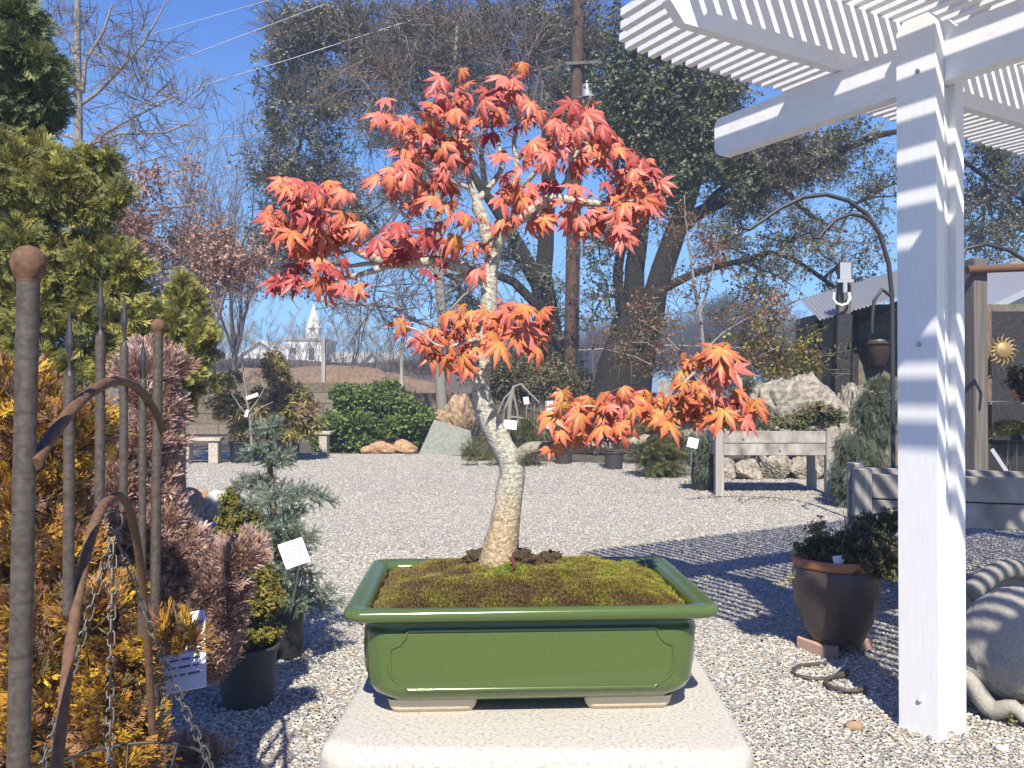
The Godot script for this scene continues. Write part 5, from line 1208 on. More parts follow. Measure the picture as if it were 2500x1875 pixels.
# ---------------------------------------------------------------- iron panel and chains
func iron_fence_panel():
	var t := thing("iron_fence_panel", "rusty iron garden panel with ball finials, spear rods and arches", "iron panel", Vector3(-0.668, 0, -1.15))
	var p0 := Vector3(-0.668, 0, -1.15)
	var p1 := Vector3(-0.913, 0, -2.15)
	for e in [[p0, 0.0145, 1.405, 0.0235], [p1, 0.0125, 1.40, 0.019]]:
		var mb := MB.new()
		var b: Vector3 = e[0]
		var lean := Vector3(-0.022, 0, 0.0) if e[1] > 0.013 else Vector3(-0.012, 0, 0)
		mb.tube([[b + lean * 1.2 - Vector3(0, 0.05, 0), e[1]], [b + lean * 0.5 + Vector3(0, 0.7, 0), e[1]], [b + Vector3(0, e[2], 0), e[1]]], 18)
		var post := part(mb, "post", M.iron, t)
		var fb := MB.new()
		fb.lathe(b + Vector3(0, e[2], 0), [Vector2(e[1] * 1.02, -0.004), Vector2(e[1] * 1.1, 0.002), Vector2(e[3] * 0.85, 0.008), Vector2(e[3], e[3] * 0.9), Vector2(e[3] * 0.88, e[3] * 1.45), Vector2(e[3] * 0.5, e[3] * 1.85), Vector2(0.001, e[3] * 2.0)], 20)
		part(fb, "finial", M.iron_rusty, post)
	var tops := [1.275, 1.355, 1.345, 1.27]
	for k in 4:
		var b: Vector3 = p0.lerp(p1, (k + 1) / 5.0)
		var mb := MB.new()
		mb.tube([[b + Vector3(0, [0.894, 1.043, 1.005, 0.686][k] - 0.004, 0), 0.0088], [b + Vector3(0, 1.12, 0), 0.0088], [b + Vector3(0, tops[k], 0), 0.0086]], 12)
		var rod := part(mb, "rod", M.iron, t)
		var sp := MB.new()
		var q: Vector3 = b + Vector3(0, tops[k], 0)
		sp.lathe(q, [Vector2(0.0085, -0.003), Vector2(0.0060, 0.005), Vector2(0.0028, 0.010), Vector2(0.0026, 0.028), Vector2(0.0072, 0.046), Vector2(0.0080, 0.054), Vector2(0.0045, 0.074), Vector2(0.0010, 0.106), Vector2(0.0002, 0.110)], 8, Vector2(1.0, 0.55))
		part(sp, "spear_tip", M.dark_steel, rod)
	# arches: round bars bent over the rods
	var bar := func(pts: Array, r: float):
		var mb := MB.new()
		var path := []
		for q in pts:
			path.append([q, r])
		mb.tube(path, 12, 0.25, noise(40.0, 6))
		return mb
	var hi := []
	for i in 25:
		var s := i / 24.0
		var y := 1.150 + 0.115 * pow(sin(s * PI), 0.8) * (1.0 + 0.1 * s)
		hi.append(p0.lerp(p1, s) + Vector3(0, y, 0) + Vector3(0.012, 0, 0.002))
	part(bar.call(hi, 0.0095), "upper_arch", M.iron_rusty, t)
	var lo := []
	for i in 29:
		var s := i / 28.0
		var x := lerpf(0.02, 0.88, s)
		var k: float = abs(s - 0.5) * 2.0
		lo.append(p0.lerp(p1, x) + Vector3(0, 1.045 - 0.62 * pow(k, 2.6), 0) + Vector3(0.013, 0, 0.003))
	part(bar.call(lo, 0.0092), "lower_arch", M.iron_rusty, t)
	# hook ring under the arch
	var apex: Vector3 = p0.lerp(p1, 0.45) + Vector3(0.015, 1.03, 0)
	var rg := MB.new()
	var rp := []
	for i in 21:
		var a := TAU * i / 20.0
		rp.append([apex + Vector3(sin(a) * 0.0185, -0.028 + cos(a) * 0.0185, sin(a) * 0.004), 0.0022])
	rg.tube(rp, 8, 0.0, null, false)
	part(rg, "ring", M.steel, t)
	# chains that hang from the ring, link by link
	var lm := MB.new()
	var lp := []
	for i in 17:
		var a := TAU * i / 16.0
		lp.append([Vector3(cos(a) * 0.0062, sin(a) * 0.0062 + sign(sin(a)) * 0.0075, 0), 0.0017])
	lm.tube(lp, 6, 0.0, null, false)
	var link := lm.mesh()
	var hang := apex - Vector3(0, 0.047, 0)
	var basket := Vector3(hang.x + 0.03, 0.53, hang.z + 0.05)
	var ends := [[basket + Vector3(-0.09, 0, 0.13), "steel chain running down beside the leaning arch leg"], [basket + Vector3(0.045, 0, 0.12), "steel chain hanging straight down from the iron ring"], [basket + Vector3(0.16, 0, -0.05), "steel chain slanting behind the lower iron arch leg"]]
	for e in ends:
		var ch := thing("hanging_chain", e[1], "chain", hang, "chains of the hanging basket")
		var d: Vector3 = e[0] - hang
		var n := int(d.length() / 0.0222)
		for i in n:
			var s := (i + 0.5) / n
			var p: Vector3 = hang + d * s + Vector3(0, -0.012, 0.004) * sin(s * PI)
			var y := d.normalized()
			var x := y.cross(Vector3(0.3, 0, 1)).normalized()
			if i % 2 == 1:
				x = y.cross(x)
			x = (x + rv(0.25)).normalized()
			x = (x - y * x.dot(y)).normalized()
			shared(link, "link", M.steel, ch, Transform3D(Basis(x, y, x.cross(y)), p))
	var bk := thing("hanging_basket", "shallow iron hoop basket carried by the three chains", "basket", basket)
	var hb := MB.new()
	for q in [[0.165, 0.0], [0.13, -0.07], [0.06, -0.11]]:
		var hp := []
		for i in 33:
			var a := TAU * i / 32.0
			hp.append([basket + Vector3(cos(a) * q[0], q[1], sin(a) * q[0]), 0.003])
		hb.tube(hp, 6, 0.0, null, false)
	for k in 10:
		var a := TAU * k / 10.0
		var u := Vector3(cos(a), 0, sin(a))
		hb.tube([[basket + u * 0.165, 0.002], [basket + u * 0.13 - Vector3(0, 0.07, 0), 0.002], [basket + u * 0.06 - Vector3(0, 0.11, 0), 0.002]], 5)
	part(hb, "hoops", M.dark_steel, bk)

# ---------------------------------------------------------------- planting bed on the near left
func conifer(called: String, label: String, base: Vector3, height: float, clumps: Array, kinds: Array, size: Vector2, tints: Array, how: String, droop := 0.0, shell := 0.45, trunk_r := 0.05, inner := 2, bark: Material = null) -> Node3D:
	var t := thing(called, label, "conifer", base)
	var tb := MB.new()
	var axis := limb(base - Vector3(0, 0.05, 0), base + Vector3(rng.randf_range(-0.05, 0.05), height, 0), trunk_r, trunk_r * 0.25, 0.03, 8)
	tb.tube(axis, 8)
	part(tb, "trunk", bark if bark else M.brown_wood, t)
	var bb := MB.new()
	carry(bb, [axis], clumps, trunk_r * 0.18, 4, inner)
	part(bb, "branches", bark if bark else M.brown_wood, t)
	var tufts := lumpy(clumps, 20, 0.25)
	for k in kinds.size():
		var cl := []
		for q in tufts:
			cl.append([q[0], q[1], int(ceil(q[2] / float(kinds.size())))])
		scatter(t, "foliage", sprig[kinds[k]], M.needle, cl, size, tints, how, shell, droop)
	return t

func left_bed():
	# golden false cypresses at the back of the bed
	var gold := [Color(0.310, 0.290, 0.059), Color(0.241, 0.242, 0.054), Color(0.172, 0.187, 0.049), Color(0.414, 0.375, 0.097), Color(0.115, 0.139, 0.043)]
	var shady := [Color(0.108, 0.144, 0.054), Color(0.132, 0.168, 0.060), Color(0.192, 0.204, 0.060), Color(0.096, 0.126, 0.054)]  # darker leaf tints that carry shade in their colour
	conifer("golden_cypress", "tall golden green cypress filling the left side behind the iron panel", Vector3(-2.7242, 0, -4.6), 2.3, [[Vector3(-2.7562, 2.5179, -4.6), Vector3(0.2044, 0.1278, 0.1661), 930], [Vector3(-2.4995, 2.3896, -4.6), Vector3(0.2044, 0.1278, 0.1661), 930], [Vector3(-2.7293, 2.2613, -4.6), Vector3(0.2556, 0.1789, 0.2172), 1178], [Vector3(-2.3079, 2.5179, -4.6), Vector3(0.092, 0.0613, 0.0767), 186], [Vector3(-2.3966, 2.2869, -4.6), Vector3(0.1636, 0.0946, 0.1291), 465], [Vector3(-2.6767, 1.9793, -4.6), Vector3(0.2811, 0.2044, 0.2428), 1240], [Vector3(-2.3697, 2.0049, -4.6), Vector3(0.2044, 0.115, 0.1597), 558], [Vector3(-2.1264, 1.9537, -4.6), Vector3(0.1022, 0.0767, 0.0894), 186], [Vector3(-2.1791, 2.3382, -4.6), Vector3(0.0511, 0.046, 0.0486), 62], [Vector3(-2.6751, 1.672, -4.6), Vector3(0.2811, 0.23, 0.2556), 930], [Vector3(-2.394, 1.7232, -4.6), Vector3(0.184, 0.1533, 0.1687), 341], [Vector3(-2.164, 1.7744, -4.6), Vector3(0.1227, 0.115, 0.1188), 186], [Vector3(-2.6736, 1.365, -4.6), Vector3(0.2811, 0.23, 0.2556), 682], [Vector3(-2.3415, 1.4162, -4.6), Vector3(0.1636, 0.1329, 0.1482), 248], [Vector3(-2.1375, 1.544, -4.6), Vector3(0.1227, 0.115, 0.1188), 186], [Vector3(-2.6721, 1.0584, -4.6), Vector3(0.3067, 0.23, 0.2683), 558], [Vector3(-2.9846, 2.1331, -4.6), Vector3(0.2044, 0.5111, 0.3578), 744]], ["fan", "curl2"], Vector2(0.06, 0.125), gold, "out", 0.15, 0.35, 0.07, 3)
	conifer("dark_cypress", "dark green cypress with foliage tinted as if shaded at the upper left corner", Vector3(-3.5129, 0, -5.2), 4.2, [[Vector3(-3.1493, 3.5844, -5.2), Vector3(0.1444, 0.2022, 0.1733), 700], [Vector3(-3.0897, 3.2643, -5.2), Vector3(0.2022, 0.2311, 0.2167), 1300], [Vector3(-3.1753, 3.0027, -5.2), Vector3(0.2311, 0.1733, 0.2022), 900], [Vector3(-3.3224, 3.4098, -5.2), Vector3(0.1733, 0.4333, 0.3033), 900], [Vector3(-3.0308, 3.0754, -5.2), Vector3(0.1444, 0.1156, 0.13), 500]], ["fan", "fan2"], Vector2(0.10, 0.18), shady, "out", 0.2, 0.35, 0.08, 3)
	conifer("golden_cypress", "smaller golden cypress with a pointed top beside the far bench", Vector3(-2.528, 0, -6.4), 1.75, [[Vector3(-2.5304, 1.9796, -6.4), Vector3(0.1138, 0.1351, 0.1244), 350], [Vector3(-2.5652, 1.7659, -6.4), Vector3(0.1956, 0.16, 0.1778), 700], [Vector3(-2.4403, 1.6413, -6.4), Vector3(0.1707, 0.1707, 0.1707), 600], [Vector3(-2.689, 1.5523, -6.4), Vector3(0.2133, 0.1778, 0.1956), 700], [Vector3(-2.5107, 1.41, -6.4), Vector3(0.2133, 0.16, 0.1867), 600], [Vector3(-2.7611, 1.8015, -6.4), Vector3(0.16, 0.1778, 0.1689), 500], [Vector3(-2.6345, 1.2322, -6.4), Vector3(0.1422, 0.1778, 0.16), 400]], ["fan", "fan2"], Vector2(0.065, 0.125), gold, "out", 0.1, 0.4, 0.05, 3)
	# bronze and purple winter foliage: a broad shrub and an upright one
	var purple := [Color(0.412, 0.264, 0.238), Color(0.521, 0.366, 0.326), Color(0.306, 0.195, 0.174), Color(0.642, 0.467, 0.397), Color(0.459, 0.296, 0.189)]
	conifer("bronze_cypress", "purple brown feathery cypress shrub behind the iron rods", Vector3(-1.1856, 0, -2.75), 1.25, [[Vector3(-1.2009, 1.2729, -2.75), Vector3(0.0688, 0.1069, 0.0878), 900], [Vector3(-1.1849, 1.0897, -2.75), Vector3(0.0642, 0.1222, 0.0932), 1200], [Vector3(-1.2179, 0.9219, -2.75), Vector3(0.0794, 0.1222, 0.1008), 1300], [Vector3(-1.2294, 0.7543, -2.75), Vector3(0.1222, 0.1222, 0.1222), 1700], [Vector3(-1.095, 0.6858, -2.75), Vector3(0.0703, 0.0764, 0.0733), 1000], [Vector3(-1.0915, 0.5716, -2.75), Vector3(0.1069, 0.0993, 0.1031), 1500], [Vector3(-0.9819, 0.6173, -2.75), Vector3(0.0703, 0.0672, 0.0688), 1000], [Vector3(-1.0378, 0.45, -2.75), Vector3(0.0917, 0.084, 0.0878), 1300], [Vector3(-1.1828, 0.5108, -2.75), Vector3(0.1222, 0.1222, 0.1222), 1300], [Vector3(-0.9013, 0.6751, -2.75), Vector3(0.055, 0.0397, 0.0474), 520], [Vector3(-1.0146, 0.3588, -2.75), Vector3(0.0642, 0.0611, 0.0626), 600], [Vector3(-0.9541, 0.5108, -2.75), Vector3(0.0397, 0.0458, 0.0428), 300], [Vector3(-1.0755, 0.3436, -2.75), Vector3(0.0917, 0.0764, 0.084), 700], [Vector3(-1.305, 0.5868, -2.75), Vector3(0.1069, 0.1222, 0.1146), 1000], [Vector3(-1.2757, 0.8914, -2.75), Vector3(0.0917, 0.1222, 0.1069), 1200], [Vector3(-1.3514, 0.7391, -2.75), Vector3(0.1069, 0.1222, 0.1146), 1100], [Vector3(-1.3374, 1.0439, -2.75), Vector3(0.0764, 0.0917, 0.084), 700], [Vector3(-1.3978, 0.8762, -2.75), Vector3(0.0764, 0.0917, 0.084), 500]], ["curl", "curl2"], Vector2(0.05, 0.10), purple, "up", 0.0, 0.4, 0.03, 3)
	var amber := [Color(0.689, 0.437, 0.050), Color(0.546, 0.299, 0.044), Color(0.380, 0.196, 0.050), Color(0.296, 0.150, 0.069), Color(0.250, 0.138, 0.075), Color(0.285, 0.173, 0.125), Color(0.202, 0.161, 0.062)]
	conifer("amber_cypress", "orange yellow cypress shrub in the lower left corner", Vector3(-1.1777, 0, -2.15), 1.15, [[Vector3(-1.285, 1.2082, -2.15), Vector3(0.0717, 0.0657, 0.0687), 500], [Vector3(-1.1115, 1.1366, -2.15), Vector3(0.043, 0.0478, 0.0454), 220], [Vector3(-1.2009, 1.1127, -2.15), Vector3(0.0717, 0.0717, 0.0717), 500], [Vector3(-1.2481, 0.9935, -2.15), Vector3(0.0956, 0.0836, 0.0896), 800], [Vector3(-1.2117, 0.8743, -2.15), Vector3(0.0836, 0.0836, 0.0836), 700], [Vector3(-1.283, 0.8267, -2.15), Vector3(0.0836, 0.0956, 0.0896), 800], [Vector3(-1.1398, 0.8029, -2.15), Vector3(0.0478, 0.0478, 0.0478), 260], [Vector3(-1.2228, 0.7077, -2.15), Vector3(0.1075, 0.0836, 0.0956), 1000], [Vector3(-1.0915, 0.6721, -2.15), Vector3(0.0956, 0.0836, 0.0896), 1000], [Vector3(-1.1864, 0.5651, -2.15), Vector3(0.1194, 0.0836, 0.1015), 1200], [Vector3(-1.0315, 0.5651, -2.15), Vector3(0.0717, 0.0717, 0.0717), 800], [Vector3(-1.2935, 0.5533, -2.15), Vector3(0.0717, 0.0956, 0.0836), 700], [Vector3(-1.1619, 0.4345, -2.15), Vector3(0.1194, 0.0836, 0.1015), 1200], [Vector3(-1.0428, 0.4227, -2.15), Vector3(0.0956, 0.0717, 0.0836), 800], [Vector3(-1.1732, 0.3041, -2.15), Vector3(0.1433, 0.0717, 0.1075), 1100], [Vector3(-1.0185, 0.3041, -2.15), Vector3(0.0717, 0.0478, 0.0597), 500], [Vector3(-0.9066, 0.6008, -2.15), Vector3(0.0358, 0.0263, 0.0311), 60], [Vector3(-0.847, 0.5948, -2.15), Vector3(0.0191, 0.0143, 0.0167), 24]], ["fan", "curl"], Vector2(0.055, 0.11), amber, "up", 0.1, 0.4, 0.03, 3)
	conifer("bronze_cypress", "small purple brown cypress tip at the bottom edge beside the stake", Vector3(-1.0595, 0, -2.78), 0.06, [[Vector3(-1.0246, 0.0116, -2.78), Vector3(0.0618, 0.034, 0.0479), 110], [Vector3(-1.1167, -0.0497, -2.78), Vector3(0.0927, 0.0463, 0.0695), 160]], ["curl", "curl2"], Vector2(0.04, 0.075), purple, "up", 0.0, 0.5, 0.012, 1)
	# dwarf conifers in black pots
	var olive := [Color(0.216, 0.182, 0.027), Color(0.149, 0.155, 0.027), Color(0.270, 0.203, 0.041), Color(0.108, 0.121, 0.027)]
	var pa := Vector3(-1.0606, 0, -3.3543)
	nursery_pot("nursery_pot", "dusty black nursery pot in front, holding the lower dwarf conifer", pa, 0.122, 0.235, "black nursery pots of the near bed", M.dusty_plastic)
	conifer("dwarf_conifer", "dense yellow green dwarf conifer in the front black pot", pa + Vector3(0.02, 0.19, 0), 0.32, [[Vector3(-1.0359, 0.2754, -3.35), Vector3(0.0893, 0.0633, 0.0763), 420], [Vector3(-1.0175, 0.368, -3.35), Vector3(0.0856, 0.0744, 0.08), 480], [Vector3(-1.0103, 0.4514, -3.35), Vector3(0.0558, 0.0596, 0.0577), 260], [Vector3(-0.9993, 0.507, -3.35), Vector3(0.0261, 0.0409, 0.0335), 90], [Vector3(-0.9582, 0.4051, -3.35), Vector3(0.0372, 0.0484, 0.0428), 130]], ["tiny"], Vector2(0.025, 0.05), olive, "up", 0.0, 0.3, 0.012, 2)
	conifer("dwarf_conifer", "yellow green dwarf conifer with two points behind the purple shrub", Vector3(-1.2375, 0, -3.75), 0.62, [[Vector3(-1.2438, 0.5429, -3.75), Vector3(0.075, 0.0833, 0.0792), 380], [Vector3(-1.2607, 0.6571, -3.75), Vector3(0.0583, 0.0833, 0.0708), 300], [Vector3(-1.2651, 0.7402, -3.75), Vector3(0.0292, 0.05, 0.0396), 110], [Vector3(-1.1669, 0.5948, -3.75), Vector3(0.0542, 0.075, 0.0646), 260], [Vector3(-1.1609, 0.6675, -3.75), Vector3(0.025, 0.05, 0.0375), 80], [Vector3(-1.2186, 0.4598, -3.75), Vector3(0.0833, 0.0833, 0.0833), 300], [Vector3(-1.2286, 0.325, -3.75), Vector3(0.0833, 0.1042, 0.0938), 300]], ["tiny"], Vector2(0.028, 0.055), olive, "up", 0.0, 0.3, 0.012, 2)
	# blue spruce
	var blue := [Color(0.207, 0.282, 0.230), Color(0.265, 0.339, 0.282), Color(0.149, 0.218, 0.167), Color(0.322, 0.397, 0.333), Color(0.184, 0.241, 0.149)]
	var pb := Vector3(-1.0841, 0, -3.95)
	nursery_pot("nursery_pot", "tall black nursery pot behind, holding the blue spruce", pb, 0.110, 0.27, "black nursery pots of the near bed")
	var sp := thing("blue_spruce", "young blue green spruce with tiered branches in a black pot", "spruce", pb + Vector3(0, 0.23, 0))
	var tk := MB.new()
	var axis := [[Vector3(-1.0816, 0.2319, -3.95), 0.0176], [Vector3(-1.1085, 0.4724, -3.95), 0.0176], [Vector3(-1.1264, 0.6474, -3.95), 0.0176], [Vector3(-1.1355, 0.7787, -3.95), 0.0154], [Vector3(-1.1467, 0.8882, -3.95), 0.0132], [Vector3(-1.1536, 0.9978, -3.95), 0.0110], [Vector3(-1.1603, 1.0526, -3.95), 0.0066]]
	tk.tube(axis, 8)
	part(tk, "trunk", M.brown_wood, sp)
	var tiers := [[Vector3(-0.8772, 0.765, -3.8), 0.0106], [Vector3(-1.1881, 0.7402, -3.75), 0.0104], [Vector3(-0.9277, 0.5948, -3.75), 0.0104], [Vector3(-1.0904, 0.6409, -3.6), 0.0100], [Vector3(-1.0859, 0.6441, -4.2), 0.0117], [Vector3(-1.2576, 0.8063, -3.9), 0.0087], [Vector3(-1.0109, 0.7905, -3.6), 0.0080], [Vector3(-0.9048, 0.4499, -3.7), 0.0103], [Vector3(-1.0241, 0.4506, -3.65), 0.0101], [Vector3(-0.8764, 0.3336, -3.8), 0.0106], [Vector3(-0.9299, 0.342, -3.6), 0.0100], [Vector3(-0.8561, 0.2664, -3.9), 0.0087], [Vector3(-1.2754, 0.352, -4.1), 0.0091], [Vector3(-0.9706, 0.6609, -3.6), 0.0080], [Vector3(-0.9886, 0.7787, -3.95), 0.0088], [Vector3(-1.2425, 0.8063, -4.1), 0.0068], [Vector3(-1.0001, 0.5718, -3.65), 0.0061], [Vector3(-1.193, 0.9685, -3.9), 0.0065], [Vector3(-1.0847, 0.9361, -3.9), 0.0065], [Vector3(-1.1648, 1.0745, -3.95), 0.0066], [Vector3(-1.0596, 0.4542, -4.1), 0.0068], [Vector3(-1.0727, 0.3457, -3.75), 0.0063]]
	var bo := MB.new()
	var cl := []
	for q in tiers:
		var from: Vector3 = nearest([axis], q[0])[0]
		var lp := limb(from, q[0], 0.006, 0.002, 0.05, 5)
		bo.tube(lp, 5)
		for k in 4:
			var f := 0.35 + 0.2 * k
			cl.append([from.lerp(q[0], f), Vector3.ONE * 0.028, 7])
		cl.append([q[0], Vector3.ONE * 0.03, 7])
	part(bo, "branches", M.brown_wood, sp)
	var half := []
	for q in cl:
		half.append([q[0], q[1], 4])
	scatter(sp, "needles", sprig.spruce, M.needle, half, Vector2(0.05, 0.085), blue, "flat", 0.5, 0.0)
	scatter(sp, "needles", sprig.spruce2, M.needle, half, Vector2(0.05, 0.085), blue, "flat", 0.5, 0.2)
	# signs
	plant_sign("plant_sign", "white printed card on a stake among the blue spruce branches", Vector3(-0.9512, 0.337, -3.62), Vector3(-0.8947, 0.5183, -3.5), 0.105, 0.115, 0.30, 0.55, 0.30, 8)
	plant_sign("plant_sign", "large white printed card tipped back below the amber cypress", Vector3(-1.0039, 0.128, -2.4), Vector3(-0.94, 0.4157, -2.3), 0.19, 0.24, 0.15, 0.75, 0.16, 8)
	# bedding stones beside the cypress
	var st := [[Vector3(-3.3313, 0.2144, -8.6), Vector3(0.17, 0.16, 0.15), M.rust_rock, "orange brown boulder beside the purple shrub"], [Vector3(-3.3666, 0.2261, -9), Vector3(0.13, 0.12, 0.12), M.rust_rock, "rust red rounded boulder touching the white stone"], [Vector3(-3.1061, 0.2196, -8.8), Vector3(0.16, 0.13, 0.14), M.pale_rock, "white quartz boulder behind the dwarf conifer"], [Vector3(-2.9484, 0.1489, -8.1), Vector3(0.14, 0.10, 0.12), M.rust_rock, "flat reddish stone in front of the white boulder"], [Vector3(-3.054, 0.1359, -8), Vector3(0.06, 0.06, 0.05), M.green_rock, "small greenish stone at the edge of the bed"], [Vector3(-2.9471, 0.0946, -7.8), Vector3(0.07, 0.05, 0.06), M.pale_rock, "small cream stone lowest in the row of bed stones"]]
	for k in st.size():
		var mb := MB.new()
		var c: Vector3 = st[k][0]
		c.y = st[k][1].y * 0.6
		lump_ball(mb, c, st[k][1], 300 + k, 0.3, 1.3, 22, -0.7, 0.28)
		tag(part(mb, "bed_stone", st[k][2]), st[k][3], "stone", "stones edging the near bed")

# ---------------------------------------------------------------- across the yard on the left
func rock(called: String, label: String, c: Vector3, r: Vector3, m: Material, sd: int, facet := 0.28, group := "", freq := 1.3):
	var mb := MB.new()
	var rough_rock: bool = m == M.limestone or m == M.brown_rock
	lump_ball(mb, c, r, sd, 0.3, freq, 72 if rough_rock else 36, -0.85, facet, 0.22 if rough_rock else 0.05)
	return tag(part(mb, called, m), label, "rock", group)

func slab_bench(label: String, a: Vector3, w: float, d: float, h: float, yaw: float):
	var t := thing("stone_bench", label, "bench", a)
	var b := Basis(Vector3.UP, yaw)
	var mb := MB.new()
	mb.box(Transform3D(b, a + Vector3(0, h - 0.03, 0)), Vector3(w, 0.06, d), 0.01)
	part(mb, "seat", M.concrete_old, t)
	for s in [-1.0, 1.0]:
		var lb := MB.new()
		lb.box(Transform3D(b, a + b * Vector3(s * w * 0.33, (h - 0.06) * 0.5, 0)), Vector3(0.16, h - 0.06, d * 0.8), 0.01)
		part(lb, "leg", M.concrete_old, t)

func stems(mb: MB, base: Vector3, n: int, h: float, spread: float, r: float):
	for k in n:
		var a := rng.randf() * TAU
		var e := base + Vector3(cos(a) * spread, h * rng.randf_range(0.7, 1.0), sin(a) * spread) * Vector3(rng.randf(), 1, rng.randf())
		mb.tube(limb(base + Vector3(cos(a), 0, sin(a)) * 0.05, e, r, r * 0.4, 0.05, 5), 5)

func bushy(called: String, label: String, category: String, base: Vector3, clumps: Array, kind: String, size: Vector2, tints: Array, how := "up", stem_n := 6, h := 0.8, spread := 0.3, r := 0.012, shell := 0.45, material: Material = null, group := "", bark: Material = null) -> Node3D:
	var t := thing(called, label, category, base, group)
	var mb := MB.new()
	stems(mb, base, stem_n, h, spread, r)
	part(mb, "stems", bark if bark else M.twig, t)
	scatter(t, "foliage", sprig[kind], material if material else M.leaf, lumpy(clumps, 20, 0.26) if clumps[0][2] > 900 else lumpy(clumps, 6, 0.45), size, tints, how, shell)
	return t

func left_far():
	# block wall behind the bench, laid block by block
	var wall := thing("block_wall", "tan concrete block garden wall behind the far bench", "wall", Vector3(-9.68, 0, -24))
	var bm := MB.new()
	bm.box(Transform3D(), Vector3(0.595, 0.295, 0.30), 0.012)
	var block := bm.mesh()
	for row in 5:
		for k in 24:
			var x := -9.9 + 0.6 * k + (0.3 if row % 2 == 1 else 0.0)
			var y := 0.15 + 0.30 * row
			if x > -4.3 and row > 3:
				continue
			var p := Vector3(x, y, -24.0 + rng.randf_range(-0.012, 0.012))
			shared(block, "block", M.block[rng.randi() % 3], wall, Transform3D(Basis(), p))
	slab_bench("pale concrete slab bench left of the first black pot", Vector3(-5.376, 0, -14.4), 0.72, 0.34, 0.45, 0.12)
	slab_bench("weathered concrete bench behind the second black pot", Vector3(-3.9907, 0, -16.4), 0.9, 0.34, 0.46, 0.0)
	var bam := [Color(0.32, 0.26, 0.05), Color(0.24, 0.21, 0.045), Color(0.40, 0.30, 0.10), Color(0.18, 0.18, 0.04), Color(0.30, 0.20, 0.10)]
	var p1 := Vector3(-4.7531, 0, -14.6)
	nursery_pot("nursery_pot", "black pot of bamboo right of the concrete slab bench", p1, 0.20, 0.37, "black pots across the yard")
	bushy("bamboo", "yellow green bamboo with dry leaves in the first far pot", "bamboo", p1 + Vector3(0, 0.32, 0), [[Vector3(-4.7509, 0.5204, -14.6), Vector3(0.2596, 0.1947, 0.2271), 170], [Vector3(-4.7922, 0.804, -14.6), Vector3(0.3407, 0.2433, 0.292), 240], [Vector3(-4.9957, 1.0473, -14.6), Vector3(0.3244, 0.2433, 0.2839), 170], [Vector3(-4.5494, 0.9662, -14.6), Vector3(0.2596, 0.2596, 0.2596), 150], [Vector3(-4.9155, 1.3717, -14.6), Vector3(0.2433, 0.2433, 0.2433), 70]], "bamboo", Vector2(0.14, 0.26), bam, "up", 12, 1.0, 0.5, 0.008)
	var p2 := Vector3(-4.0333, 0, -15)
	nursery_pot("nursery_pot", "second black pot of bamboo beside the weathered bench", p2, 0.21, 0.37, "black pots across the yard")
	bushy("bamboo", "taller golden stemmed bamboo in front of the tan bank", "bamboo", p2 + Vector3(0, 0.32, 0), [[Vector3(-4.0482, 0.542, -15), Vector3(0.35, 0.25, 0.3), 280], [Vector3(-4.0908, 0.9584, -15), Vector3(0.375, 0.3333, 0.3542), 330], [Vector3(-4.2168, 1.375, -15), Vector3(0.25, 0.3, 0.275), 200], [Vector3(-3.8827, 1.0417, -15), Vector3(0.3333, 0.3, 0.3167), 220], [Vector3(-4.3009, 1.6667, -15), Vector3(0.1833, 0.2, 0.1917), 90], [Vector3(-3.7983, 0.542, -15), Vector3(0.3333, 0.2167, 0.275), 160]], "bamboo", Vector2(0.14, 0.26), bam, "up", 14, 1.5, 0.6, 0.009)
	# a staked bare sapling with tags
	var sap := thing("bare_sapling", "leafless sapling with a white tag beside the first bamboo pot", "sapling", Vector3(-4.301, 0, -13.8))
	var sb := MB.new()
	sb.tube([[Vector3(-4.2896, -0.0751, -13.8), 0.0245], [Vector3(-4.3061, 0.3689, -13.8), 0.0230], [Vector3(-4.3379, 0.7902, -13.8), 0.0215], [Vector3(-4.3925, 1.135, -13.8), 0.0184], [Vector3(-4.4551, 1.595, -13.8), 0.0138], [Vector3(-4.479, 1.9019, -13.8), 0.0092]], 6)
	part(sb, "trunk", M.grey_bark, sap)
	var br := MB.new()
	for q in [[[Vector3(-4.3379, 0.7902, -13.8), 0.0153], [Vector3(-4.4917, 0.9817, -13.8), 0.0107], [Vector3(-4.6457, 1.2117, -13.8), 0.0077]], [[Vector3(-4.3536, 0.9051, -13.8), 0.0153], [Vector3(-4.1855, 1.135, -13.8), 0.0107], [Vector3(-4.0711, 1.365, -13.8), 0.0077]], [[Vector3(-4.3846, 1.0584, -13.8), 0.0153], [Vector3(-4.5542, 1.365, -13.8), 0.0092], [Vector3(-4.6471, 1.6717, -13.8), 0.0061]], [[Vector3(-4.4159, 1.2883, -13.8), 0.0123], [Vector3(-4.2634, 1.595, -13.8), 0.0077], [Vector3(-4.2181, 1.8635, -13.8), 0.0054]], [[Vector3(-4.338, 0.8285, -13.8), 0.0153], [Vector3(-4.1468, 0.9817, -13.8), 0.0092], [Vector3(-3.9554, 1.0737, -13.8), 0.0061]]]:
		br.tube(q, 5)
	part(br, "branches", M.grey_bark, sap)
	var tg := MB.new()
	tg.box(Transform3D(Basis(Vector3.BACK, 0.35), Vector3(-4.285, 1.166, -13.75)), Vector3(0.20, 0.06, 0.01))
	tg.box(Transform3D(Basis(Vector3.BACK, 1.3), Vector3(-4.3759, 0.8834, -13.75)), Vector3(0.12, 0.05, 0.01))
	part(tg, "tag", M.card, sap)
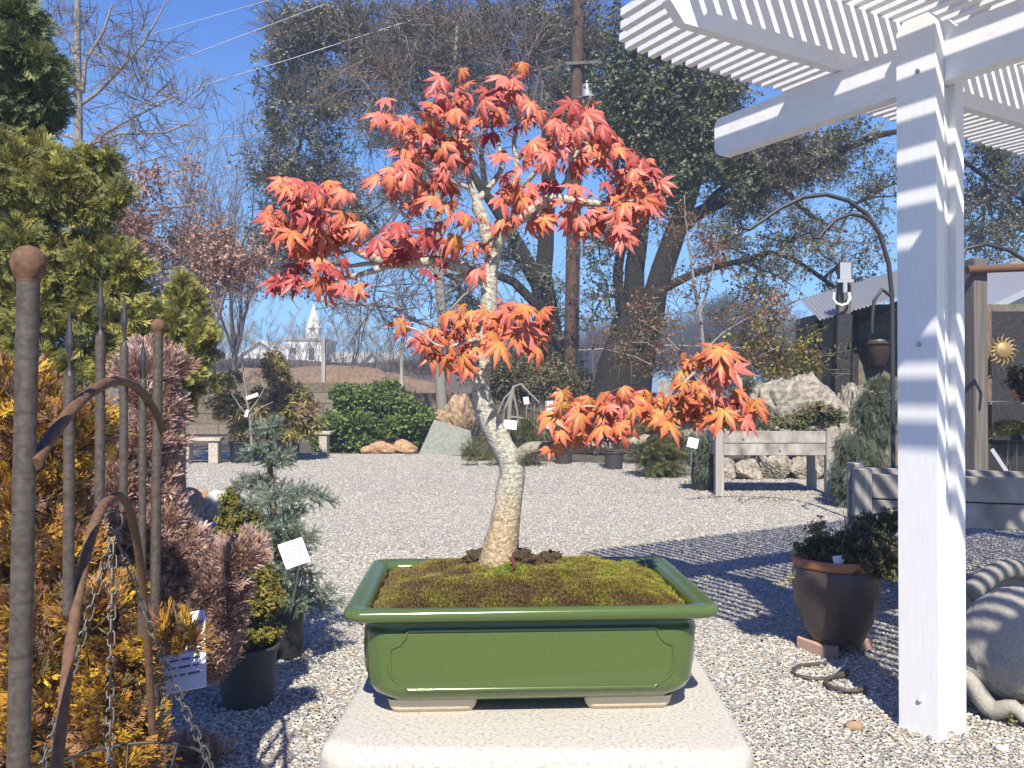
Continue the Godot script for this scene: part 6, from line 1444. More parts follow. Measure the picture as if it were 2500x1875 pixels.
	# the big clipped shrub
	var green := [Color(0.109, 0.181, 0.032), Color(0.080, 0.145, 0.029), Color(0.160, 0.239, 0.043), Color(0.203, 0.261, 0.058), Color(0.065, 0.109, 0.026)]
	bushy("clipped_shrub", "wide rounded glossy green shrub in front of the tan bank", "shrub", Vector3(-2.8453, 0, -17.6), [[Vector3(-2.8445, 0.7613, -17.6), Vector3(1.0267, 0.704, 0.8653), 3400], [Vector3(-3.6259, 0.3704, -17.6), Vector3(0.5671, 0.352, 0.4596), 1200], [Vector3(-2.0818, 0.4974, -17.6), Vector3(0.528, 0.4693, 0.4987), 1300], [Vector3(-3.8503, 0.1751, -17.6), Vector3(0.3324, 0.1956, 0.264), 400], [Vector3(-2.5028, 1.0838, -17.6), Vector3(0.5867, 0.352, 0.4693), 800], [Vector3(-3.2354, 0.6635, -17.6), Vector3(0.5476, 0.4498, 0.4987), 1100], [Vector3(-3.1858, 0.2239, -17.6), Vector3(0.6844, 0.2933, 0.4889), 800]], "broad", Vector2(0.10, 0.17), green, "out", 14, 1.1, 0.9, 0.02, 0.28)
	# boulders at the edge of the gravel
	var sl := MB.new()
	var front := [Vector3(-1.8524, 0.0059, -16.6), Vector3(-1.1083, -0.1239, -16.5), Vector3(-0.7788, 0.0447, -16.7), Vector3(-0.8446, 0.4523, -16.9), Vector3(-1.5768, 0.6775, -16.9)]
	var back := [Vector3(-1.9416, -0.1023, -17.4), Vector3(-1.1688, -0.1989, -17.4), Vector3(-0.7921, -0.1023, -17.4), Vector3(-0.8503, 0.3708, -17.4), Vector3(-1.5373, 0.6447, -17.3)]
	var mid := Vector3.ZERO
	for q in front + back:
		mid += q / 10.0
	var fc: Vector3 = (front[0] + front[1] + front[2] + front[3] + front[4]) / 5.0 + Vector3(0.06, 0.0, 0.07)
	for k in 5:
		sl.out3(front[k], front[(k + 1) % 5], fc, mid)
		sl.out4(front[k], front[(k + 1) % 5], back[(k + 1) % 5], back[k], mid)
		sl.out3(back[k], back[(k + 1) % 5], (back[0] + back[2] + back[3]) / 3.0, mid)
	tag(part(sl, "slab_boulder", M.green_rock), "large grey green slab boulder leaning beside the bonsai trunk", "rock")
	rock("boulder", "tan brown rounded boulder behind the grey slab boulder", Vector3(-1.173, 0.6237, -17.9), Vector3(0.40, 0.50, 0.4), M.brown_rock, 412)
	rock("boulder", "small brown boulder squeezed above the slab", Vector3(-1.4829, 0.6569, -17.8), Vector3(0.2, 0.2, 0.2), M.brown_rock, 413)
	for q in [[795, 975, 0.13, "flat rusty stone leftmost under the clipped shrub"], [822, 973, 0.20, "orange stone second in the row under the shrub"], [846, 974, 0.15, "orange stone in the middle of the row under the shrub"], [874, 971, 0.23, "rounded orange boulder beside the grey slab"]]:
		var c := Vector3((q[0] - 1106.0) / 1800.0 * 16.8, q[2] * 0.42, -16.8)
		rock("edging_stone", q[3], c, Vector3(q[2] * 1.15, q[2] * 0.75, q[2] * 0.9), M.rust_rock, 420 + int(q[0]), 0.25, "orange stones along the shrub bed")
	# wooden fence posts beyond
	for q in [[699, 728, 860, 24.5, "weathered fence post standing left of the clipped shrub"], [868, 738, 850, 26.0, "dark fence post with a cap above the clipped shrub"]]:
		var mb := MB.new()
		var top := Vector3((q[0] - 1106.0) / 1800.0 * q[3], 1.25 + (845.0 - q[1]) / 1800.0 * q[3], -q[3])
		mb.board(Vector3(top.x, 0, top.z), top, 0.11, 0.11, Vector3.BACK, 0.01)
		tag(part(mb, "fence_post", M.grey_post), q[4], "post", "posts of the old fence")
	# tan bank and dark brush behind
	var bank := MB.new()
	lump_ball(bank, Vector3(-9.5, 0.6, -38), Vector3(6.6, 1.75, 4.0), 88, 0.3, 1.5, 40)
	structure(bank, "earth_bank", M.earth)
	var low := MB.new()
	lump_ball(low, Vector3(-13, -0.6, -62), Vector3(24, 3.9, 8.0), 89, 0.25, 1.8, 48)
	structure(low, "dark_bank", M.dark_earth)

# ---------------------------------------------------------------- trees
func leafy(t, clumps: Array, kinds: Array, material: Material, size: Vector2, tints: Array, how := "out", shell := 0.55, keep := 1.0):
	var tufts := lumpy(clumps, 9, 0.36, keep)
	for k in kinds.size():
		var cl := []
		for q in tufts:
			cl.append([q[0], q[1], int(ceil(q[2] / float(kinds.size())))])
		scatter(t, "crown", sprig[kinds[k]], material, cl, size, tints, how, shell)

func oaks_and_bare_trees():
	var nz := noise(1.1, 15)
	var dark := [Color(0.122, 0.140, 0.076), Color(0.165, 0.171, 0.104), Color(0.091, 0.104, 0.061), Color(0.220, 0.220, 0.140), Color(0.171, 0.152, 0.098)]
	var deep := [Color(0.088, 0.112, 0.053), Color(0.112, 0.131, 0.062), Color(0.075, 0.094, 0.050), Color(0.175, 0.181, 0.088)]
	# oak on the left of the utility pole
	var o1 := thing("live_oak", "large live oak with a wide airy crown left of the utility pole", "oak tree", Vector3(1.4533, 0, -24))
	var l1 := [[[Vector3(1.5459, -0.0826, -24), 0.5867], [Vector3(1.4663, 0.6502, -24), 0.4800], [Vector3(1.3201, 1.5833, -24), 0.4267], [Vector3(1.1205, 2.6506, -24), 0.4000], [Vector3(0.9341, 3.7187, -24), 0.3733], [Vector3(0.8543, 4.5203, -24), 0.3333]], [[Vector3(0.8809, 4.1862, -24), 0.2667], [Vector3(0.5874, 4.6806, -24), 0.2400], [Vector3(0.2537, 5.3223, -24), 0.2133], [Vector3(-0.2137, 6.1248, -24), 0.1733], [Vector3(-0.7482, 6.9278, -24), 0.1467], [Vector3(-1.4166, 7.8652, -24), 0.1200], [Vector3(-2.3531, 8.9372, -24), 0.0933], [Vector3(-3.4241, 10.1443, -24), 0.0667], [Vector3(-4.6297, 11.2181, -24), 0.0533]], [[Vector3(0.881, 4.4534, -24), 0.2667], [Vector3(0.9614, 5.3223, -24), 0.2533], [Vector3(1.0151, 6.1248, -24), 0.2400], [Vector3(1.0689, 7.1955, -24), 0.2000], [Vector3(0.9892, 8.5351, -24), 0.1600], [Vector3(1.1234, 9.876, -24), 0.1200], [Vector3(1.2578, 11.3524, -24), 0.0800], [Vector3(1.3252, 12.4272, -24), 0.0533]], [[Vector3(0.9874, 3.318, -24), 0.1733], [Vector3(0.5872, 3.8522, -24), 0.1467], [Vector3(0.0534, 4.3866, -24), 0.1200], [Vector3(-0.7476, 4.7207, -24), 0.0933], [Vector3(-1.6819, 4.5203, -24), 0.0800], [Vector3(-2.7503, 5.0549, -24), 0.0667], [Vector3(-3.8195, 5.8573, -24), 0.0533]], [[Vector3(-0.7482, 6.9278, -24), 0.1067], [Vector3(-0.8821, 8.1331, -24), 0.0933], [Vector3(-0.6151, 9.6077, -24), 0.0667], [Vector3(-0.0803, 11.0838, -24), 0.0533]], [[Vector3(-2.3531, 8.9372, -24), 0.0800], [Vector3(-2.7556, 10.4127, -24), 0.0667], [Vector3(-3.0244, 11.621, -24), 0.0533]], [[Vector3(-3.8195, 5.8573, -24), 0.0667], [Vector3(-4.6223, 6.7939, -24), 0.0533], [Vector3(-5.4262, 7.9991, -24), 0.0533], [Vector3(-6.0971, 9.2054, -24), 0.0400]]]
	var tb := MB.new()
	for q in l1:
		tb.tube(q, 12, 0.3, nz)
	var c1 := [[Vector3(-6.5042, 11.7553, -24), Vector3(0.8, 0.9333, 0.8667), 240], [Vector3(-6.434, 10.3456, -24), Vector3(0.8267, 1, 0.9133), 330], [Vector3(-6.0965, 8.9372, -24), Vector3(1, 1, 1), 330], [Vector3(-6.7621, 7.7312, -24), Vector3(0.6667, 0.8, 0.7333), 260], [Vector3(-5.4325, 11.2181, -24), Vector3(1.2, 1.0667, 1.1333), 380], [Vector3(-4.3631, 11.8897, -24), Vector3(1.3333, 0.9333, 1.1333), 400], [Vector3(-4.7614, 10.0101, -24), Vector3(1.1333, 1.0667, 1.1), 330], [Vector3(-3.4251, 10.9496, -24), Vector3(1.2, 1.2, 1.2), 400], [Vector3(-2.3555, 11.8897, -24), Vector3(1.4667, 1, 1.2333), 440], [Vector3(-1.4181, 10.8153, -24), Vector3(1.3333, 1.2, 1.2667), 420], [Vector3(-0.348, 11.7553, -24), Vector3(1.4667, 0.9333, 1.2), 420], [Vector3(0.9903, 11.621, -24), Vector3(1.2667, 1.0667, 1.1667), 400], [Vector3(-5.4255, 7.5973, -24), Vector3(0.9333, 0.7333, 0.8333), 290], [Vector3(-6.7589, 6.3924, -24), Vector3(0.7333, 0.8, 0.7667), 260], [Vector3(-6.2216, 5.0549, -24), Vector3(0.9333, 0.7333, 0.8333), 230], [Vector3(-4.6215, 6.2586, -24), Vector3(1.0667, 0.7333, 0.9), 250], [Vector3(-3.0196, 7.1955, -24), Vector3(1.0667, 1.0667, 1.0667), 190], [Vector3(-3.4223, 8.6691, -24), Vector3(0.9333, 0.8, 0.8667), 200], [Vector3(-1.9517, 8.5351, -24), Vector3(0.9333, 0.9333, 0.9333), 220], [Vector3(-0.0802, 9.876, -24), Vector3(1.0667, 0.9333, 1), 260], [Vector3(1.9272, 11.7553, -24), Vector3(0.9333, 1.0667, 1), 260], [Vector3(1.2572, 10.0101, -24), Vector3(0.8, 0.8, 0.8), 260], [Vector3(2.3948, 10.8153, -24), Vector3(0.8, 0.8, 0.8), 300], [Vector3(1.9254, 9.2054, -24), Vector3(0.6667, 0.8, 0.7333), 300], [Vector3(-1.4147, 3.9858, -24), Vector3(0.8, 0.8, 0.8), 90], [Vector3(0.0534, 5.0549, -24), Vector3(0.6667, 0.9333, 0.8), 100], [Vector3(1.1874, 3.1845, -24), Vector3(0.5333, 1.2, 0.8667), 110], [Vector3(-0.3469, 3.1845, -24), Vector3(0.8, 0.8, 0.8), 90], [Vector3(0.5869, 2.3837, -24), Vector3(0.8, 0.6667, 0.7333), 150], [Vector3(-0.08, 1.5833, -24), Vector3(0.6667, 0.4, 0.5333), 160], [Vector3(1.5203, 1.9835, -24), Vector3(0.5333, 0.5333, 0.5333), 120], [Vector3(-7.1562, 5.0549, -24), Vector3(0.5333, 1.0667, 0.8), 150]]
	carry(tb, l1, c1, 0.035, 5, 5)
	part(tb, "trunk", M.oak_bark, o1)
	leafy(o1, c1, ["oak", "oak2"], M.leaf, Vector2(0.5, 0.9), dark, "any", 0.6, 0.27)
	leafy(o1, c1, ["bare"], M.needle, Vector2(0.7, 1.3), [Color(0.13, 0.11, 0.10), Color(0.20, 0.175, 0.16)], "any", 0.6, 0.24)
	# oak on the right, dark and forked
	var o2 := thing("live_oak", "massive dark forked oak between the utility pole and the pergola", "oak tree", Vector3(2.9867, 0, -21))
	var l2 := [[[Vector3(2.5536, -0.0326, -21), 1.0733], [Vector3(2.6591, 0.5503, -21), 0.8867], [Vector3(2.7532, 1.1917, -21), 0.7467], [Vector3(2.8706, 1.8334, -21), 0.6650], [Vector3(3.0113, 2.4171, -21), 0.6183], [Vector3(3.152, 2.8843, -21), 0.5833], [Vector3(3.2458, 3.1764, -21), 0.5367], [Vector3(3.3161, 3.3867, -21), 0.4667]], [[Vector3(3.1521, 2.9427, -21), 0.3500], [Vector3(3.106, 3.4101, -21), 0.2917], [Vector3(3.0715, 3.8192, -21), 0.2567], [Vector3(3.1072, 4.3454, -21), 0.2450], [Vector3(3.2015, 5.0473, -21), 0.2333], [Vector3(3.2724, 5.6325, -21), 0.2217], [Vector3(3.4372, 6.4524, -21), 0.1983], [Vector3(3.6728, 7.6245, -21), 0.1633], [Vector3(3.9086, 8.7977, -21), 0.1283], [Vector3(4.0277, 10.0896, -21), 0.0817]], [[Vector3(3.3856, 3.0011, -21), 0.3967], [Vector3(3.5263, 3.4101, -21), 0.3267], [Vector3(3.6437, 3.8192, -21), 0.2800], [Vector3(3.7846, 4.2869, -21), 0.2683], [Vector3(4.0192, 4.9303, -21), 0.2683], [Vector3(4.3481, 5.8667, -21), 0.2333], [Vector3(4.7241, 6.9211, -21), 0.1867], [Vector3(5.0774, 8.0936, -21), 0.1283], [Vector3(5.6653, 9.3848, -21), 0.0817]], [[Vector3(2.8484, 2.8259, -21), 0.1633], [Vector3(2.7556, 3.3517, -21), 0.1400], [Vector3(2.6861, 3.8776, -21), 0.1283], [Vector3(2.6633, 4.3454, -21), 0.1283], [Vector3(2.7691, 4.9303, -21), 0.1167], [Vector3(2.7352, 5.9838, -21), 0.0933], [Vector3(2.6194, 7.0383, -21), 0.0700]], [[Vector3(4.16, 5.2814, -21), 0.2100], [Vector3(4.6049, 5.6911, -21), 0.1750], [Vector3(5.0729, 5.9253, -21), 0.1633], [Vector3(6.0091, 6.3938, -21), 0.1517], [Vector3(6.8278, 6.5109, -21), 0.1283], [Vector3(7.4714, 6.7101, -21), 0.1167], [Vector3(8.4676, 7.39, -21), 0.0933], [Vector3(9.2291, 7.7183, -21), 0.0817], [Vector3(9.99, 7.859, -21), 0.0583]], [[Vector3(3.854, 3.8543, -21), 0.1167], [Vector3(4.6021, 4.2284, -21), 0.0933], [Vector3(5.4203, 4.4623, -21), 0.0817], [Vector3(6.0046, 4.5793, -21), 0.0817], [Vector3(6.4724, 4.7548, -21), 0.0700], [Vector3(6.9978, 4.6378, -21), 0.0700], [Vector3(7.639, 4.2284, -21), 0.0583], [Vector3(8.4546, 3.6438, -21), 0.0467]], [[Vector3(4.8388, 5.8082, -21), 0.1050], [Vector3(5.1319, 6.2181, -21), 0.0933], [Vector3(5.6589, 6.6281, -21), 0.0700], [Vector3(6.011, 7.1555, -21), 0.0583]], [[Vector3(6.8278, 6.5109, -21), 0.0700], [Vector3(7.177, 5.9838, -21), 0.0583], [Vector3(7.7599, 5.5155, -21), 0.0467], [Vector3(8.4603, 5.2814, -21), 0.0350]], [[Vector3(9.99, 7.859, -21), 0.0700], [Vector3(11.1571, 7.2727, -21), 0.0583], [Vector3(12.2055, 6.4524, -21), 0.0467]]]
	var t2 := MB.new()
	for q in l2:
		t2.tube(q, 18, 0.22, noise(2.6, 16))
	var dense := [[Vector3(3.4397, 8.211, -21), Vector3(0.9917, 0.9917, 0.9917), 520], [Vector3(3.9061, 7.2727, -21), Vector3(0.9917, 0.875, 0.9333), 520], [Vector3(4.6092, 7.9763, -21), Vector3(0.9333, 0.9333, 0.9333), 520], [Vector3(3.0899, 9.1499, -21), Vector3(0.8167, 0.8167, 0.8167), 330], [Vector3(4.2599, 8.9151, -21), Vector3(0.9333, 0.7, 0.8167), 380], [Vector3(5.0754, 7.1555, -21), Vector3(0.7, 0.7, 0.7), 300], [Vector3(2.7368, 7.39, -21), Vector3(0.525, 0.7, 0.6125), 220], [Vector3(3.7877, 6.3352, -21), Vector3(0.8167, 0.525, 0.6708), 280], [Vector3(2.5038, 8.3283, -21), Vector3(0.4667, 0.7, 0.5833), 170], [Vector3(5.3121, 8.4456, -21), Vector3(0.7, 0.7, 0.7), 260], [Vector3(2.9741, 10.2071, -21), Vector3(0.8167, 0.8167, 0.8167), 240]]
	var loose := [[Vector3(6.3603, 6.5695, -21), Vector3(0.9917, 0.7, 0.8458), 330], [Vector3(7.4141, 7.0969, -21), Vector3(0.9917, 0.6067, 0.7992), 330], [Vector3(8.2337, 7.39, -21), Vector3(0.7583, 0.525, 0.6417), 220], [Vector3(6.8299, 7.2727, -21), Vector3(0.875, 0.525, 0.7), 260], [Vector3(6.0084, 6.1009, -21), Vector3(0.7, 0.42, 0.56), 170], [Vector3(5.6601, 7.1555, -21), Vector3(0.5833, 0.5833, 0.5833), 170], [Vector3(7.1749, 5.2814, -21), Vector3(1.1083, 0.8167, 0.9625), 170], [Vector3(8.3411, 4.5793, -21), Vector3(0.9333, 0.9333, 0.9333), 150], [Vector3(6.3539, 4.1115, -21), Vector3(0.9333, 0.6417, 0.7875), 100], [Vector3(9.0481, 6.2181, -21), Vector3(0.7, 0.7, 0.7), 110], [Vector3(8.4542, 3.527, -21), Vector3(0.6417, 0.7, 0.6708), 90], [Vector3(5.3047, 5.0473, -21), Vector3(0.8167, 0.7, 0.7583), 110], [Vector3(2.0331, 5.0473, -21), Vector3(0.3033, 0.9333, 0.6183), 50], [Vector3(2.7928, 5.2814, -21), Vector3(0.525, 0.5833, 0.5542), 100], [Vector3(2.2655, 3.6438, -21), Vector3(0.35, 0.7, 0.525), 40], [Vector3(12.0869, 6.1009, -21), Vector3(0.7, 1.05, 0.875), 260], [Vector3(12.5593, 7.0383, -21), Vector3(0.8167, 0.7, 0.7583), 240], [Vector3(11.8491, 5.2814, -21), Vector3(0.525, 0.7, 0.6125), 110], [Vector3(13.2539, 5.7496, -21), Vector3(0.7, 0.9333, 0.8167), 180], [Vector3(3.3152, 2.7091, -21), Vector3(0.5833, 0.5833, 0.5833), 80]]
	carry(t2, l2, dense, 0.035, 5, 3)
	carry(t2, l2, loose, 0.03, 5, 4)
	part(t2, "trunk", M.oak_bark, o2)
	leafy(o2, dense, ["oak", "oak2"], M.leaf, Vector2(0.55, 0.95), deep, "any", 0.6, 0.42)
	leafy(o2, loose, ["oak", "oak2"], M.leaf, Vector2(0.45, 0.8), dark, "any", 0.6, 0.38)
	leafy(o2, loose, ["bare"], M.needle, Vector2(0.6, 1.1), [Color(0.11, 0.09, 0.085), Color(0.15, 0.125, 0.115)], "any", 0.6, 0.12)
	# slender grey trunk with bare twigs
	var s := thing("slender_tree", "slender leafless tree with a straight grey trunk behind the slab boulder", "tree", Vector3(-1.6063, 0, -18.3))
	var ls := [[[Vector3(-1.4631, 0.0613, -18.3), 0.1728], [Vector3(-1.5245, 0.691, -18.3), 0.1322], [Vector3(-1.5759, 1.4025, -18.3), 0.1220], [Vector3(-1.5561, 2.1145, -18.3), 0.1220], [Vector3(-1.526, 2.7251, -18.3), 0.1118], [Vector3(-1.5877, 3.5398, -18.3), 0.1118], [Vector3(-1.6086, 4.3551, -18.3), 0.1017], [Vector3(-1.6296, 5.1711, -18.3), 0.0915], [Vector3(-1.6506, 5.9877, -18.3), 0.0813], [Vector3(-1.5901, 6.8049, -18.3), 0.0712], [Vector3(-1.4378, 7.725, -18.3), 0.0508], [Vector3(-1.2345, 8.7483, -18.3), 0.0407], [Vector3(-1.184, 9.6701, -18.3), 0.0305]], [[Vector3(-1.5361, 2.5724, -18.3), 0.0508], [Vector3(-1.8922, 2.7251, -18.3), 0.0458], [Vector3(-2.2484, 2.8472, -18.3), 0.0407], [Vector3(-2.5031, 3.0916, -18.3), 0.0356], [Vector3(-3.0628, 3.1324, -18.3), 0.0305], [Vector3(-3.7242, 3.1833, -18.3), 0.0224], [Vector3(-4.3345, 3.0509, -18.3), 0.0163]], [[Vector3(-1.6088, 4.5591, -18.3), 0.0508], [Vector3(-1.2325, 5.3752, -18.3), 0.0407], [Vector3(-0.9783, 6.3962, -18.3), 0.0305], [Vector3(-0.469, 7.5205, -18.3), 0.0244], [Vector3(0.1428, 8.3389, -18.3), 0.0183]], [[Vector3(-1.64, 5.4772, -18.3), 0.0508], [Vector3(-2.0992, 6.2941, -18.3), 0.0407], [Vector3(-2.6099, 7.2137, -18.3), 0.0305], [Vector3(-3.3249, 8.1342, -18.3), 0.0224]], [[Vector3(-1.6102, 6.4984, -18.3), 0.0407], [Vector3(-1.7945, 7.5205, -18.3), 0.0305], [Vector3(-2.2035, 8.5436, -18.3), 0.0203], [Vector3(-2.5103, 9.2603, -18.3), 0.0142]], [[Vector3(-1.5674, 3.7436, -18.3), 0.0407], [Vector3(-1.9953, 4.1512, -18.3), 0.0305], [Vector3(-2.5047, 4.4571, -18.3), 0.0203], [Vector3(-3.1157, 4.5591, -18.3), 0.0142]], [[Vector3(-1.5362, 2.8269, -18.3), 0.0407], [Vector3(-1.0787, 3.3361, -18.3), 0.0305], [Vector3(-0.6717, 3.6417, -18.3), 0.0203]]]
	var ts := MB.new()
	for q in ls:
		ts.tube(q, 9, 0.2, noise(3.0, 9))
	var cs := [[Vector3(-2.3059, 8.9531, -18.3), Vector3(0.915, 0.61, 0.7625), 120], [Vector3(-1.2857, 9.0555, -18.3), Vector3(0.915, 0.7117, 0.8133), 140], [Vector3(-0.4692, 8.2365, -18.3), Vector3(0.915, 0.7117, 0.8133), 130], [Vector3(-1.6929, 7.9296, -18.3), Vector3(0.8133, 0.7117, 0.7625), 120], [Vector3(-2.6105, 7.725, -18.3), Vector3(0.8133, 0.61, 0.7117), 90], [Vector3(-3.2231, 8.2365, -18.3), Vector3(0.61, 0.61, 0.61), 70], [Vector3(-1.0805, 6.9071, -18.3), Vector3(0.8133, 0.61, 0.7117), 90], [Vector3(-2.0993, 6.3962, -18.3), Vector3(0.8133, 0.61, 0.7117), 80], [Vector3(-2.5056, 5.2731, -18.3), Vector3(0.61, 0.61, 0.61), 60], [Vector3(-3.3175, 3.3361, -18.3), Vector3(0.8133, 0.4067, 0.61), 60], [Vector3(-4.1316, 3.3361, -18.3), Vector3(0.61, 0.4067, 0.5083), 40], [Vector3(-2.5037, 3.6417, -18.3), Vector3(0.7117, 0.5083, 0.61), 60], [Vector3(0.2448, 8.5436, -18.3), Vector3(0.61, 0.61, 0.61), 70], [Vector3(-1.0791, 4.1512, -18.3), Vector3(0.5083, 0.5083, 0.5083), 40], [Vector3(-2.0958, 2.8269, -18.3), Vector3(0.61, 0.4067, 0.5083), 40]]
	carry(ts, ls, cs, 0.011, 4, 5)
	part(ts, "trunk", M.grey_bark, s)
	leafy(s, cs, ["bare", "bare2"], M.needle, Vector2(0.9, 1.7), [Color(0.17, 0.13, 0.11), Color(0.22, 0.18, 0.15), Color(0.12, 0.09, 0.08)], "any", 0.7, 0.26)
	# rust-leaved pin oak on the left
	var ro := thing("pin_oak", "tall pin oak with rusty leaves clinging to its lower branches", "oak tree", Vector3(-6.7961, 0, -13))
	var lr := [[[Vector3(-6.8269, 0.1315, -13), 0.1011], [Vector3(-6.819, 1.575, -13), 0.0939], [Vector3(-6.8167, 2.6595, -13), 0.0867], [Vector3(-6.8433, 3.7456, -13), 0.0794], [Vector3(-6.811, 4.6156, -13), 0.0722], [Vector3(-6.7781, 5.3413, -13), 0.0650], [Vector3(-6.7958, 6.0677, -13), 0.0578], [Vector3(-6.8136, 6.7949, -13), 0.0506], [Vector3(-6.803, 7.6684, -13), 0.0361]], [[Vector3(-6.8086, 5.6899, -13), 0.0361], [Vector3(-6.4981, 5.9079, -13), 0.0289], [Vector3(-6.1229, 6.2931, -13), 0.0246], [Vector3(-5.7694, 6.7003, -13), 0.0188], [Vector3(-5.5534, 7.0787, -13), 0.0144], [Vector3(-5.4094, 7.3771, -13), 0.0101]], [[Vector3(-6.7227, 5.9224, -13), 0.0361], [Vector3(-6.6742, 6.4312, -13), 0.0289], [Vector3(-6.3936, 6.8895, -13), 0.0217], [Vector3(-6.2576, 7.3261, -13), 0.0144]], [[Vector3(-6.8054, 4.9784, -13), 0.0289], [Vector3(-6.4878, 5.1961, -13), 0.0253], [Vector3(-6.1411, 5.4212, -13), 0.0217], [Vector3(-5.7147, 5.6391, -13), 0.0173], [Vector3(-5.3098, 5.857, -13), 0.0116]], [[Vector3(-6.8049, 4.8695, -13), 0.0289], [Vector3(-6.5599, 5.1235, -13), 0.0231], [Vector3(-6.1405, 5.276, -13), 0.0217], [Vector3(-5.4382, 5.2905, -13), 0.0173], [Vector3(-5.0405, 5.4502, -13), 0.0130], [Vector3(-4.8742, 5.5592, -13), 0.0087]], [[Vector3(-6.8119, 6.4312, -13), 0.0289], [Vector3(-6.9365, 6.7221, -13), 0.0217], [Vector3(-7.1261, 6.9695, -13), 0.0173], [Vector3(-7.3956, 7.2388, -13), 0.0116]], [[Vector3(-6.8353, 5.1961, -13), 0.0289], [Vector3(-7.0674, 5.2687, -13), 0.0217], [Vector3(-7.2878, 5.9224, -13), 0.0144], [Vector3(-7.4352, 6.4312, -13), 0.0101]], [[Vector3(-6.8153, 3.963, -13), 0.0289], [Vector3(-6.3384, 4.108, -13), 0.0217], [Vector3(-5.6147, 4.0717, -13), 0.0159], [Vector3(-4.8915, 4.1805, -13), 0.0116]], [[Vector3(-6.8127, 3.3834, -13), 0.0289], [Vector3(-6.1193, 3.6007, -13), 0.0217], [Vector3(-5.2516, 3.6731, -13), 0.0173], [Vector3(-4.4554, 3.5283, -13), 0.0116], [Vector3(-3.9483, 3.2024, -13), 0.0072]], [[Vector3(-6.8111, 3.0214, -13), 0.0289], [Vector3(-6.1172, 3.0938, -13), 0.0217], [Vector3(-5.3944, 3.1662, -13), 0.0159], [Vector3(-4.6715, 3.2386, -13), 0.0101]], [[Vector3(-6.8031, 4.4705, -13), 0.0289], [Vector3(-6.2685, 4.6881, -13), 0.0217], [Vector3(-5.7623, 4.8332, -13), 0.0144], [Vector3(-5.2561, 4.9784, -13), 0.0101]], [[Vector3(-6.8098, 2.7319, -13), 0.0289], [Vector3(-6.1158, 2.7319, -13), 0.0217], [Vector3(-5.4652, 2.7319, -13), 0.0144]]]
	var tr := MB.new()
	for q in lr:
		tr.tube(q, 8, 0.15, noise(3.0, 19))
	var cr := [[Vector3(-5.8311, 3.8905, -13), Vector3(0.7944, 0.3322, 0.5633), 150], [Vector3(-5.1065, 3.5645, -13), Vector3(0.7944, 0.3033, 0.5489), 170], [Vector3(-4.5271, 3.311, -13), Vector3(0.5778, 0.2456, 0.4117), 140], [Vector3(-5.6118, 3.2748, -13), Vector3(0.7944, 0.3178, 0.5561), 150], [Vector3(-4.9598, 2.949, -13), Vector3(0.7222, 0.3322, 0.5272), 140], [Vector3(-6.1193, 3.6007, -13), Vector3(0.5056, 0.3322, 0.4189), 90], [Vector3(-4.2011, 3.0938, -13), Vector3(0.3611, 0.1733, 0.2672), 70], [Vector3(-5.5441, 4.543, -13), Vector3(0.65, 0.2889, 0.4694), 60], [Vector3(-6.1943, 4.253, -13), Vector3(0.5778, 0.2889, 0.4333), 60], [Vector3(-5.1032, 2.5872, -13), Vector3(0.65, 0.26, 0.455), 80], [Vector3(-5.8263, 2.6595, -13), Vector3(0.5056, 0.2889, 0.3972), 60], [Vector3(-6.4869, 4.9784, -13), Vector3(0.3611, 0.2889, 0.325), 24]]
	var cb := [[Vector3(-6.3484, 6.5039, -13), Vector3(0.4333, 0.4333, 0.4333), 22], [Vector3(-5.6965, 6.5767, -13), Vector3(0.3611, 0.3611, 0.3611), 16], [Vector3(-6.1287, 5.9224, -13), Vector3(0.4333, 0.3611, 0.3972), 22], [Vector3(-5.4759, 5.7044, -13), Vector3(0.3611, 0.2889, 0.325), 16], [Vector3(-7.292, 6.7949, -13), Vector3(0.3611, 0.4333, 0.3972), 16], [Vector3(-6.7862, 7.1587, -13), Vector3(0.4333, 0.3611, 0.3972), 18], [Vector3(-7.1436, 6.0677, -13), Vector3(0.3611, 0.3611, 0.3611), 14], [Vector3(-5.8364, 5.2687, -13), Vector3(0.5056, 0.2889, 0.3972), 20], [Vector3(-4.8887, 3.311, -13), Vector3(0.7944, 0.4333, 0.6139), 40]]
	carry(tr, lr, cr, 0.008, 4, 6)
	carry(tr, lr, cb, 0.006, 4, 4)
	part(tr, "trunk", M.grey_bark, ro)
	leafy(ro, cr, ["rust"], M.leaf, Vector2(0.26, 0.46), [Color(0.34, 0.195, 0.145), Color(0.40, 0.25, 0.19), Color(0.28, 0.155, 0.12)], "any", 0.6, 0.42)
	leafy(ro, cb, ["bare", "bare2"], M.needle, Vector2(0.5, 1.0), [Color(0.16, 0.12, 0.11), Color(0.20, 0.16, 0.14)], "out", 0.7, 0.7)
	# leafless vase-shaped trees farther off
	for q in [[455, 24.0, 8.6, "leafless vase shaped tree between the pin oak and the live oak", 3.4], [415, 27.0, 7.2, "thin leafless tree just left of the vase shaped tree", 2.6], [505, 30.0, 7.0, "faint leafless tree behind the vase shaped tree", 2.8]]:
		var b := Vector3((q[0] - 1106.0) / 1800.0 * q[1], 0, -q[1])
		var t := thing("leafless_tree", q[3], "tree", b, "leafless trees on the left")
		var mb := MB.new()
		var tips := []
		mb.tube([[b, 0.12], [b + Vector3(0.05, 1.6, 0), 0.10], [b + Vector3(0, q[4], 0), 0.085]], 8)
		for k in 5:
			var a := TAU * k / 5.0 + 0.4
			grow(mb, b + Vector3(0, q[4] * (0.8 + 0.05 * k), 0), Vector3(cos(a) * 0.42, 1.0, sin(a) * 0.42).normalized(), q[2] * 0.36, 0.055, 3, tips, 0.42, 0.55, 3)
		part(mb, "trunk", M.twig, t)
		var tp := []
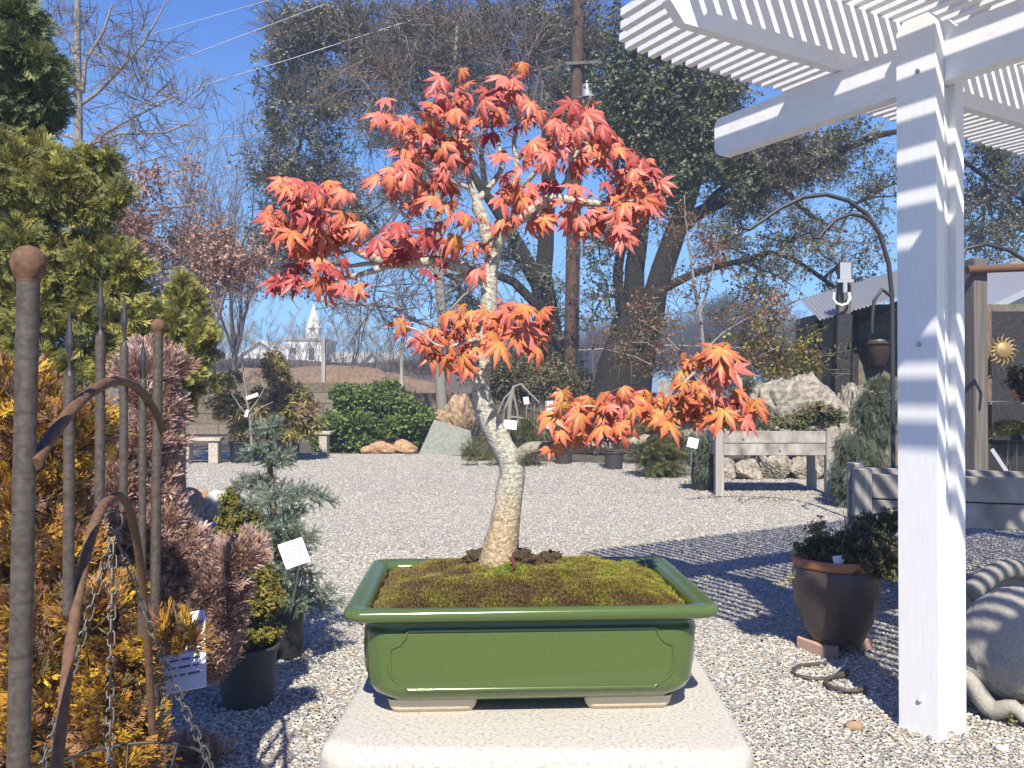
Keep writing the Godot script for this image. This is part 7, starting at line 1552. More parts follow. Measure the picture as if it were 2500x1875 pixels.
		for e in tips:
			tp.append([e[0], Vector3.ONE * 0.12, 1])
		scatter(t, "crown", sprig.bare, M.needle, tp, Vector2(0.6, 1.1), [Color(0.16, 0.12, 0.11), Color(0.21, 0.165, 0.15)], "up", 0.5)

# ---------------------------------------------------------------- middle distance: utility pole, weeping conifers, pots, garden clutter
func middle_far():
	var up := thing("utility_pole", "tall brown wooden utility pole between the two oaks", "utility pole", Vector3(1.5972, 0, -23))
	var mb := MB.new()
	mb.tube([[Vector3(1.5708, -0.0909, -23), 0.2044], [Vector3(1.6103, 1.8251, -23), 0.1853], [Vector3(1.6633, 4.8964, -23), 0.1789], [Vector3(1.7423, 8.2316, -23), 0.1661], [Vector3(1.8212, 11.3176, -23), 0.1597], [Vector3(1.8741, 13.6368, -23), 0.1533]], 16, 0.05, noise(2.0, 3))
	var pole := part(mb, "pole", M.pole_wood, up)
	var cd := MB.new()
	cd.tube([[Vector3(1.7724, -0.0792, -22.8), 0.0380], [Vector3(1.7998, 3.0878, -22.8), 0.0380], [Vector3(1.8525, 5.8811, -22.8), 0.0380], [Vector3(1.9049, 8.1709, -22.8), 0.0380]], 8)
	part(cd, "conduit", M.dark_steel, pole)
	for q in [[Vector3(2.2289, 9.0949, -22.6), 0.16, 0.42], [Vector3(2.0493, 9.4595, -22.7), 0.14, 0.36]]:
		var tr := MB.new()
		tr.lathe(q[0], [Vector2(0.001, -q[2] / 2), Vector2(q[1], -q[2] / 2), Vector2(q[1], -q[2] / 2), Vector2(q[1], q[2] * 0.42), Vector2(q[1], q[2] * 0.42), Vector2(q[1] * 0.6, q[2] / 2), Vector2(0.03, q[2] * 0.52), Vector2(0.03, q[2] * 0.75), Vector2(0.001, q[2] * 0.76)], 16)
		part(tr, "transformer", M.galvanised, up)
	var ca := MB.new()
	ca.board(Vector3(1.4743, 10.2351, -22.8), Vector3(2.6182, 10.2988, -22.8), 0.07, 0.08)
	ca.board(Vector3(1.8041, 9.3172, -22.8), Vector3(2.3172, 9.3096, -22.6), 0.05, 0.05)
	part(ca, "crossarm", M.dark_post, up)
	var wires := [[[Vector3(-14.9452, 9.6451, -23), 0.0102], [Vector3(-10.7205, 10.9315, -23), 0.0102], [Vector3(-6.4917, 12.1546, -23), 0.0102]], [[Vector3(-14.94, 8.7197, -23), 0.0128], [Vector3(-12.5083, 9.3237, -23), 0.0128], [Vector3(-9.9483, 10.1595, -23), 0.0128], [Vector3(-5.2084, 11.9614, -23), 0.0128]], [[Vector3(-12.6314, 8.2316, -23), 0.0128], [Vector3(-10.7126, 8.9382, -23), 0.0128], [Vector3(-8.7928, 9.6451, -23), 0.0128], [Vector3(-6.2311, 10.4168, -23), 0.0128], [Vector3(-2.6423, 11.5751, -23), 0.0128]], [[Vector3(-13.1185, 8.7067, -26), 0.0130], [Vector3(-10.2238, 9.0696, -26), 0.0130], [Vector3(-7.3282, 9.36, -26), 0.0130], [Vector3(-2.9837, 9.5778, -26), 0.0130]], [[Vector3(-12.3918, 8.0537, -26), 0.0116], [Vector3(-8.7734, 8.2713, -26), 0.0116], [Vector3(-5.8783, 8.489, -26), 0.0116]], [[Vector3(8.246, 6.7583, -30), 0.0167], [Vector3(11.5842, 6.6747, -30), 0.0167], [Vector3(14.9224, 6.6078, -30), 0.0167], [Vector3(19.9293, 6.5075, -30), 0.0167]], [[Vector3(9.0887, 9.8539, -30), 0.0150], [Vector3(13.2668, 10.1889, -30), 0.0150], [Vector3(18.2812, 10.5239, -30), 0.0150]], [[Vector3(9.9181, 7.7617, -30), 0.0150], [Vector3(13.5917, 7.8119, -30), 0.0150], [Vector3(19.9371, 7.8788, -30), 0.0150]], [[Vector3(1.6451, 3.1395, -40), 0.0156], [Vector3(7.6478, 3.4731, -40), 0.0156], [Vector3(13.2052, 3.2507, -40), 0.0156], [Vector3(18.3179, 3.1395, -40), 0.0156]]]
	var names := ["highest power line crossing the upper left sky", "second power line sloping across the blue sky at left", "third power line running into the oak crown at left", "faint power line low behind the leafless trees", "lowest faint power line behind the pin oak", "power line behind the lamp arm on the right", "power line passing under the pergola beam", "power line behind the right hand oak limb", "far power line low over the distant wood"]
	for k in wires.size():
		var wb := MB.new()
		wb.tube(wires[k], 5)
		tag(part(wb, "power_line", M.galvanised), names[k], "power line", "power lines over the yard")
	# distant small pole
	var dp := MB.new()
	dp.tube([[Vector3(5.833, 1.0833, -60), 0.1333], [Vector3(5.771, 6.7539, -60), 0.1133]], 8)
	tag(part(dp, "utility_pole", M.pole_wood), "small distant utility pole right of the tall pole", "utility pole")
	# weeping conifer with trailing grey branches
	var pine := [Color(0.12, 0.14, 0.035), Color(0.09, 0.11, 0.035), Color(0.16, 0.165, 0.05), Color(0.07, 0.085, 0.03)]
	var w := thing("weeping_larch", "weeping conifer with looping bare grey branches right of the bonsai trunk", "conifer", Vector3(0.0311, 0, -14))
	var wb := MB.new()
	for q in [[[Vector3(-0.0466, 0.0454, -14), 0.0467], [Vector3(-0.0622, 0.5892, -14), 0.0389], [Vector3(-0.0311, 1.0556, -14), 0.0389], [Vector3(0.0311, 1.3278, -14), 0.0311], [Vector3(0.1478, 1.3667, -14), 0.0233], [Vector3(0.3033, 1.2111, -14), 0.0187], [Vector3(0.4588, 1.0556, -14), 0.0156]], [[Vector3(-0.0156, 1.2111, -14), 0.0233], [Vector3(-0.1089, 0.9778, -14), 0.0202], [Vector3(-0.1633, 0.6669, -14), 0.0156], [Vector3(-0.241, 0.3561, -14), 0.0124]], [[Vector3(0.0156, 1.25, -14), 0.0233], [Vector3(0.0933, 0.9001, -14), 0.0171], [Vector3(0.1088, 0.5115, -14), 0.0124]], [[Vector3(0.0467, 1.3044, -14), 0.0233], [Vector3(-0.1244, 1.1334, -14), 0.0156], [Vector3(-0.2644, 0.8224, -14), 0.0124], [Vector3(-0.3421, 0.5115, -14), 0.0093]], [[Vector3(-0.0467, 0.8224, -14), 0.0233], [Vector3(0.2644, 0.7835, -14), 0.0187], [Vector3(0.4975, 0.5504, -14), 0.0156], [Vector3(0.6141, 0.3173, -14), 0.0109]], [[Vector3(-0.0466, 0.3561, -14), 0.0233], [Vector3(0.342, 0.395, -14), 0.0156], [Vector3(0.5752, 0.2008, -14), 0.0109]]]:
		wb.tube(q, 6)
	part(wb, "branches", M.grey_bark, w)
	scatter(w, "foliage", sprig.pine, M.needle, [[Vector3(-0.0078, 0.6669, -14), Vector3(0.35, 0.3111, 0.3306), 150], [Vector3(0.2643, 0.4727, -14), Vector3(0.3111, 0.2644, 0.2878), 150], [Vector3(-0.2021, 0.3561, -14), Vector3(0.3111, 0.2333, 0.2722), 120], [Vector3(0.1088, 0.1619, -14), Vector3(0.4278, 0.1867, 0.3072), 140], [Vector3(0.3421, 0.7446, -14), Vector3(0.1867, 0.2333, 0.21), 60], [Vector3(-0.7073, 0.2784, -14), Vector3(0.1867, 0.1867, 0.1867), 50]], Vector2(0.10, 0.2), pine, "down", 0.6)
	bushy("low_pine", "low feathery green pine spreading right of the second hanging card", "pine", Vector3(2.1621, 0, -12.2), [[Vector3(2.127, 0.471, -12.2), Vector3(0.3728, 0.2711, 0.3219), 240], [Vector3(2.3976, 0.3018, -12.2), Vector3(0.305, 0.2304, 0.2677), 190], [Vector3(1.8897, 0.3018, -12.2), Vector3(0.2711, 0.2033, 0.2372), 140], [Vector3(2.1942, 0.1326, -12.2), Vector3(0.305, 0.1491, 0.2271), 130], [Vector3(1.9579, 0.6742, -12.2), Vector3(0.2711, 0.1356, 0.2033), 90]], "pine", Vector2(0.11, 0.2), pine, "out", 8, 0.5, 0.4, 0.01, 0.5, M.needle)
	bushy("low_pine", "small tuft of green pine at the foot of the grey slab boulder", "pine", Vector3(-0.65, 0, -15), [[Vector3(-0.6746, 0.2506, -15), Vector3(0.2167, 0.1833, 0.2), 70], [Vector3(-0.5496, 0.0842, -15), Vector3(0.2, 0.1167, 0.1583), 50]], "pine", Vector2(0.10, 0.18), pine, "out", 5, 0.3, 0.2, 0.008, 0.5, M.needle)
	var pots := [[1217, 14.4, 0.17, 0.30, "grey black pot left in the row right of the bonsai"], [1326, 13.4, 0.165, 0.28, "grey black pot in the middle of the row right of the bonsai"]]
	for q in pots:
		nursery_pot("nursery_pot", q[4], Vector3((q[0] - 1106.0) / 1800.0 * q[1], 0, -q[1]), q[2], q[3], "pots right of the bonsai", M.dusty_plastic)
	var mixed := [Color(0.10, 0.12, 0.04), Color(0.16, 0.12, 0.05), Color(0.08, 0.09, 0.03), Color(0.20, 0.13, 0.08)]
	bushy("potted_shrub", "sparse shrub in the left grey black pot", "shrub", Vector3(0.888, 0, -14.4), [[Vector3(0.8876, 0.4904, -14.4), Vector3(0.24, 0.24, 0.24), 90], [Vector3(0.8317, 0.7302, -14.4), Vector3(0.176, 0.176, 0.176), 40]], "tiny", Vector2(0.10, 0.18), mixed, "up", 6, 0.7, 0.2, 0.008)
	bushy("potted_shrub", "sparse reddish shrub in the middle grey black pot", "shrub", Vector3(1.6378, 0, -13.4), [[Vector3(1.6369, 0.4688, -13.4), Vector3(0.1936, 0.1936, 0.1936), 70], [Vector3(1.6669, 0.7291, -13.4), Vector3(0.134, 0.1489, 0.1414), 30]], "tiny", Vector2(0.10, 0.18), mixed, "up", 6, 0.6, 0.2, 0.008)
	# leafy low plants filling the bed below the oak
	bushy("bed_shrub", "brown green undershrub below the left oak trunk", "shrub", Vector3(0.4889, 0, -20), [[Vector3(0.2667, 1.3056, -20), Vector3(0.7778, 0.3333, 0.5556), 330], [Vector3(0.9333, 1.1944, -20), Vector3(0.6667, 0.2889, 0.4778), 260], [Vector3(-0.2889, 1.1944, -20), Vector3(0.4444, 0.3333, 0.3889), 140]], "oak", Vector2(0.4, 0.7), [Color(0.12, 0.12, 0.05), Color(0.20, 0.15, 0.07), Color(0.08, 0.085, 0.04)], "up", 8, 1.0, 0.8, 0.012)
	bushy("bed_shrub", "low dry undershrub under the dark oak", "shrub", Vector3(1.6867, 0, -16.5), [[Vector3(1.6859, 0.4712, -16.5), Vector3(0.55, 0.2017, 0.3758), 160], [Vector3(1.2278, 0.517, -16.5), Vector3(0.3667, 0.1833, 0.275), 120], [Vector3(2.3274, 0.517, -16.5), Vector3(0.3667, 0.1833, 0.275), 120]], "tiny", Vector2(0.14, 0.24), mixed, "up", 8, 0.4, 0.6, 0.01)
	# cards
	plant_sign("plant_sign", "white card stuck low in the weeping conifer", Vector3(-0.0378, 0.193, -13.6), Vector3(-0.0375, 0.6353, -13.5), 0.21, 0.15, 0.0, 0.4, -0.1, 0)
	plant_sign("plant_sign", "white tag hanging from the looping grey branch", Vector3(0.2393, 0.7868, -13.9), Vector3(0.2471, 1.0338, -13.9), 0.09, 0.12, 0.1, 0.1, 0.15, 0)
	plant_sign("plant_sign", "white card above the middle grey black pot", Vector3(1.6244, 0.2163, -13.3), Vector3(1.6125, 0.4731, -13.2), 0.21, 0.16, 0.0, 0.4, 0.0, 0)
	plant_sign("plant_sign", "white card on a pale stake before the blue weeping spruce", Vector3(2.2068, 0.2495, -10.3), Vector3(2.1973, 0.5591, -10.2), 0.125, 0.13, -0.15, 0.5, -0.25, 0)
	# wire crate with white tubs below the oak
	var cr := thing("wire_crate", "black wire crate holding white tubs below the left oak", "crate", Vector3(0.66, 0, -18))
	var cb := MB.new()
	for k in 8:
		var x := lerpf(0.44, 0.96, k / 7.0)
		for z in [-18.2, -17.8]:
			cb.board(Vector3(x, 0.02, z), Vector3(x, 1.17, z), 0.012, 0.012, Vector3.BACK)
	for y in [0.05, 0.42, 0.8, 1.16]:
		for z in [-18.2, -17.8]:
			cb.board(Vector3(0.44, y, z), Vector3(0.96, y, z), 0.012, 0.012)
	part(cb, "wire_frame", M.dark_steel, cr)
	for q in [[0.83, 0.92, "upper white tub in the wire crate"], [0.83, 0.55, "lower white tub in the wire crate"]]:
		var tb := MB.new()
		tb.bx(Vector3(q[0], q[1], -18.0), Vector3(0.22, 0.24, 0.3), 0.0, 0.02)
		tag(part(tb, "plastic_tub", M.card), q[2], "tub")
	# rough stone pier and a low garden shed beyond the oak
	var pier := thing("stone_pier", "grey block pier standing between the pole and the dark oak", "pier", Vector3(2.1111, 0, -25))
	for k in 5:
		for j in 2:
			var pb := MB.new()
			pb.bx(Vector3(1.92 + 0.31 * j + (0.02 if k % 2 == 0 else -0.02), 0.2 + 0.36 * k, -25.0), Vector3(0.30, 0.35, 0.5), rng.randf_range(-0.03, 0.03), 0.02)
			part(pb, "block", M.stucco, pier)
	var sh := thing("garden_shed", "small low shed with a grey green roof beyond the left oak", "shed", Vector3(0.9, 0, -30))
	var sw := MB.new()
	sw.bx(Vector3(0.9, 0.68, -30), Vector3(2.2, 1.36, 1.6))
	part(sw, "wall", M.stucco, sh)
	var sr := MB.new()
	prism(sr, Transform3D(Basis(Vector3.UP, PI / 2), Vector3(0.9, 1.36, -30)), [Vector2(-0.95, 0), Vector2(0.95, 0), Vector2(0.1, 0.38), Vector2(-0.1, 0.38)], 2.5)
	part(sr, "roof", M.house_roof, sh)
	var sd := MB.new()
	sd.bx(Vector3(1.35, 0.95, -29.19), Vector3(0.9, 0.4, 0.03))
	part(sd, "window", M.window, sh)
	# grey board fence behind the dark oak
	var fe := thing("board_fence", "old grey board fence behind the dark oak trunk", "fence", Vector3(4.7789, 0, -23))
	for k in 14:
		var fb := MB.new()
		fb.bx(Vector3(4.1 + 0.16 * k, 0.78 + rng.randf_range(-0.02, 0.02), -23.0), Vector3(0.145, 1.56, 0.025), 0.0, 0.004)
		part(fb, "board", M.grey_wood[k % 3], fe)
	# small bare ornamental tree in front of the oak's right side
	var ot := thing("budding_tree", "thin pale branched tree with red buds right of the dark oak", "tree", Vector3(3.0507, 0, -12.8))
	var ob := MB.new()
	var lo := [[[Vector3(3.0846, 0.5038, -12.8), 0.0427], [Vector3(3.0145, 1.0012, -12.8), 0.0391], [Vector3(2.9587, 1.57, -12.8), 0.0356], [Vector3(2.9104, 2.2818, -12.8), 0.0320], [Vector3(2.8047, 2.8516, -12.8), 0.0284], [Vector3(2.7346, 3.4219, -12.8), 0.0213], [Vector3(2.6642, 3.9213, -12.8), 0.0142], [Vector3(2.6506, 4.2782, -12.8), 0.0100]], [[Vector3(2.8893, 2.4242, -12.8), 0.0213], [Vector3(3.0182, 2.8516, -12.8), 0.0171], [Vector3(3.1259, 3.2793, -12.8), 0.0128], [Vector3(3.1767, 3.7072, -12.8), 0.0071]], [[Vector3(2.9863, 1.1433, -12.8), 0.0284], [Vector3(2.6596, 1.3567, -12.8), 0.0213], [Vector3(2.3044, 1.57, -12.8), 0.0156], [Vector3(1.8779, 1.7835, -12.8), 0.0114], [Vector3(1.4512, 1.8902, -12.8), 0.0071]], [[Vector3(2.9445, 1.57, -12.8), 0.0213], [Vector3(2.6604, 1.7835, -12.8), 0.0171], [Vector3(2.3053, 2.1394, -12.8), 0.0128], [Vector3(1.9498, 2.353, -12.8), 0.0071]], [[Vector3(2.9451, 1.8546, -12.8), 0.0213], [Vector3(3.2303, 2.1394, -12.8), 0.0156], [Vector3(3.5865, 2.353, -12.8), 0.0114], [Vector3(3.9429, 2.5666, -12.8), 0.0071]], [[Vector3(2.9797, 1.3567, -12.8), 0.0213], [Vector3(3.3713, 1.57, -12.8), 0.0156], [Vector3(3.7986, 1.7835, -12.8), 0.0114], [Vector3(4.226, 1.997, -12.8), 0.0071]], [[Vector3(2.9727, 1.4278, -12.8), 0.0213], [Vector3(2.5889, 1.57, -12.8), 0.0142], [Vector3(2.0916, 1.997, -12.8), 0.0100], [Vector3(1.6648, 1.997, -12.8), 0.0071]]]
	for q in lo:
		ob.tube(q, 6)
	var oc := [[Vector3(1.5936, 1.9258, -12.8), Vector3(0.2844, 0.128, 0.2062), 30], [Vector3(2.0207, 2.1394, -12.8), Vector3(0.3556, 0.2844, 0.32), 40], [Vector3(2.1635, 2.4954, -12.8), Vector3(0.2844, 0.2133, 0.2489), 26], [Vector3(2.3758, 1.7123, -12.8), Vector3(0.3556, 0.2133, 0.2844), 36], [Vector3(2.8066, 3.8499, -12.8), Vector3(0.2844, 0.3556, 0.32), 40], [Vector3(3.0906, 3.4219, -12.8), Vector3(0.2844, 0.3556, 0.32), 36], [Vector3(3.5155, 2.4242, -12.8), Vector3(0.4267, 0.256, 0.3413), 40], [Vector3(3.9429, 2.5666, -12.8), Vector3(0.4267, 0.2844, 0.3556), 40], [Vector3(3.9414, 1.997, -12.8), Vector3(0.4267, 0.2133, 0.32), 40], [Vector3(3.4429, 1.7835, -12.8), Vector3(0.3556, 0.2133, 0.2844), 36], [Vector3(2.7335, 2.8516, -12.8), Vector3(0.3556, 0.4267, 0.3911), 36], [Vector3(2.4505, 3.9213, -12.8), Vector3(0.2844, 0.2844, 0.2844), 26]]
	carry(ob, lo, oc, 0.004, 4, 5)
	part(ob, "trunk", M.grey_bark, ot)
	leafy(ot, oc, ["bud"], M.leaf, Vector2(0.35, 0.7), [Color(0.22, 0.11, 0.07), Color(0.26, 0.17, 0.09), Color(0.16, 0.12, 0.06)], "any", 0.6, 0.28)
	bushy("budding_shrub", "yellow green budding shrub arching over the limestone rock", "shrub", Vector3(4.356, 0, -13.2), [[Vector3(4.2836, 1.6534, -13.2), Vector3(0.5133, 0.1907, 0.352), 30], [Vector3(3.9169, 1.6534, -13.2), Vector3(0.2933, 0.22, 0.2567), 20], [Vector3(4.5774, 1.7635, -13.2), Vector3(0.3667, 0.132, 0.2493), 24], [Vector3(3.6244, 2.0203, -13.2), Vector3(0.44, 0.2933, 0.3667), 12], [Vector3(4.0649, 2.1671, -13.2), Vector3(0.5133, 0.2933, 0.4033), 12]], "bud", Vector2(0.4, 0.8), [Color(0.24, 0.24, 0.04), Color(0.20, 0.19, 0.05), Color(0.28, 0.25, 0.06)], "any", 6, 1.7, 0.8, 0.01, 0.6)

# ---------------------------------------------------------------- distance
func far_house(called: String, label: String, c: Vector3, w: float, d: float, h: float, roof_h: float, yaw: float, along: bool, m: Material):
	var t := thing(called, label, "house", c)
	var b := Basis(Vector3.UP, yaw)
	var mb := MB.new()
	mb.box(Transform3D(b, c + Vector3(0, h / 2, 0)), Vector3(w, h, d))
	if not along:
		prism(mb, Transform3D(b, c + Vector3(0, h, 0)), [Vector2(-w / 2 + 0.02, -0.05), Vector2(w / 2 - 0.02, -0.05), Vector2(0, roof_h - 0.1)], d - 0.02)
	part(mb, "wall", M.house_white, t)
	var rb := MB.new()
	if along:
		prism(rb, Transform3D(b * Basis(Vector3.UP, PI / 2), c + Vector3(0, h, 0)), [Vector2(-d / 2 - 0.4, 0), Vector2(d / 2 + 0.4, 0), Vector2(0, roof_h)], w + 0.8)
	else:
		for s in [-1.0, 1.0]:
			var e := c + b * Vector3(s * (w / 2 + 0.4), h - roof_h * 0.18, 0)
			var f := c + b * Vector3(0, h + roof_h, 0)
			var q := (f - e).normalized()
			rb.box(Transform3D(Basis(q, q.cross(b * Vector3(0, 0, 1)).normalized() * -1.0, b * Vector3(0, 0, 1)), (e + f) / 2), Vector3((f - e).length(), 0.16, d + 0.8))
	part(rb, "roof", m, t)
	for k in 2:
		var wb := MB.new()
		wb.box(Transform3D(b, c + b * Vector3(w * (-0.22 + 0.44 * k), h * 0.6, d / 2 + 0.02)), Vector3(w * 0.14, h * 0.28, 0.06))
		part(wb, "window", M.window, t)
	return t

func far_background():
	# white church with a steeple
	var cx := -27.5
	var z := -115.0
	var ch := thing("church", "white church with a pointed steeple beyond the bare trees", "church", Vector3(cx, 0, z))
	var mb := MB.new()
	mb.bx(Vector3(cx - 0.2, 4.0, z), Vector3(5.0, 8.1, 9.0))
	part(mb, "wall", M.house_white, ch)
	var rf := MB.new()
	rf.bx(Vector3(cx - 0.2, 8.15, z), Vector3(5.4, 0.3, 9.4))
	part(rf, "roof", M.house_roof, ch)
	var tw := MB.new()
	tw.bx(Vector3(cx + 0.6, 8.9, z + 2), Vector3(1.7, 1.8, 1.7))
	part(tw, "belfry", M.house_white, ch)
	var sp := MB.new()
	sp.lathe(Vector3(cx + 0.6, 9.8, z + 2), [Vector2(1.2, 0), Vector2(0.55, 1.6), Vector2(0.02, 3.4)], 8)
	part(sp, "steeple", M.house_white, ch)
	for k in 2:
		var wd := MB.new()
		wd.bx(Vector3(cx - 1.5 + 2.4 * k, 6.2, z + 4.53), Vector3(0.7, 1.6, 0.06))
		part(wd, "window", M.window, ch)
	far_house("white_house", "white gabled house left of the church", Vector3(-30.5, 0, -105), 6.5, 8, 5.2, 2.2, 0.0, false, M.house_white)
	far_house("white_house", "long low white house with a pale roof right of the church", Vector3(-17.5, 0, -100), 7.5, 7, 4.3, 1.6, 0.0, true, M.house_roof)
	far_house("white_house", "small white gabled house right of the long pale roof", Vector3(-15.6, 0, -96), 3.0, 6, 4.0, 1.6, 0.0, false, M.house_roof)
	far_house("white_house", "low white house far left behind the golden cypress", Vector3(-38, 0, -110), 7, 6, 4.6, 1.6, 0.0, true, M.house_roof)
	# hazy greenish bare trees in front of the church
	var gg := [Color(0.26, 0.26, 0.15), Color(0.23, 0.21, 0.16), Color(0.30, 0.30, 0.16)]
	var hz := [[560, 44, 4.6, "hazy grey willow left of the white gabled house"], [610, 47, 4.4, "hazy bare tree in front of the white gabled house"], [655, 46, 4.4, "hazy bare tree left of the church steeple"], [700, 45, 4.2, "hazy green tinged tree in front of the steeple"], [750, 44, 4.6, "hazy green tinged tree right of the steeple"], [800, 47, 4.0, "hazy bare tree over the long pale roof"], [840, 50, 4.0, "hazy bare tree right of the long pale roof"], [500, 40, 4.8, "hazy bare tree behind the far bench"], [450, 38, 4.2, "hazy bare tree behind the smaller golden cypress"]]
	for q in hz:
		var b := Vector3((q[0] - 1106.0) / 1800.0 * q[1], 0, -q[1])
		var t := thing("hazy_tree", q[3], "tree", b, "hazy bare trees before the church")
		var tb := MB.new()
		var tips := []
		tb.tube([[b, 0.10], [b + Vector3(0.05, 1.2, 0), 0.085], [b + Vector3(0, 1.9, 0), 0.07]], 6)
		for k in 4:
			var a: float = TAU * k / 4.0 + q[0]
			grow(tb, b + Vector3(0, 1.5 + 0.1 * k, 0), Vector3(cos(a) * 0.5, 1.0, sin(a) * 0.5).normalized(), q[2] * 0.36, 0.045, 2, tips, 0.5, 0.45, 3)
		part(tb, "trunk", M.twig, t)
		var tp := []
		for e in tips:
			tp.append([e[0], Vector3.ONE * 0.35, 2])
		scatter(t, "crown", sprig.bare2, M.needle, tp, Vector2(0.7, 1.2), gg, "up", 0.5)
	# brush and woods that read as one mass
	var brush := scatter(null, "brush", sprig.bare, M.needle, [[Vector3(-15.5428, 2.3001, -42), Vector3(1.6333, 0.28, 0.9567), 200], [Vector3(-13.4424, 2.3001, -42), Vector3(1.4, 0.2333, 0.8167), 180], [Vector3(-11.3419, 2.2535, -42), Vector3(1.4, 0.14, 0.77), 120], [Vector3(-8.0747, 2.2535, -42), Vector3(1.4, 0.14, 0.77), 120], [Vector3(-5.2743, 2.3468, -42), Vector3(1.4, 0.3267, 0.8633), 200], [Vector3(-4.1073, 2.1834, -42), Vector3(0.9333, 0.56, 0.7467), 200], [Vector3(-14.6072, 1.6, -42), Vector3(1.4, 0.4667, 0.9333), 160], [Vector3(-11.8071, 1.6, -42), Vector3(1.6333, 0.4667, 1.05), 420], [Vector3(-9.0069, 1.5533, -42), Vector3(1.6333, 0.42, 1.0267), 420], [Vector3(-6.4402, 1.6, -42), Vector3(1.4, 0.3733, 0.8867), 320], [Vector3(-12.7411, 1.8334, -42), Vector3(1.1667, 0.4667, 0.8167), 240]], Vector2(0.4, 0.8), [Color(0.10, 0.075, 0.06), Color(0.14, 0.105, 0.085), Color(0.085, 0.07, 0.055)], "up", 0.6)
	tag(brush, "dark leafless brush along the top of the far bank", "brush", "", "stuff")
	var wood := scatter(null, "far_wood", sprig.bare2, M.needle, [[Vector3(6.3289, 3.3753, -85), Vector3(2.8333, 1.8889, 2.3611), 300], [Vector3(9.1638, 4.5564, -85), Vector3(3.3056, 2.3611, 2.8333), 420], [Vector3(12.9424, 4.3202, -85), Vector3(3.3056, 2.8333, 3.0694), 420], [Vector3(17.1944, 4.7927, -85), Vector3(3.3056, 2.8333, 3.0694), 420], [Vector3(21.4478, 5.7378, -85), Vector3(3.7778, 3.3056, 3.5417), 520], [Vector3(25.6984, 5.2652, -85), Vector3(3.7778, 2.8333, 3.3056), 460], [Vector3(29.9457, 3.8477, -85), Vector3(3.7778, 2.3611, 3.0694), 420], [Vector3(34.195, 3.3753, -85), Vector3(3.7778, 2.1722, 2.975), 360], [Vector3(3.9672, 2.9029, -85), Vector3(2.8333, 1.8889, 2.3611), 260], [Vector3(-6.8957, 3.3753, -85), Vector3(2.3611, 1.8889, 2.125), 260], [Vector3(-2.6449, 3.3753, -85), Vector3(2.8333, 2.1722, 2.5028), 300], [Vector3(37.4993, 2.9029, -85), Vector3(3.7778, 1.8889, 2.8333), 260]], Vector2(2.0, 4.0), [Color(0.13, 0.105, 0.09), Color(0.17, 0.14, 0.12), Color(0.10, 0.085, 0.07)], "up", 0.6)
	tag(wood, "hazy grey brown wood along the horizon behind the oaks", "wood", "", "stuff")
	var ever := [Color(0.07, 0.085, 0.05), Color(0.09, 0.10, 0.06), Color(0.05, 0.065, 0.04)]
	for q in [[1562, 78, "distant evergreen tree left of the pair over the wood"], [1605, 80, "distant evergreen tree right of the pair over the wood"]]:
		var b := Vector3((q[0] - 1106.0) / 1800.0 * q[1], 0, -q[1])
		var t := thing("evergreen_tree", q[2], "tree", b, "evergreens over the far wood")
		var tb := MB.new()
		tb.tube([[b, 0.3], [b + Vector3(0, 9, 0), 0.12]], 7)
		part(tb, "trunk", M.oak_bark, t)
		scatter(t, "crown", sprig.oak, M.leaf, [[b + Vector3(0, 8.6, 0), Vector3(1.5, 1.4, 1.5), 160], [b + Vector3(0.3, 6.6, 0), Vector3(1.3, 1.4, 1.5), 120]], Vector2(0.9, 1.6), ever, "any", 0.6)

# ---------------------------------------------------------------- right side
func planter_table(label: String, a: Vector3, w: float, d: float, h: float, yaw: float, leg: float):
	var t := thing("planter_table", label, "planter table", a)
	var b := Basis(Vector3.UP, yaw)
	for sx in [-1.0, 1.0]:
		for sz in [-1.0, 1.0]:
			var mb := MB.new()
			mb.box(Transform3D(b, a + b * Vector3(sx * (w - leg) / 2, h / 2 - 0.01, sz * (d - leg) / 2)), Vector3(leg, h + 0.02, leg), 0.006)
			part(mb, "leg", M.grey_post, t)
	var bh := 0.145
	for sz in [-1.0, 1.0]:
		for k in 2:
			var mb := MB.new()
			mb.box(Transform3D(b, a + b * Vector3(0, h - 0.03 - bh * (k + 0.5) - 0.004 * k, sz * (d / 2 - leg * 0.4))), Vector3(w - leg * 2 - 0.004, bh - 0.004, 0.036), 0.004)
			part(mb, "side_board", M.grey_wood[k], t)
	for sx in [-1.0, 1.0]:
		for k in 2:
			var mb := MB.new()
			mb.box(Transform3D(b, a + b * Vector3(sx * (w / 2 - leg * 0.4), h - 0.03 - bh * (k + 0.5) - 0.004 * k, 0)), Vector3(0.036, bh - 0.004, d - leg * 2 - 0.004), 0.004)
			part(mb, "side_board", M.grey_wood[2 - k], t)
	var sb := MB.new()
	sb.box(Transform3D(b, a + b * Vector3(0, h - 0.17, 0)), Vector3(w - 0.12, 0.20, d - 0.12))
	part(sb, "soil", M.soil, t)
	return t

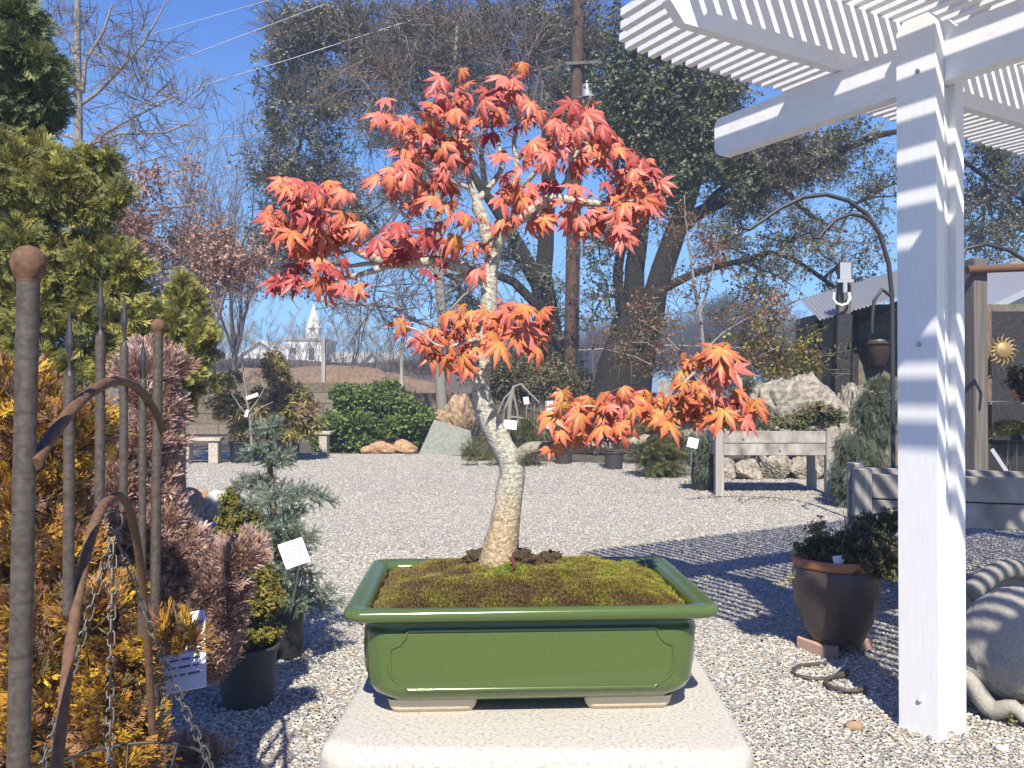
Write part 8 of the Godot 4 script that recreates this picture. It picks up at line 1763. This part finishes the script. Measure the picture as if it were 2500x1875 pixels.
func right_side():
	# raised planter
	var at := Vector3(3.16, 0, -10.35)
	var t = planter_table("weathered grey raised planter table before the limestone rock", at, 1.43, 0.7, 0.80, 0.0, 0.10)
	for q in [[-0.38, 0.69], [0.06, 0.55], [0.66, 0.62]]:
		var kb := MB.new()
		kb.lathe(Vector3.ZERO, [Vector2(0.016, -0.002), Vector2(0.014, 0.002), Vector2(0.001, 0.003)], 12)
		var kt := Transform3D(Basis(Vector3.RIGHT, PI / 2), at + Vector3(q[0], q[1] - 0.02, 0.33))
		shared(kb.mesh(), "knot", M.brown_wood, t, kt)
	var lowg := [Color(0.10, 0.13, 0.04), Color(0.16, 0.16, 0.06), Color(0.07, 0.09, 0.03), Color(0.22, 0.18, 0.10)]
	bushy("planter_greenery", "low leafy plants growing in the raised planter", "plant", at + Vector3(0, 0.7, 0), [[at + Vector3(-0.3, 0.84, 0), Vector3(0.35, 0.10, 0.25), 130], [at + Vector3(0.25, 0.82, 0), Vector3(0.35, 0.08, 0.25), 90]], "tiny", Vector2(0.08, 0.15), lowg, "up", 8, 0.2, 0.5, 0.004)
	# second planter close behind the white post
	var t2 = planter_table("weathered planter table standing behind the white pergola post", Vector3(2.76, 0, -4.88), 1.45, 0.5, 0.80, -0.30, 0.095)
	var br := MB.new()
	for q in [[Vector3(2.1171, 0.3489, -4.85), Vector3(2.3049, 0.6868, -4.95)], [Vector3(2.1413, 0.3411, -4.82), Vector3(2.3872, 0.6594, -4.95)]]:
		br.board(q[0], q[1], 0.035, 0.004, Vector3(0.3, 0, 1))
	part(br, "steel_brace", M.dark_steel, t2)
	# limestone rock and terrace stones
	rock("limestone_rock", "big pitted cream limestone rock behind the raised planter", Vector3(4.35, 0.55, -12.6), Vector3(1.05, 0.98, 0.7), M.limestone, 501, 0.45, "", 3.4)
	rock("limestone_rock", "smaller limestone rock right of the big one, with dark hollows", Vector3(5.15, 0.6, -12.4), Vector3(0.42, 0.72, 0.5), M.limestone, 502, 0.45, "", 3.6)
	rock("limestone_rock", "rough limestone bank under the weeping spruce", Vector3(5.7, 0.3, -10.8), Vector3(0.5, 0.72, 0.5), M.limestone, 503, 0.45, "", 3.6)
	for k in 5:
		rock("terrace_stone", ["pale terrace stone seen left below the planter boards", "pale terrace stone second from left below the planter", "pale terrace stone in the middle below the planter", "pale terrace stone second from right below the planter", "pale terrace stone seen right below the planter boards"][k], Vector3(2.95 + 0.42 * k, 0.14, -11.9), Vector3(0.24, 0.18, 0.2), M.limestone, 510 + k, 0.55, "terrace stones behind the planter")
	bushy("rock_shrub", "small green shrub growing in front of the limestone rock", "shrub", Vector3(4.25, 0.3, -11.7), [[Vector3(4.2173, 0.9251, -11.7), Vector3(0.221, 0.169, 0.195), 170], [Vector3(4.4446, 0.8601, -11.7), Vector3(0.221, 0.156, 0.1885), 150], [Vector3(4.0545, 0.7952, -11.7), Vector3(0.195, 0.117, 0.156), 90], [Vector3(3.4699, 0.8601, -11.7), Vector3(0.169, 0.13, 0.1495), 80]], "tiny", Vector2(0.09, 0.16), lowg, "up", 6, 0.6, 0.4, 0.006)
	# blue weeping conifers
	var blue := [Color(0.216, 0.270, 0.223), Color(0.162, 0.209, 0.155), Color(0.270, 0.317, 0.270), Color(0.189, 0.216, 0.115), Color(0.121, 0.155, 0.101)]
	var ws := thing("weeping_spruce", "blue green weeping spruce cascading left of the white post", "spruce", Vector3(3.81, 0, -9))
	var wb := MB.new()
	var lw := [[[Vector3(3.7754, 0.0265, -9), 0.0300], [Vector3(3.797, 0.4756, -9), 0.0300], [Vector3(3.8285, 0.8752, -9), 0.0250], [Vector3(3.9198, 1.225, -9), 0.0250], [Vector3(4.0205, 1.415, -9), 0.0200], [Vector3(3.9451, 1.325, -9), 0.0150], [Vector3(3.8192, 1.075, -9), 0.0120], [Vector3(3.718, 0.7253, -9), 0.0100], [Vector3(3.6418, 0.3758, -9), 0.0070]], [[Vector3(3.8946, 1.175, -9), 0.0150], [Vector3(4.0442, 1.075, -9), 0.0120], [Vector3(4.093, 0.7753, -9), 0.0090]], [[Vector3(3.8183, 0.8252, -9), 0.0150], [Vector3(3.6678, 0.6754, -9), 0.0110], [Vector3(3.5917, 0.3259, -9), 0.0080]], [[Vector3(3.8692, 1.075, -9), 0.0150], [Vector3(3.9077, 0.6754, -9), 0.0100], [Vector3(3.8664, 0.3259, -9), 0.0070]]]
	for q in lw:
		wb.tube(q, 6)
	part(wb, "branches", M.brown_wood, ws)
	for kk in ["strand", "spruce"]:
		scatter(ws, "foliage", sprig[kk], M.needle, [[Vector3(3.9952, 1.35, -9), Vector3(0.13, 0.11, 0.12), 140], [Vector3(3.9097, 1.2, -9), Vector3(0.17, 0.13, 0.15), 180], [Vector3(3.819, 1.0251, -9), Vector3(0.15, 0.18, 0.165), 200], [Vector3(3.9942, 1.075, -9), Vector3(0.15, 0.21, 0.18), 220], [Vector3(3.7078, 0.6754, -9), Vector3(0.21, 0.18, 0.195), 280], [Vector3(3.667, 0.4257, -9), Vector3(0.23, 0.21, 0.22), 360], [Vector3(3.8172, 0.5256, -9), Vector3(0.19, 0.23, 0.21), 280], [Vector3(3.6163, 0.2161, -9), Vector3(0.16, 0.17, 0.165), 190], [Vector3(3.9682, 0.8252, -9), Vector3(0.13, 0.17, 0.15), 140], [Vector3(3.7759, 0.1512, -9), Vector3(0.15, 0.13, 0.14), 110]], Vector2(0.07, 0.13), blue, "down", 0.5)
	var pp := Vector3(2.4203, 0, -10.6)
	nursery_pot("nursery_pot", "black pot holding the weeping blue conifer left of the raised planter", pp, 0.165, 0.33, "pots right of the bonsai")
	var wc := thing("weeping_conifer", "blue grey weeping conifer spilling over its black pot left of the planter", "conifer", pp + Vector3(0, 0.28, 0))
	var wcb := MB.new()
	for q in [[[Vector3(2.4185, 0.338, -10.6), 0.0236], [Vector3(2.4485, 0.632, -10.6), 0.0236], [Vector3(2.4841, 0.8085, -10.6), 0.0177], [Vector3(2.5546, 0.7203, -10.6), 0.0118], [Vector3(2.5835, 0.4556, -10.6), 0.0082]], [[Vector3(2.4485, 0.632, -10.6), 0.0177], [Vector3(2.3483, 0.585, -10.6), 0.0118], [Vector3(2.3184, 0.338, -10.6), 0.0082]]]:
		wcb.tube(q, 6)
	part(wcb, "branches", M.brown_wood, wc)
	for kk in ["strand", "spruce"]:
		scatter(wc, "foliage", sprig[kk], M.needle, [[Vector3(2.3846, 0.667, -10.5), Vector3(0.1283, 0.1167, 0.1225), 70], [Vector3(2.46, 0.4922, -10.5), Vector3(0.1167, 0.175, 0.1458), 90], [Vector3(2.413, 0.2883, -10.5), Vector3(0.105, 0.175, 0.14), 70], [Vector3(2.2969, 0.5505, -10.5), Vector3(0.07, 0.1167, 0.0933), 40]], Vector2(0.07, 0.13), blue, "down", 0.5)
	bushy("blue_juniper", "pale blue juniper tuft behind the right end of the bonsai branch", "juniper", Vector3(3.3733, 0, -12), [[Vector3(3.3739, 1.5167, -12), Vector3(0.1067, 0.16, 0.1333), 60], [Vector3(3.3266, 1.2833, -12), Vector3(0.1333, 0.1333, 0.1333), 60]], "spruce", Vector2(0.10, 0.18), blue, "down", 4, 1.2, 0.1, 0.01, 0.5, M.needle)
	# glazed pot with plant, propped on a brick, in the pergola's shade
	var gp := Vector3(1.56, 0.06, -4.02)
	var pot := thing("glazed_pot", "dark brown glazed pot with a terracotta rim beside the white post", "pot", gp)
	var pb := MB.new()
	pb.lathe(gp, [Vector2(0.001, 0.0), Vector2(0.115, 0.0), Vector2(0.125, 0.006), Vector2(0.165, 0.09), Vector2(0.192, 0.18), Vector2(0.203, 0.26), Vector2(0.203, 0.32), Vector2(0.198, 0.345), Vector2(0.190, 0.352)], 40)
	part(pb, "body", M.brown_glaze, pot)
	var rb := MB.new()
	rb.lathe(gp, [Vector2(0.186, 0.350), Vector2(0.197, 0.354), Vector2(0.203, 0.364), Vector2(0.203, 0.384), Vector2(0.198, 0.394), Vector2(0.184, 0.396), Vector2(0.174, 0.39), Vector2(0.170, 0.33)], 40)
	part(rb, "rim", M.terracotta, pot)
	var so := MB.new()
	so.lathe(gp, [Vector2(0.176, 0.35), Vector2(0.1, 0.365), Vector2(0.001, 0.37)], 24)
	part(so, "soil", M.soil, pot)
	for q in [[Vector3(1.4622, 0, -4), 0.75, "worn brick under the left side of the glazed pot"], [Vector3(1.66, 0.03, -4.1), 0.9, "brick hidden under the right side of the glazed pot"]]:
		var bb := MB.new()
		var c: Vector3 = q[0]
		c.y = 0.028
		bb.bx(c, Vector3(0.09, 0.06, 0.19), q[1] - 0.35, 0.006)
		tag(part(bb, "brick", M.brick), q[2], "brick")
	var dk := [Color(0.07, 0.075, 0.025), Color(0.11, 0.085, 0.03), Color(0.05, 0.055, 0.02), Color(0.14, 0.13, 0.04)]
	bushy("pot_shrub", "bushy brown green plant growing in the glazed pot", "shrub", gp + Vector3(0, 0.36, 0), [[gp + Vector3(0.10, 0.43, 0.0), Vector3(0.18, 0.08, 0.16), 420], [gp + Vector3(0.20, 0.50, -0.03), Vector3(0.13, 0.08, 0.12), 240], [gp + Vector3(-0.08, 0.46, 0.0), Vector3(0.05, 0.09, 0.06), 50], [gp + Vector3(0.17, 0.36, 0.12), Vector3(0.13, 0.07, 0.09), 200], [gp + Vector3(-0.14, 0.40, 0.02), Vector3(0.06, 0.04, 0.08), 24]], "tiny", Vector2(0.04, 0.08), dk, "up", 12, 0.26, 0.16, 0.004)
	plant_sign("plant_sign", "small white tag stuck in the glazed pot", gp + Vector3(-0.035, 0.36, 0.13), gp + Vector3(-0.035, 0.372, 0.13), 0.05, 0.05, 0.0, 0.2, 0.1, 0)
	# yellow oxalis flowers at the pot's rim
	var fl := thing("yellow_flower", "thin weeds with yellow flowers leaning out of the glazed pot", "flower", gp + Vector3(-0.15, 0.38, 0.06))
	var fs := MB.new()
	fs.col = Color(0.16, 0.2, 0.05)
	var fh := MB.new()
	fh.col = Color(0.75, 0.62, 0.03)
	for q in [Vector3(1.3194, 0.493, -3.9), Vector3(1.38, 0.4396, -3.95), Vector3(1.2712, 0.3662, -3.86), Vector3(1.3104, 0.3786, -3.9), Vector3(1.2433, 0.3622, -3.84)]:
		var s0 := gp + Vector3(-0.14, 0.38, 0.05)
		fs.tube([[s0, 0.0016], [s0.lerp(q, 0.5) + Vector3(0, 0.02, 0), 0.0014], [q, 0.001]], 4)
		for k in 5:
			var a := TAU * k / 5.0
			blade(fh, q, q + Vector3(cos(a), 0.25, sin(a)) * 0.012, Vector3(-sin(a), 0, cos(a)), 0.006, Color(0.72, 0.58, 0.03), Color(0.8, 0.66, 0.05))
	part(fs, "stems", M.vert, fl)
	part(fh, "petals", M.vert, fl)
	# iron scroll lying on the gravel
	var sc := thing("iron_scroll", "bent iron scroll bracket lying on the gravel beside the glazed pot", "iron bracket", Vector3(1.3465, 0, -3.5543))
	var h := 0.012
	var s1 := MB.new()
	var pts1 := []
	for q in [Vector3(1.4334, 0, -3.8053), Vector3(1.374, 0, -3.7926), Vector3(1.3044, 0, -3.7736), Vector3(1.2604, 0, -3.73), Vector3(1.2358, 0, -3.6815), Vector3(1.24, 0, -3.6342), Vector3(1.276, 0, -3.6053), Vector3(1.3217, 0, -3.5938), Vector3(1.3881, 0, -3.611), Vector3(1.4645, 0, -3.6518)]:
		pts1.append([q + Vector3(0, h, 0), 0.0085])
	s1.tube(pts1, 9)
	part(s1, "upper_scroll", M.iron, sc)
	var s2 := MB.new()
	var pts2 := []
	for q in [Vector3(1.4821, 0, -3.6755), Vector3(1.4126, 0, -3.6226), Vector3(1.3633, 0, -3.5881), Vector3(1.3327, 0, -3.5543), Vector3(1.32, 0, -3.5102), Vector3(1.3326, 0, -3.4672), Vector3(1.368, 0, -3.4357), Vector3(1.4134, 0, -3.4305), Vector3(1.4686, 0, -3.4619)]:
		pts2.append([q + Vector3(0, h + 0.008, 0), 0.0085])
	s2.tube(pts2, 9)
	part(s2, "lower_scroll", M.iron, sc)
	var s3 := MB.new()
	s3.tube([[Vector3(1.397, 0, -3.6342) + Vector3(0, 0.022, 0), 0.006], [Vector3(1.4745, 0, -3.7178) + Vector3(0, 0.03, 0), 0.006], [Vector3(1.5211, 0, -3.7926) + Vector3(0, 0.04, 0), 0.005]], 7)
	part(s3, "strap", M.galvanised, sc)
	carved_figure()
	right_buildings()

func carved_figure():
	var c := Vector3(1.985, 0, -3.30)
	var t := thing("carved_figure", "carved grey stone animal with rippled fur right of the white post", "statue", c)
	var mb := MB.new()
	# haunch and back: a fat pear with furrows of carved fur
	var f := noise(9.0, 41)
	var segs := 56
	var rings := 40
	for i in rings + 1:
		for k in segs:
			var a := PI * i / rings
			var b := TAU * k / segs
			var d := Vector3(sin(a) * cos(b), cos(a), sin(a) * sin(b))
			var fur: float = 0.055 * sin((d.y * 5.0 + b * 3.0 + 2.2 * f.get_noise_3dv(d * 0.25)) * 4.2) * smoothstep(0.35, -0.15, d.y) + 0.03 * f.get_noise_3dv(d * 0.5)
			var wide: float = 1.0 + 0.10 * -d.y - 0.25 * smoothstep(-0.45, -1.0, d.y)
			mb.vert(c + Vector3(0.02, 0.235, 0) + Vector3(d.x * 0.235 * wide, d.y * 0.24, d.z * 0.20 * wide) * (1.0 + fur), d)
	for i in rings:
		for k in segs:
			var a := i * segs + k
			var b := i * segs + (k + 1) % segs
			mb.ix.append_array(PackedInt32Array([a, b, a + segs, b, b + segs, a + segs]))
	mb.smooth()
	part(mb, "haunch", M.statue, t)
	var tl := MB.new()
	var tp := []
	for i in 13:
		var s := i / 12.0
		tp.append([c + Vector3(-0.25 + 0.16 * s, 0.13 - 0.105 * s + 0.03 * sin(s * 9.0), 0.02 + 0.20 * s), 0.020 + 0.016 * sin(s * PI)])
	tl.tube(tp, 12, 0.15, noise(30.0, 4))
	part(tl, "tail", M.statue, t)
	var ft := MB.new()
	lump_ball(ft, c + Vector3(0.03, 0.045, 0.19), Vector3(0.12, 0.055, 0.11), 61, 0.2, 2.0, 24)
	part(ft, "paw", M.statue, t)
	var hd := MB.new()
	lump_ball(hd, c + Vector3(0.30, 0.48, -0.05), Vector3(0.17, 0.15, 0.15), 62, 0.15, 1.5, 28)
	part(hd, "shoulder", M.statue, t)
	var e := Vector3(2.62, 0, -4.75)
	var o := thing("carved_figure", "second carved stone behind, with curved bands and a smooth ball", "statue", e)
	for q in [[0.0, 0.18], [0.06, 0.13]]:
		var mb2 := MB.new()
		var pth := []
		for i in 13:
			var s := i / 12.0
			pth.append([e + Vector3(-0.10 + 0.42 * s, 0.08 + q[0] + 0.12 * sin(s * PI * 0.8), 0.1 - 0.12 * s + q[0]), 0.055])
		mb2.tube(pth, 12, 0.1, noise(12.0, 5))
		part(mb2, "band", M.statue, o)
	var bl := MB.new()
	lump_ball(bl, e + Vector3(0.02, 0.09, 0.30), Vector3(0.105, 0.09, 0.10), 63, 0.08, 1.2, 28)
	part(bl, "ball", M.statue, o)

func right_buildings():
	# weathered post frame with a pipe across
	var t := thing("post_frame", "heavy weathered timber post carrying a rusty pipe right of the pergola", "post frame", Vector3(4.8152, 0, -8.65))
	for q in [Vector3(4.8152, 0, -8.65), Vector3(7.1892, 0, -8.9)]:
		var mb := MB.new()
		mb.bx(q + Vector3(0, 1.3, 0), Vector3(0.17, 2.64, 0.15), 0.25, 0.008)
		part(mb, "post", M.dark_post, t)
	var pp := MB.new()
	pp.tube([[Vector3(4.6429, 2.4887, -8.5), 0.0425], [Vector3(4.9651, 2.5103, -8.55), 0.0428], [Vector3(5.7782, 2.5566, -8.7), 0.0435], [Vector3(7.3965, 2.6114, -8.9), 0.0445]], 12)
	part(pp, "pipe", M.iron_rusty, t)
	# open shelves behind it
	var sh := thing("plant_shelf", "plank shelf unit holding pots behind the weathered post", "shelf", Vector3(5.8473, 0, -9.8))
	for q in [[870, 0.035], [1062, 0.16]]:
		var sb := MB.new()
		var y: float = 1.25 + (845.0 - q[0]) / 1800.0 * 9.8
		sb.bx(Vector3(6.6, y, -9.8), Vector3(2.9, q[1], 0.5), 0.0, 0.005)
		part(sb, "board", M.grey_wood[1], sh)
	for x in [5.72, 6.9]:
		var ub := MB.new()
		ub.bx(Vector3(x, 1.12, -10.1), Vector3(0.16, 2.3, 0.06), 0.0, 0.005)
		part(ub, "upright", M.brown_wood, sh)
	var sl := MB.new()
	sl.board(Vector3(5.4068, 0.5977, -9.4), Vector3(5.7078, 0.0631, -9.3), 0.05, 0.006, Vector3(0.3, 0, 1))
	sl.board(Vector3(5.7078, 0.0631, -9.3), Vector3(5.9535, -0.308, -9.3), 0.05, 0.006, Vector3(0.3, 0, 1))
	part(sl, "slotted_brace", M.galvanised, sh)
	var tr := MB.new()
	tr.bx(Vector3(6.5, 0.45, -9.9), Vector3(2.4, 0.42, 0.45), 0.0, 0.02)
	tag(part(tr, "nursery_tray", M.black_plastic), "black nursery tray of pots on the lower shelf", "tray")
	bushy("shelf_grass", "yellow green grassy plant on the lower shelf", "plant", Vector3(5.7547, 0, -9.6), [[Vector3(5.6988, 0.7969, -9.6), Vector3(0.192, 0.1067, 0.1493), 170], [Vector3(5.9122, 0.8235, -9.6), Vector3(0.16, 0.1173, 0.1387), 120]], "bamboo", Vector2(0.05, 0.11), [Color(0.28, 0.28, 0.05), Color(0.18, 0.22, 0.05), Color(0.35, 0.28, 0.10)], "up", 5, 0.9, 0.1, 0.004)
	var tc := MB.new()
	tc.lathe(Vector3(5.9755, 1.1369, -9.7), [Vector2(0.001, 0), Vector2(0.10, 0), Vector2(0.14, 0.09), Vector2(0.155, 0.09), Vector2(0.155, 0.13), Vector2(0.14, 0.13), Vector2(0.13, 0.08)], 24)
	tag(part(tc, "clay_pot", M.terracotta), "terracotta pot on the upper plank shelf", "plant pot")
	bushy("hanging_plant", "dark trailing plant hanging at the right edge", "plant", Vector3(5.6703, 1.6846, -9.2), [[Vector3(5.6692, 1.48, -9.2), Vector3(0.1738, 0.1738, 0.1738), 170], [Vector3(5.7706, 1.3267, -9.2), Vector3(0.1533, 0.1533, 0.1533), 120]], "tiny", Vector2(0.10, 0.18), [Color(0.045, 0.05, 0.025), Color(0.065, 0.06, 0.03)], "down", 3, 0.1, 0.1, 0.004)
	# sun-face ornament
	var so := thing("sun_ornament", "gilded sun shaped wall ornament on the brown upright", "ornament", Vector3(5.8322, 1.7342, -9.9))
	var cc := Vector3(5.8322, 1.7342, -9.9)
	var fm := MB.new()
	fm.lathe(Vector3.ZERO, [Vector2(0.105, -0.01), Vector2(0.10, 0.02), Vector2(0.072, 0.04), Vector2(0.001, 0.055)], 24)
	var gold := mat(lin(0.55, 0.36, 0.12), 0.45, M.coarse, 3.0, null, 0.0, 0.3)
	gold.albedo_texture = tex(0.05, 91, [[0.0, Color(0.24, 0.15, 0.06)], [1.0, Color(0.46, 0.33, 0.15)]], 4, 256)
	gold.albedo_color = Color.WHITE
	shared(fm.mesh(), "face", gold, so, Transform3D(Basis(Vector3.RIGHT, PI / 2), cc))
	for k in 16:
		var a := TAU * k / 16.0
		var rb := MB.new()
		var d := Vector3(cos(a), sin(a), 0)
		var s := Vector3(-sin(a), cos(a), 0)
		var ln := 0.11 if k % 2 == 0 else 0.085
		var pth := []
		for i in 5:
			var f := i / 4.0
			pth.append([cc + d * (0.10 + ln * 0.85 * f) + s * 0.016 * sin(f * TAU * 0.7), lerpf(0.017, 0.003, f)])
		rb.tube(pth, 7)
		part(rb, "ray", gold, so)
	# white building with gable behind
	var g := thing("white_building", "white gabled building with a pale roof behind the shelves", "building", Vector3(12.0, 0, -17.5))
	var wb := MB.new()
	wb.bx(Vector3(12.6, 1.45, -18.5), Vector3(6.4, 2.9, 4.0))
	prism(wb, Transform3D(Basis(), Vector3(12.6, 2.9, -18.5)), [Vector2(-3.2, -0.02), Vector2(3.2, -0.02), Vector2(0, 1.5)], 3.98)
	part(wb, "wall", M.house_white, g)
	for s in [-1.0, 1.0]:
		var rb := MB.new()
		var e0 := Vector3(12.6 + s * 3.7, 2.72, -18.4)
		var e1 := Vector3(12.6, 4.5, -18.4)
		var q := (e1 - e0).normalized()
		rb.box(Transform3D(Basis(q, Vector3(0, 0, 1).cross(q), Vector3(0, 0, 1)), (e0 + e1) / 2), Vector3((e1 - e0).length(), 0.12, 5.2))
		part(rb, "roof", M.galvanised, g)
	# dark lean-to wall behind the shelves
	var dk := MB.new()
	dk.bx(Vector3(8.2, 1.2, -11.5), Vector3(4.2, 2.3, 0.12), 0.0, 0.01)
	tag(part(dk, "plank_wall", M.dark_wood), "dark plank wall behind the shelf unit", "wall")
	# shed with corrugated roof
	var d := thing("corrugated_shed", "grey stucco shed under a corrugated metal roof left of the white post", "shed", Vector3(6.1756, 0, -14))
	var sw := MB.new()
	sw.bx(Vector3(7.55, 1.35, -15.4), Vector3(3.6, 2.7, 3.0))
	part(sw, "wall", M.stucco, d)
	var rf := MB.new()
	var e0 := Vector3(5.0053, 2.4219, -13.6)
	var e1 := Vector3(5.9711, 2.703, -13)
	var up := Vector3(0.6, 0.62, -2.6)
	e1 = e0 + (e1 - e0) * 1.6
	var n := 60
	var rows := []
	for i in n + 1:
		var s := float(i) / n
		rows.append(e0.lerp(e1, s) + Vector3(0, 0.018 * (1.0 if i % 2 == 0 else -1.0), 0))
	for i in n:
		rf.quad(rows[i], rows[i + 1], rows[i + 1] + up, rows[i] + up)
		var dn := Vector3(0, -0.012, 0)
		rf.quad(rows[i + 1] + dn, rows[i] + dn, rows[i] + dn + up, rows[i + 1] + dn + up)
		rf.quad(rows[i] + dn, rows[i + 1] + dn, rows[i + 1], rows[i])
	part(rf, "corrugated_roof", M.galvanised, d)
	for q in [[[[Vector3(5.0532, 1.595, -13.8), 0.0460], [Vector3(5.0789, 2.4391, -13.8), 0.0460]], 1], [[[Vector3(5.6915, 1.3658, -13.9), 0.0541], [Vector3(5.7192, 2.6411, -13.9), 0.0541]], 2]]:
		var mb := MB.new()
		mb.board(q[0][0][0] - Vector3(0, 1.2, 0), q[0][1][0], q[0][0][1] * 2, q[0][0][1] * 2, Vector3.BACK, 0.005)
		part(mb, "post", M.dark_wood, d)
	var fc := MB.new()
	fc.board(e0 + Vector3(0.35, -0.10, -0.1), e1 + Vector3(0, -0.10, -0.1), 0.05, 0.14, Vector3.UP, 0.004)
	part(fc, "fascia", M.dark_wood, d)
	var wp := MB.new()
	wp.lathe(Vector3(6.0284, 1.6702, -13.75), [Vector2(0.001, 0), Vector2(0.14, 0), Vector2(0.22, 0.35), Vector2(0.24, 0.35), Vector2(0.24, 0.42), Vector2(0.21, 0.42)], 20)
	tag(part(wp, "wall_pot", M.brown_glaze), "dark pot hung on the shaded stucco shed wall", "plant pot")
	# leaning old post with a white bracket
	var lp := thing("bracket_post", "leaning grey post with a white metal bracket rising over the shed roof", "post", Vector3(5.2166, 0, -13.3))
	var lb := MB.new()
	lb.board(Vector3(5.1827, 0.0319, -13.3), Vector3(5.287, 2.47, -13.3), 0.24, 0.20, Vector3.BACK, 0.012)
	part(lb, "post", M.dark_wood, lp)
	var lu := MB.new()
	lu.board(Vector3(5.287, 2.47, -13.3), Vector3(5.3269, 3.3141, -13.3), 0.19, 0.17, Vector3.BACK, 0.012)
	part(lu, "post_head", M.dark_post, lp)
	var cp := MB.new()
	cp.bx(Vector3(5.2664, 3.1517, -13.15), Vector3(0.17, 0.26, 0.02))
	cp.bx(Vector3(5.2465, 2.9866, -13.12), Vector3(0.26, 0.05, 0.06))
	cp.bx(Vector3(5.2382, 2.9037, -13.1), Vector3(0.06, 0.20, 0.04))
	part(cp, "plate", M.galvanised, lp)
	var hk := MB.new()
	hk.tube([[Vector3(5.0703, 2.8016, -13.1), 0.0182], [Vector3(5.0554, 2.7068, -13.1), 0.0204], [Vector3(5.0989, 2.6339, -13.1), 0.0204], [Vector3(5.1862, 2.5975, -13.1), 0.0204], [Vector3(5.2737, 2.6266, -13.1), 0.0204], [Vector3(5.3177, 2.7068, -13.1), 0.0247], [Vector3(5.3034, 2.8016, -13.1), 0.0247]], 8)
	part(hk, "hook", M.card, lp)
	# shepherd's crooks
	var sk := thing("shepherd_hook", "black shepherd hook with two curved arms left of the white post", "plant hanger", Vector3(3.276, 0, -7.2))
	var ks := MB.new()
	ks.tube([[Vector3(3.2911, 0.0319, -7.2), 0.0196], [Vector3(3.291, 1.0301, -7.2), 0.0196], [Vector3(3.2871, 2.0707, -7.2), 0.0196], [Vector3(3.2602, 2.3514, -7.2), 0.0196], [Vector3(3.1811, 2.6121, -7.2), 0.0196], [Vector3(3.0695, 2.7847, -7.2), 0.0196], [Vector3(2.9096, 2.9011, -7.2), 0.0196], [Vector3(2.7214, 2.9533, -7.2), 0.0196], [Vector3(2.521, 2.9292, -7.2), 0.0196], [Vector3(2.3203, 2.8329, -7.2), 0.0184], [Vector3(2.1597, 2.7205, -7.2), 0.0172], [Vector3(2.0513, 2.6482, -7.2), 0.0172], [Vector3(1.9953, 2.6643, -7.2), 0.0164], [Vector3(1.9834, 2.7044, -7.2), 0.0152]], 9)
	part(ks, "pole", M.dark_steel, sk)
	var ka := MB.new()
	ka.tube([[Vector3(3.1413, 2.6924, -7.2), 0.0172], [Vector3(3.0454, 2.7606, -7.2), 0.0172], [Vector3(2.9333, 2.7847, -7.2), 0.0172], [Vector3(2.8049, 2.7365, -7.2), 0.0172], [Vector3(2.7084, 2.6442, -7.2), 0.0172], [Vector3(2.6521, 2.576, -7.2), 0.0172], [Vector3(2.612, 2.576, -7.2), 0.0164], [Vector3(2.5962, 2.6322, -7.2), 0.0152], [Vector3(2.5963, 2.6803, -7.2), 0.0140]], 9)
	part(ka, "small_arm", M.dark_steel, sk)
	var kb := MB.new()
	kb.tube([[Vector3(3.2831, 2.0707, -7.2), 0.0172], [Vector3(3.1992, 2.1309, -7.2), 0.0172], [Vector3(3.1308, 2.0307, -7.2), 0.0152], [Vector3(3.1142, 1.8704, -7.2), 0.0140], [Vector3(3.1137, 1.7503, -7.2), 0.0128]], 9)
	part(kb, "low_arm", M.dark_steel, sk)
	var s2 := thing("shepherd_hook", "black shepherd hook arm arching right of the white post", "plant hanger", Vector3(4.0702, 0, -7.6))
	var k2 := MB.new()
	k2.tube([[Vector3(4.031, 0.0905, -7.6), 0.0182], [Vector3(4.0372, 1.44, -7.6), 0.0182], [Vector3(4.0583, 2.3702, -7.6), 0.0182], [Vector3(4.1395, 2.548, -7.6), 0.0182], [Vector3(4.33, 2.5946, -7.6), 0.0182], [Vector3(4.5411, 2.5353, -7.6), 0.0182], [Vector3(4.7097, 2.4295, -7.6), 0.0182], [Vector3(4.8146, 2.2856, -7.6), 0.0182], [Vector3(4.7925, 2.1163, -7.6), 0.0160]], 9)
	part(k2, "pole", M.dark_steel, s2)
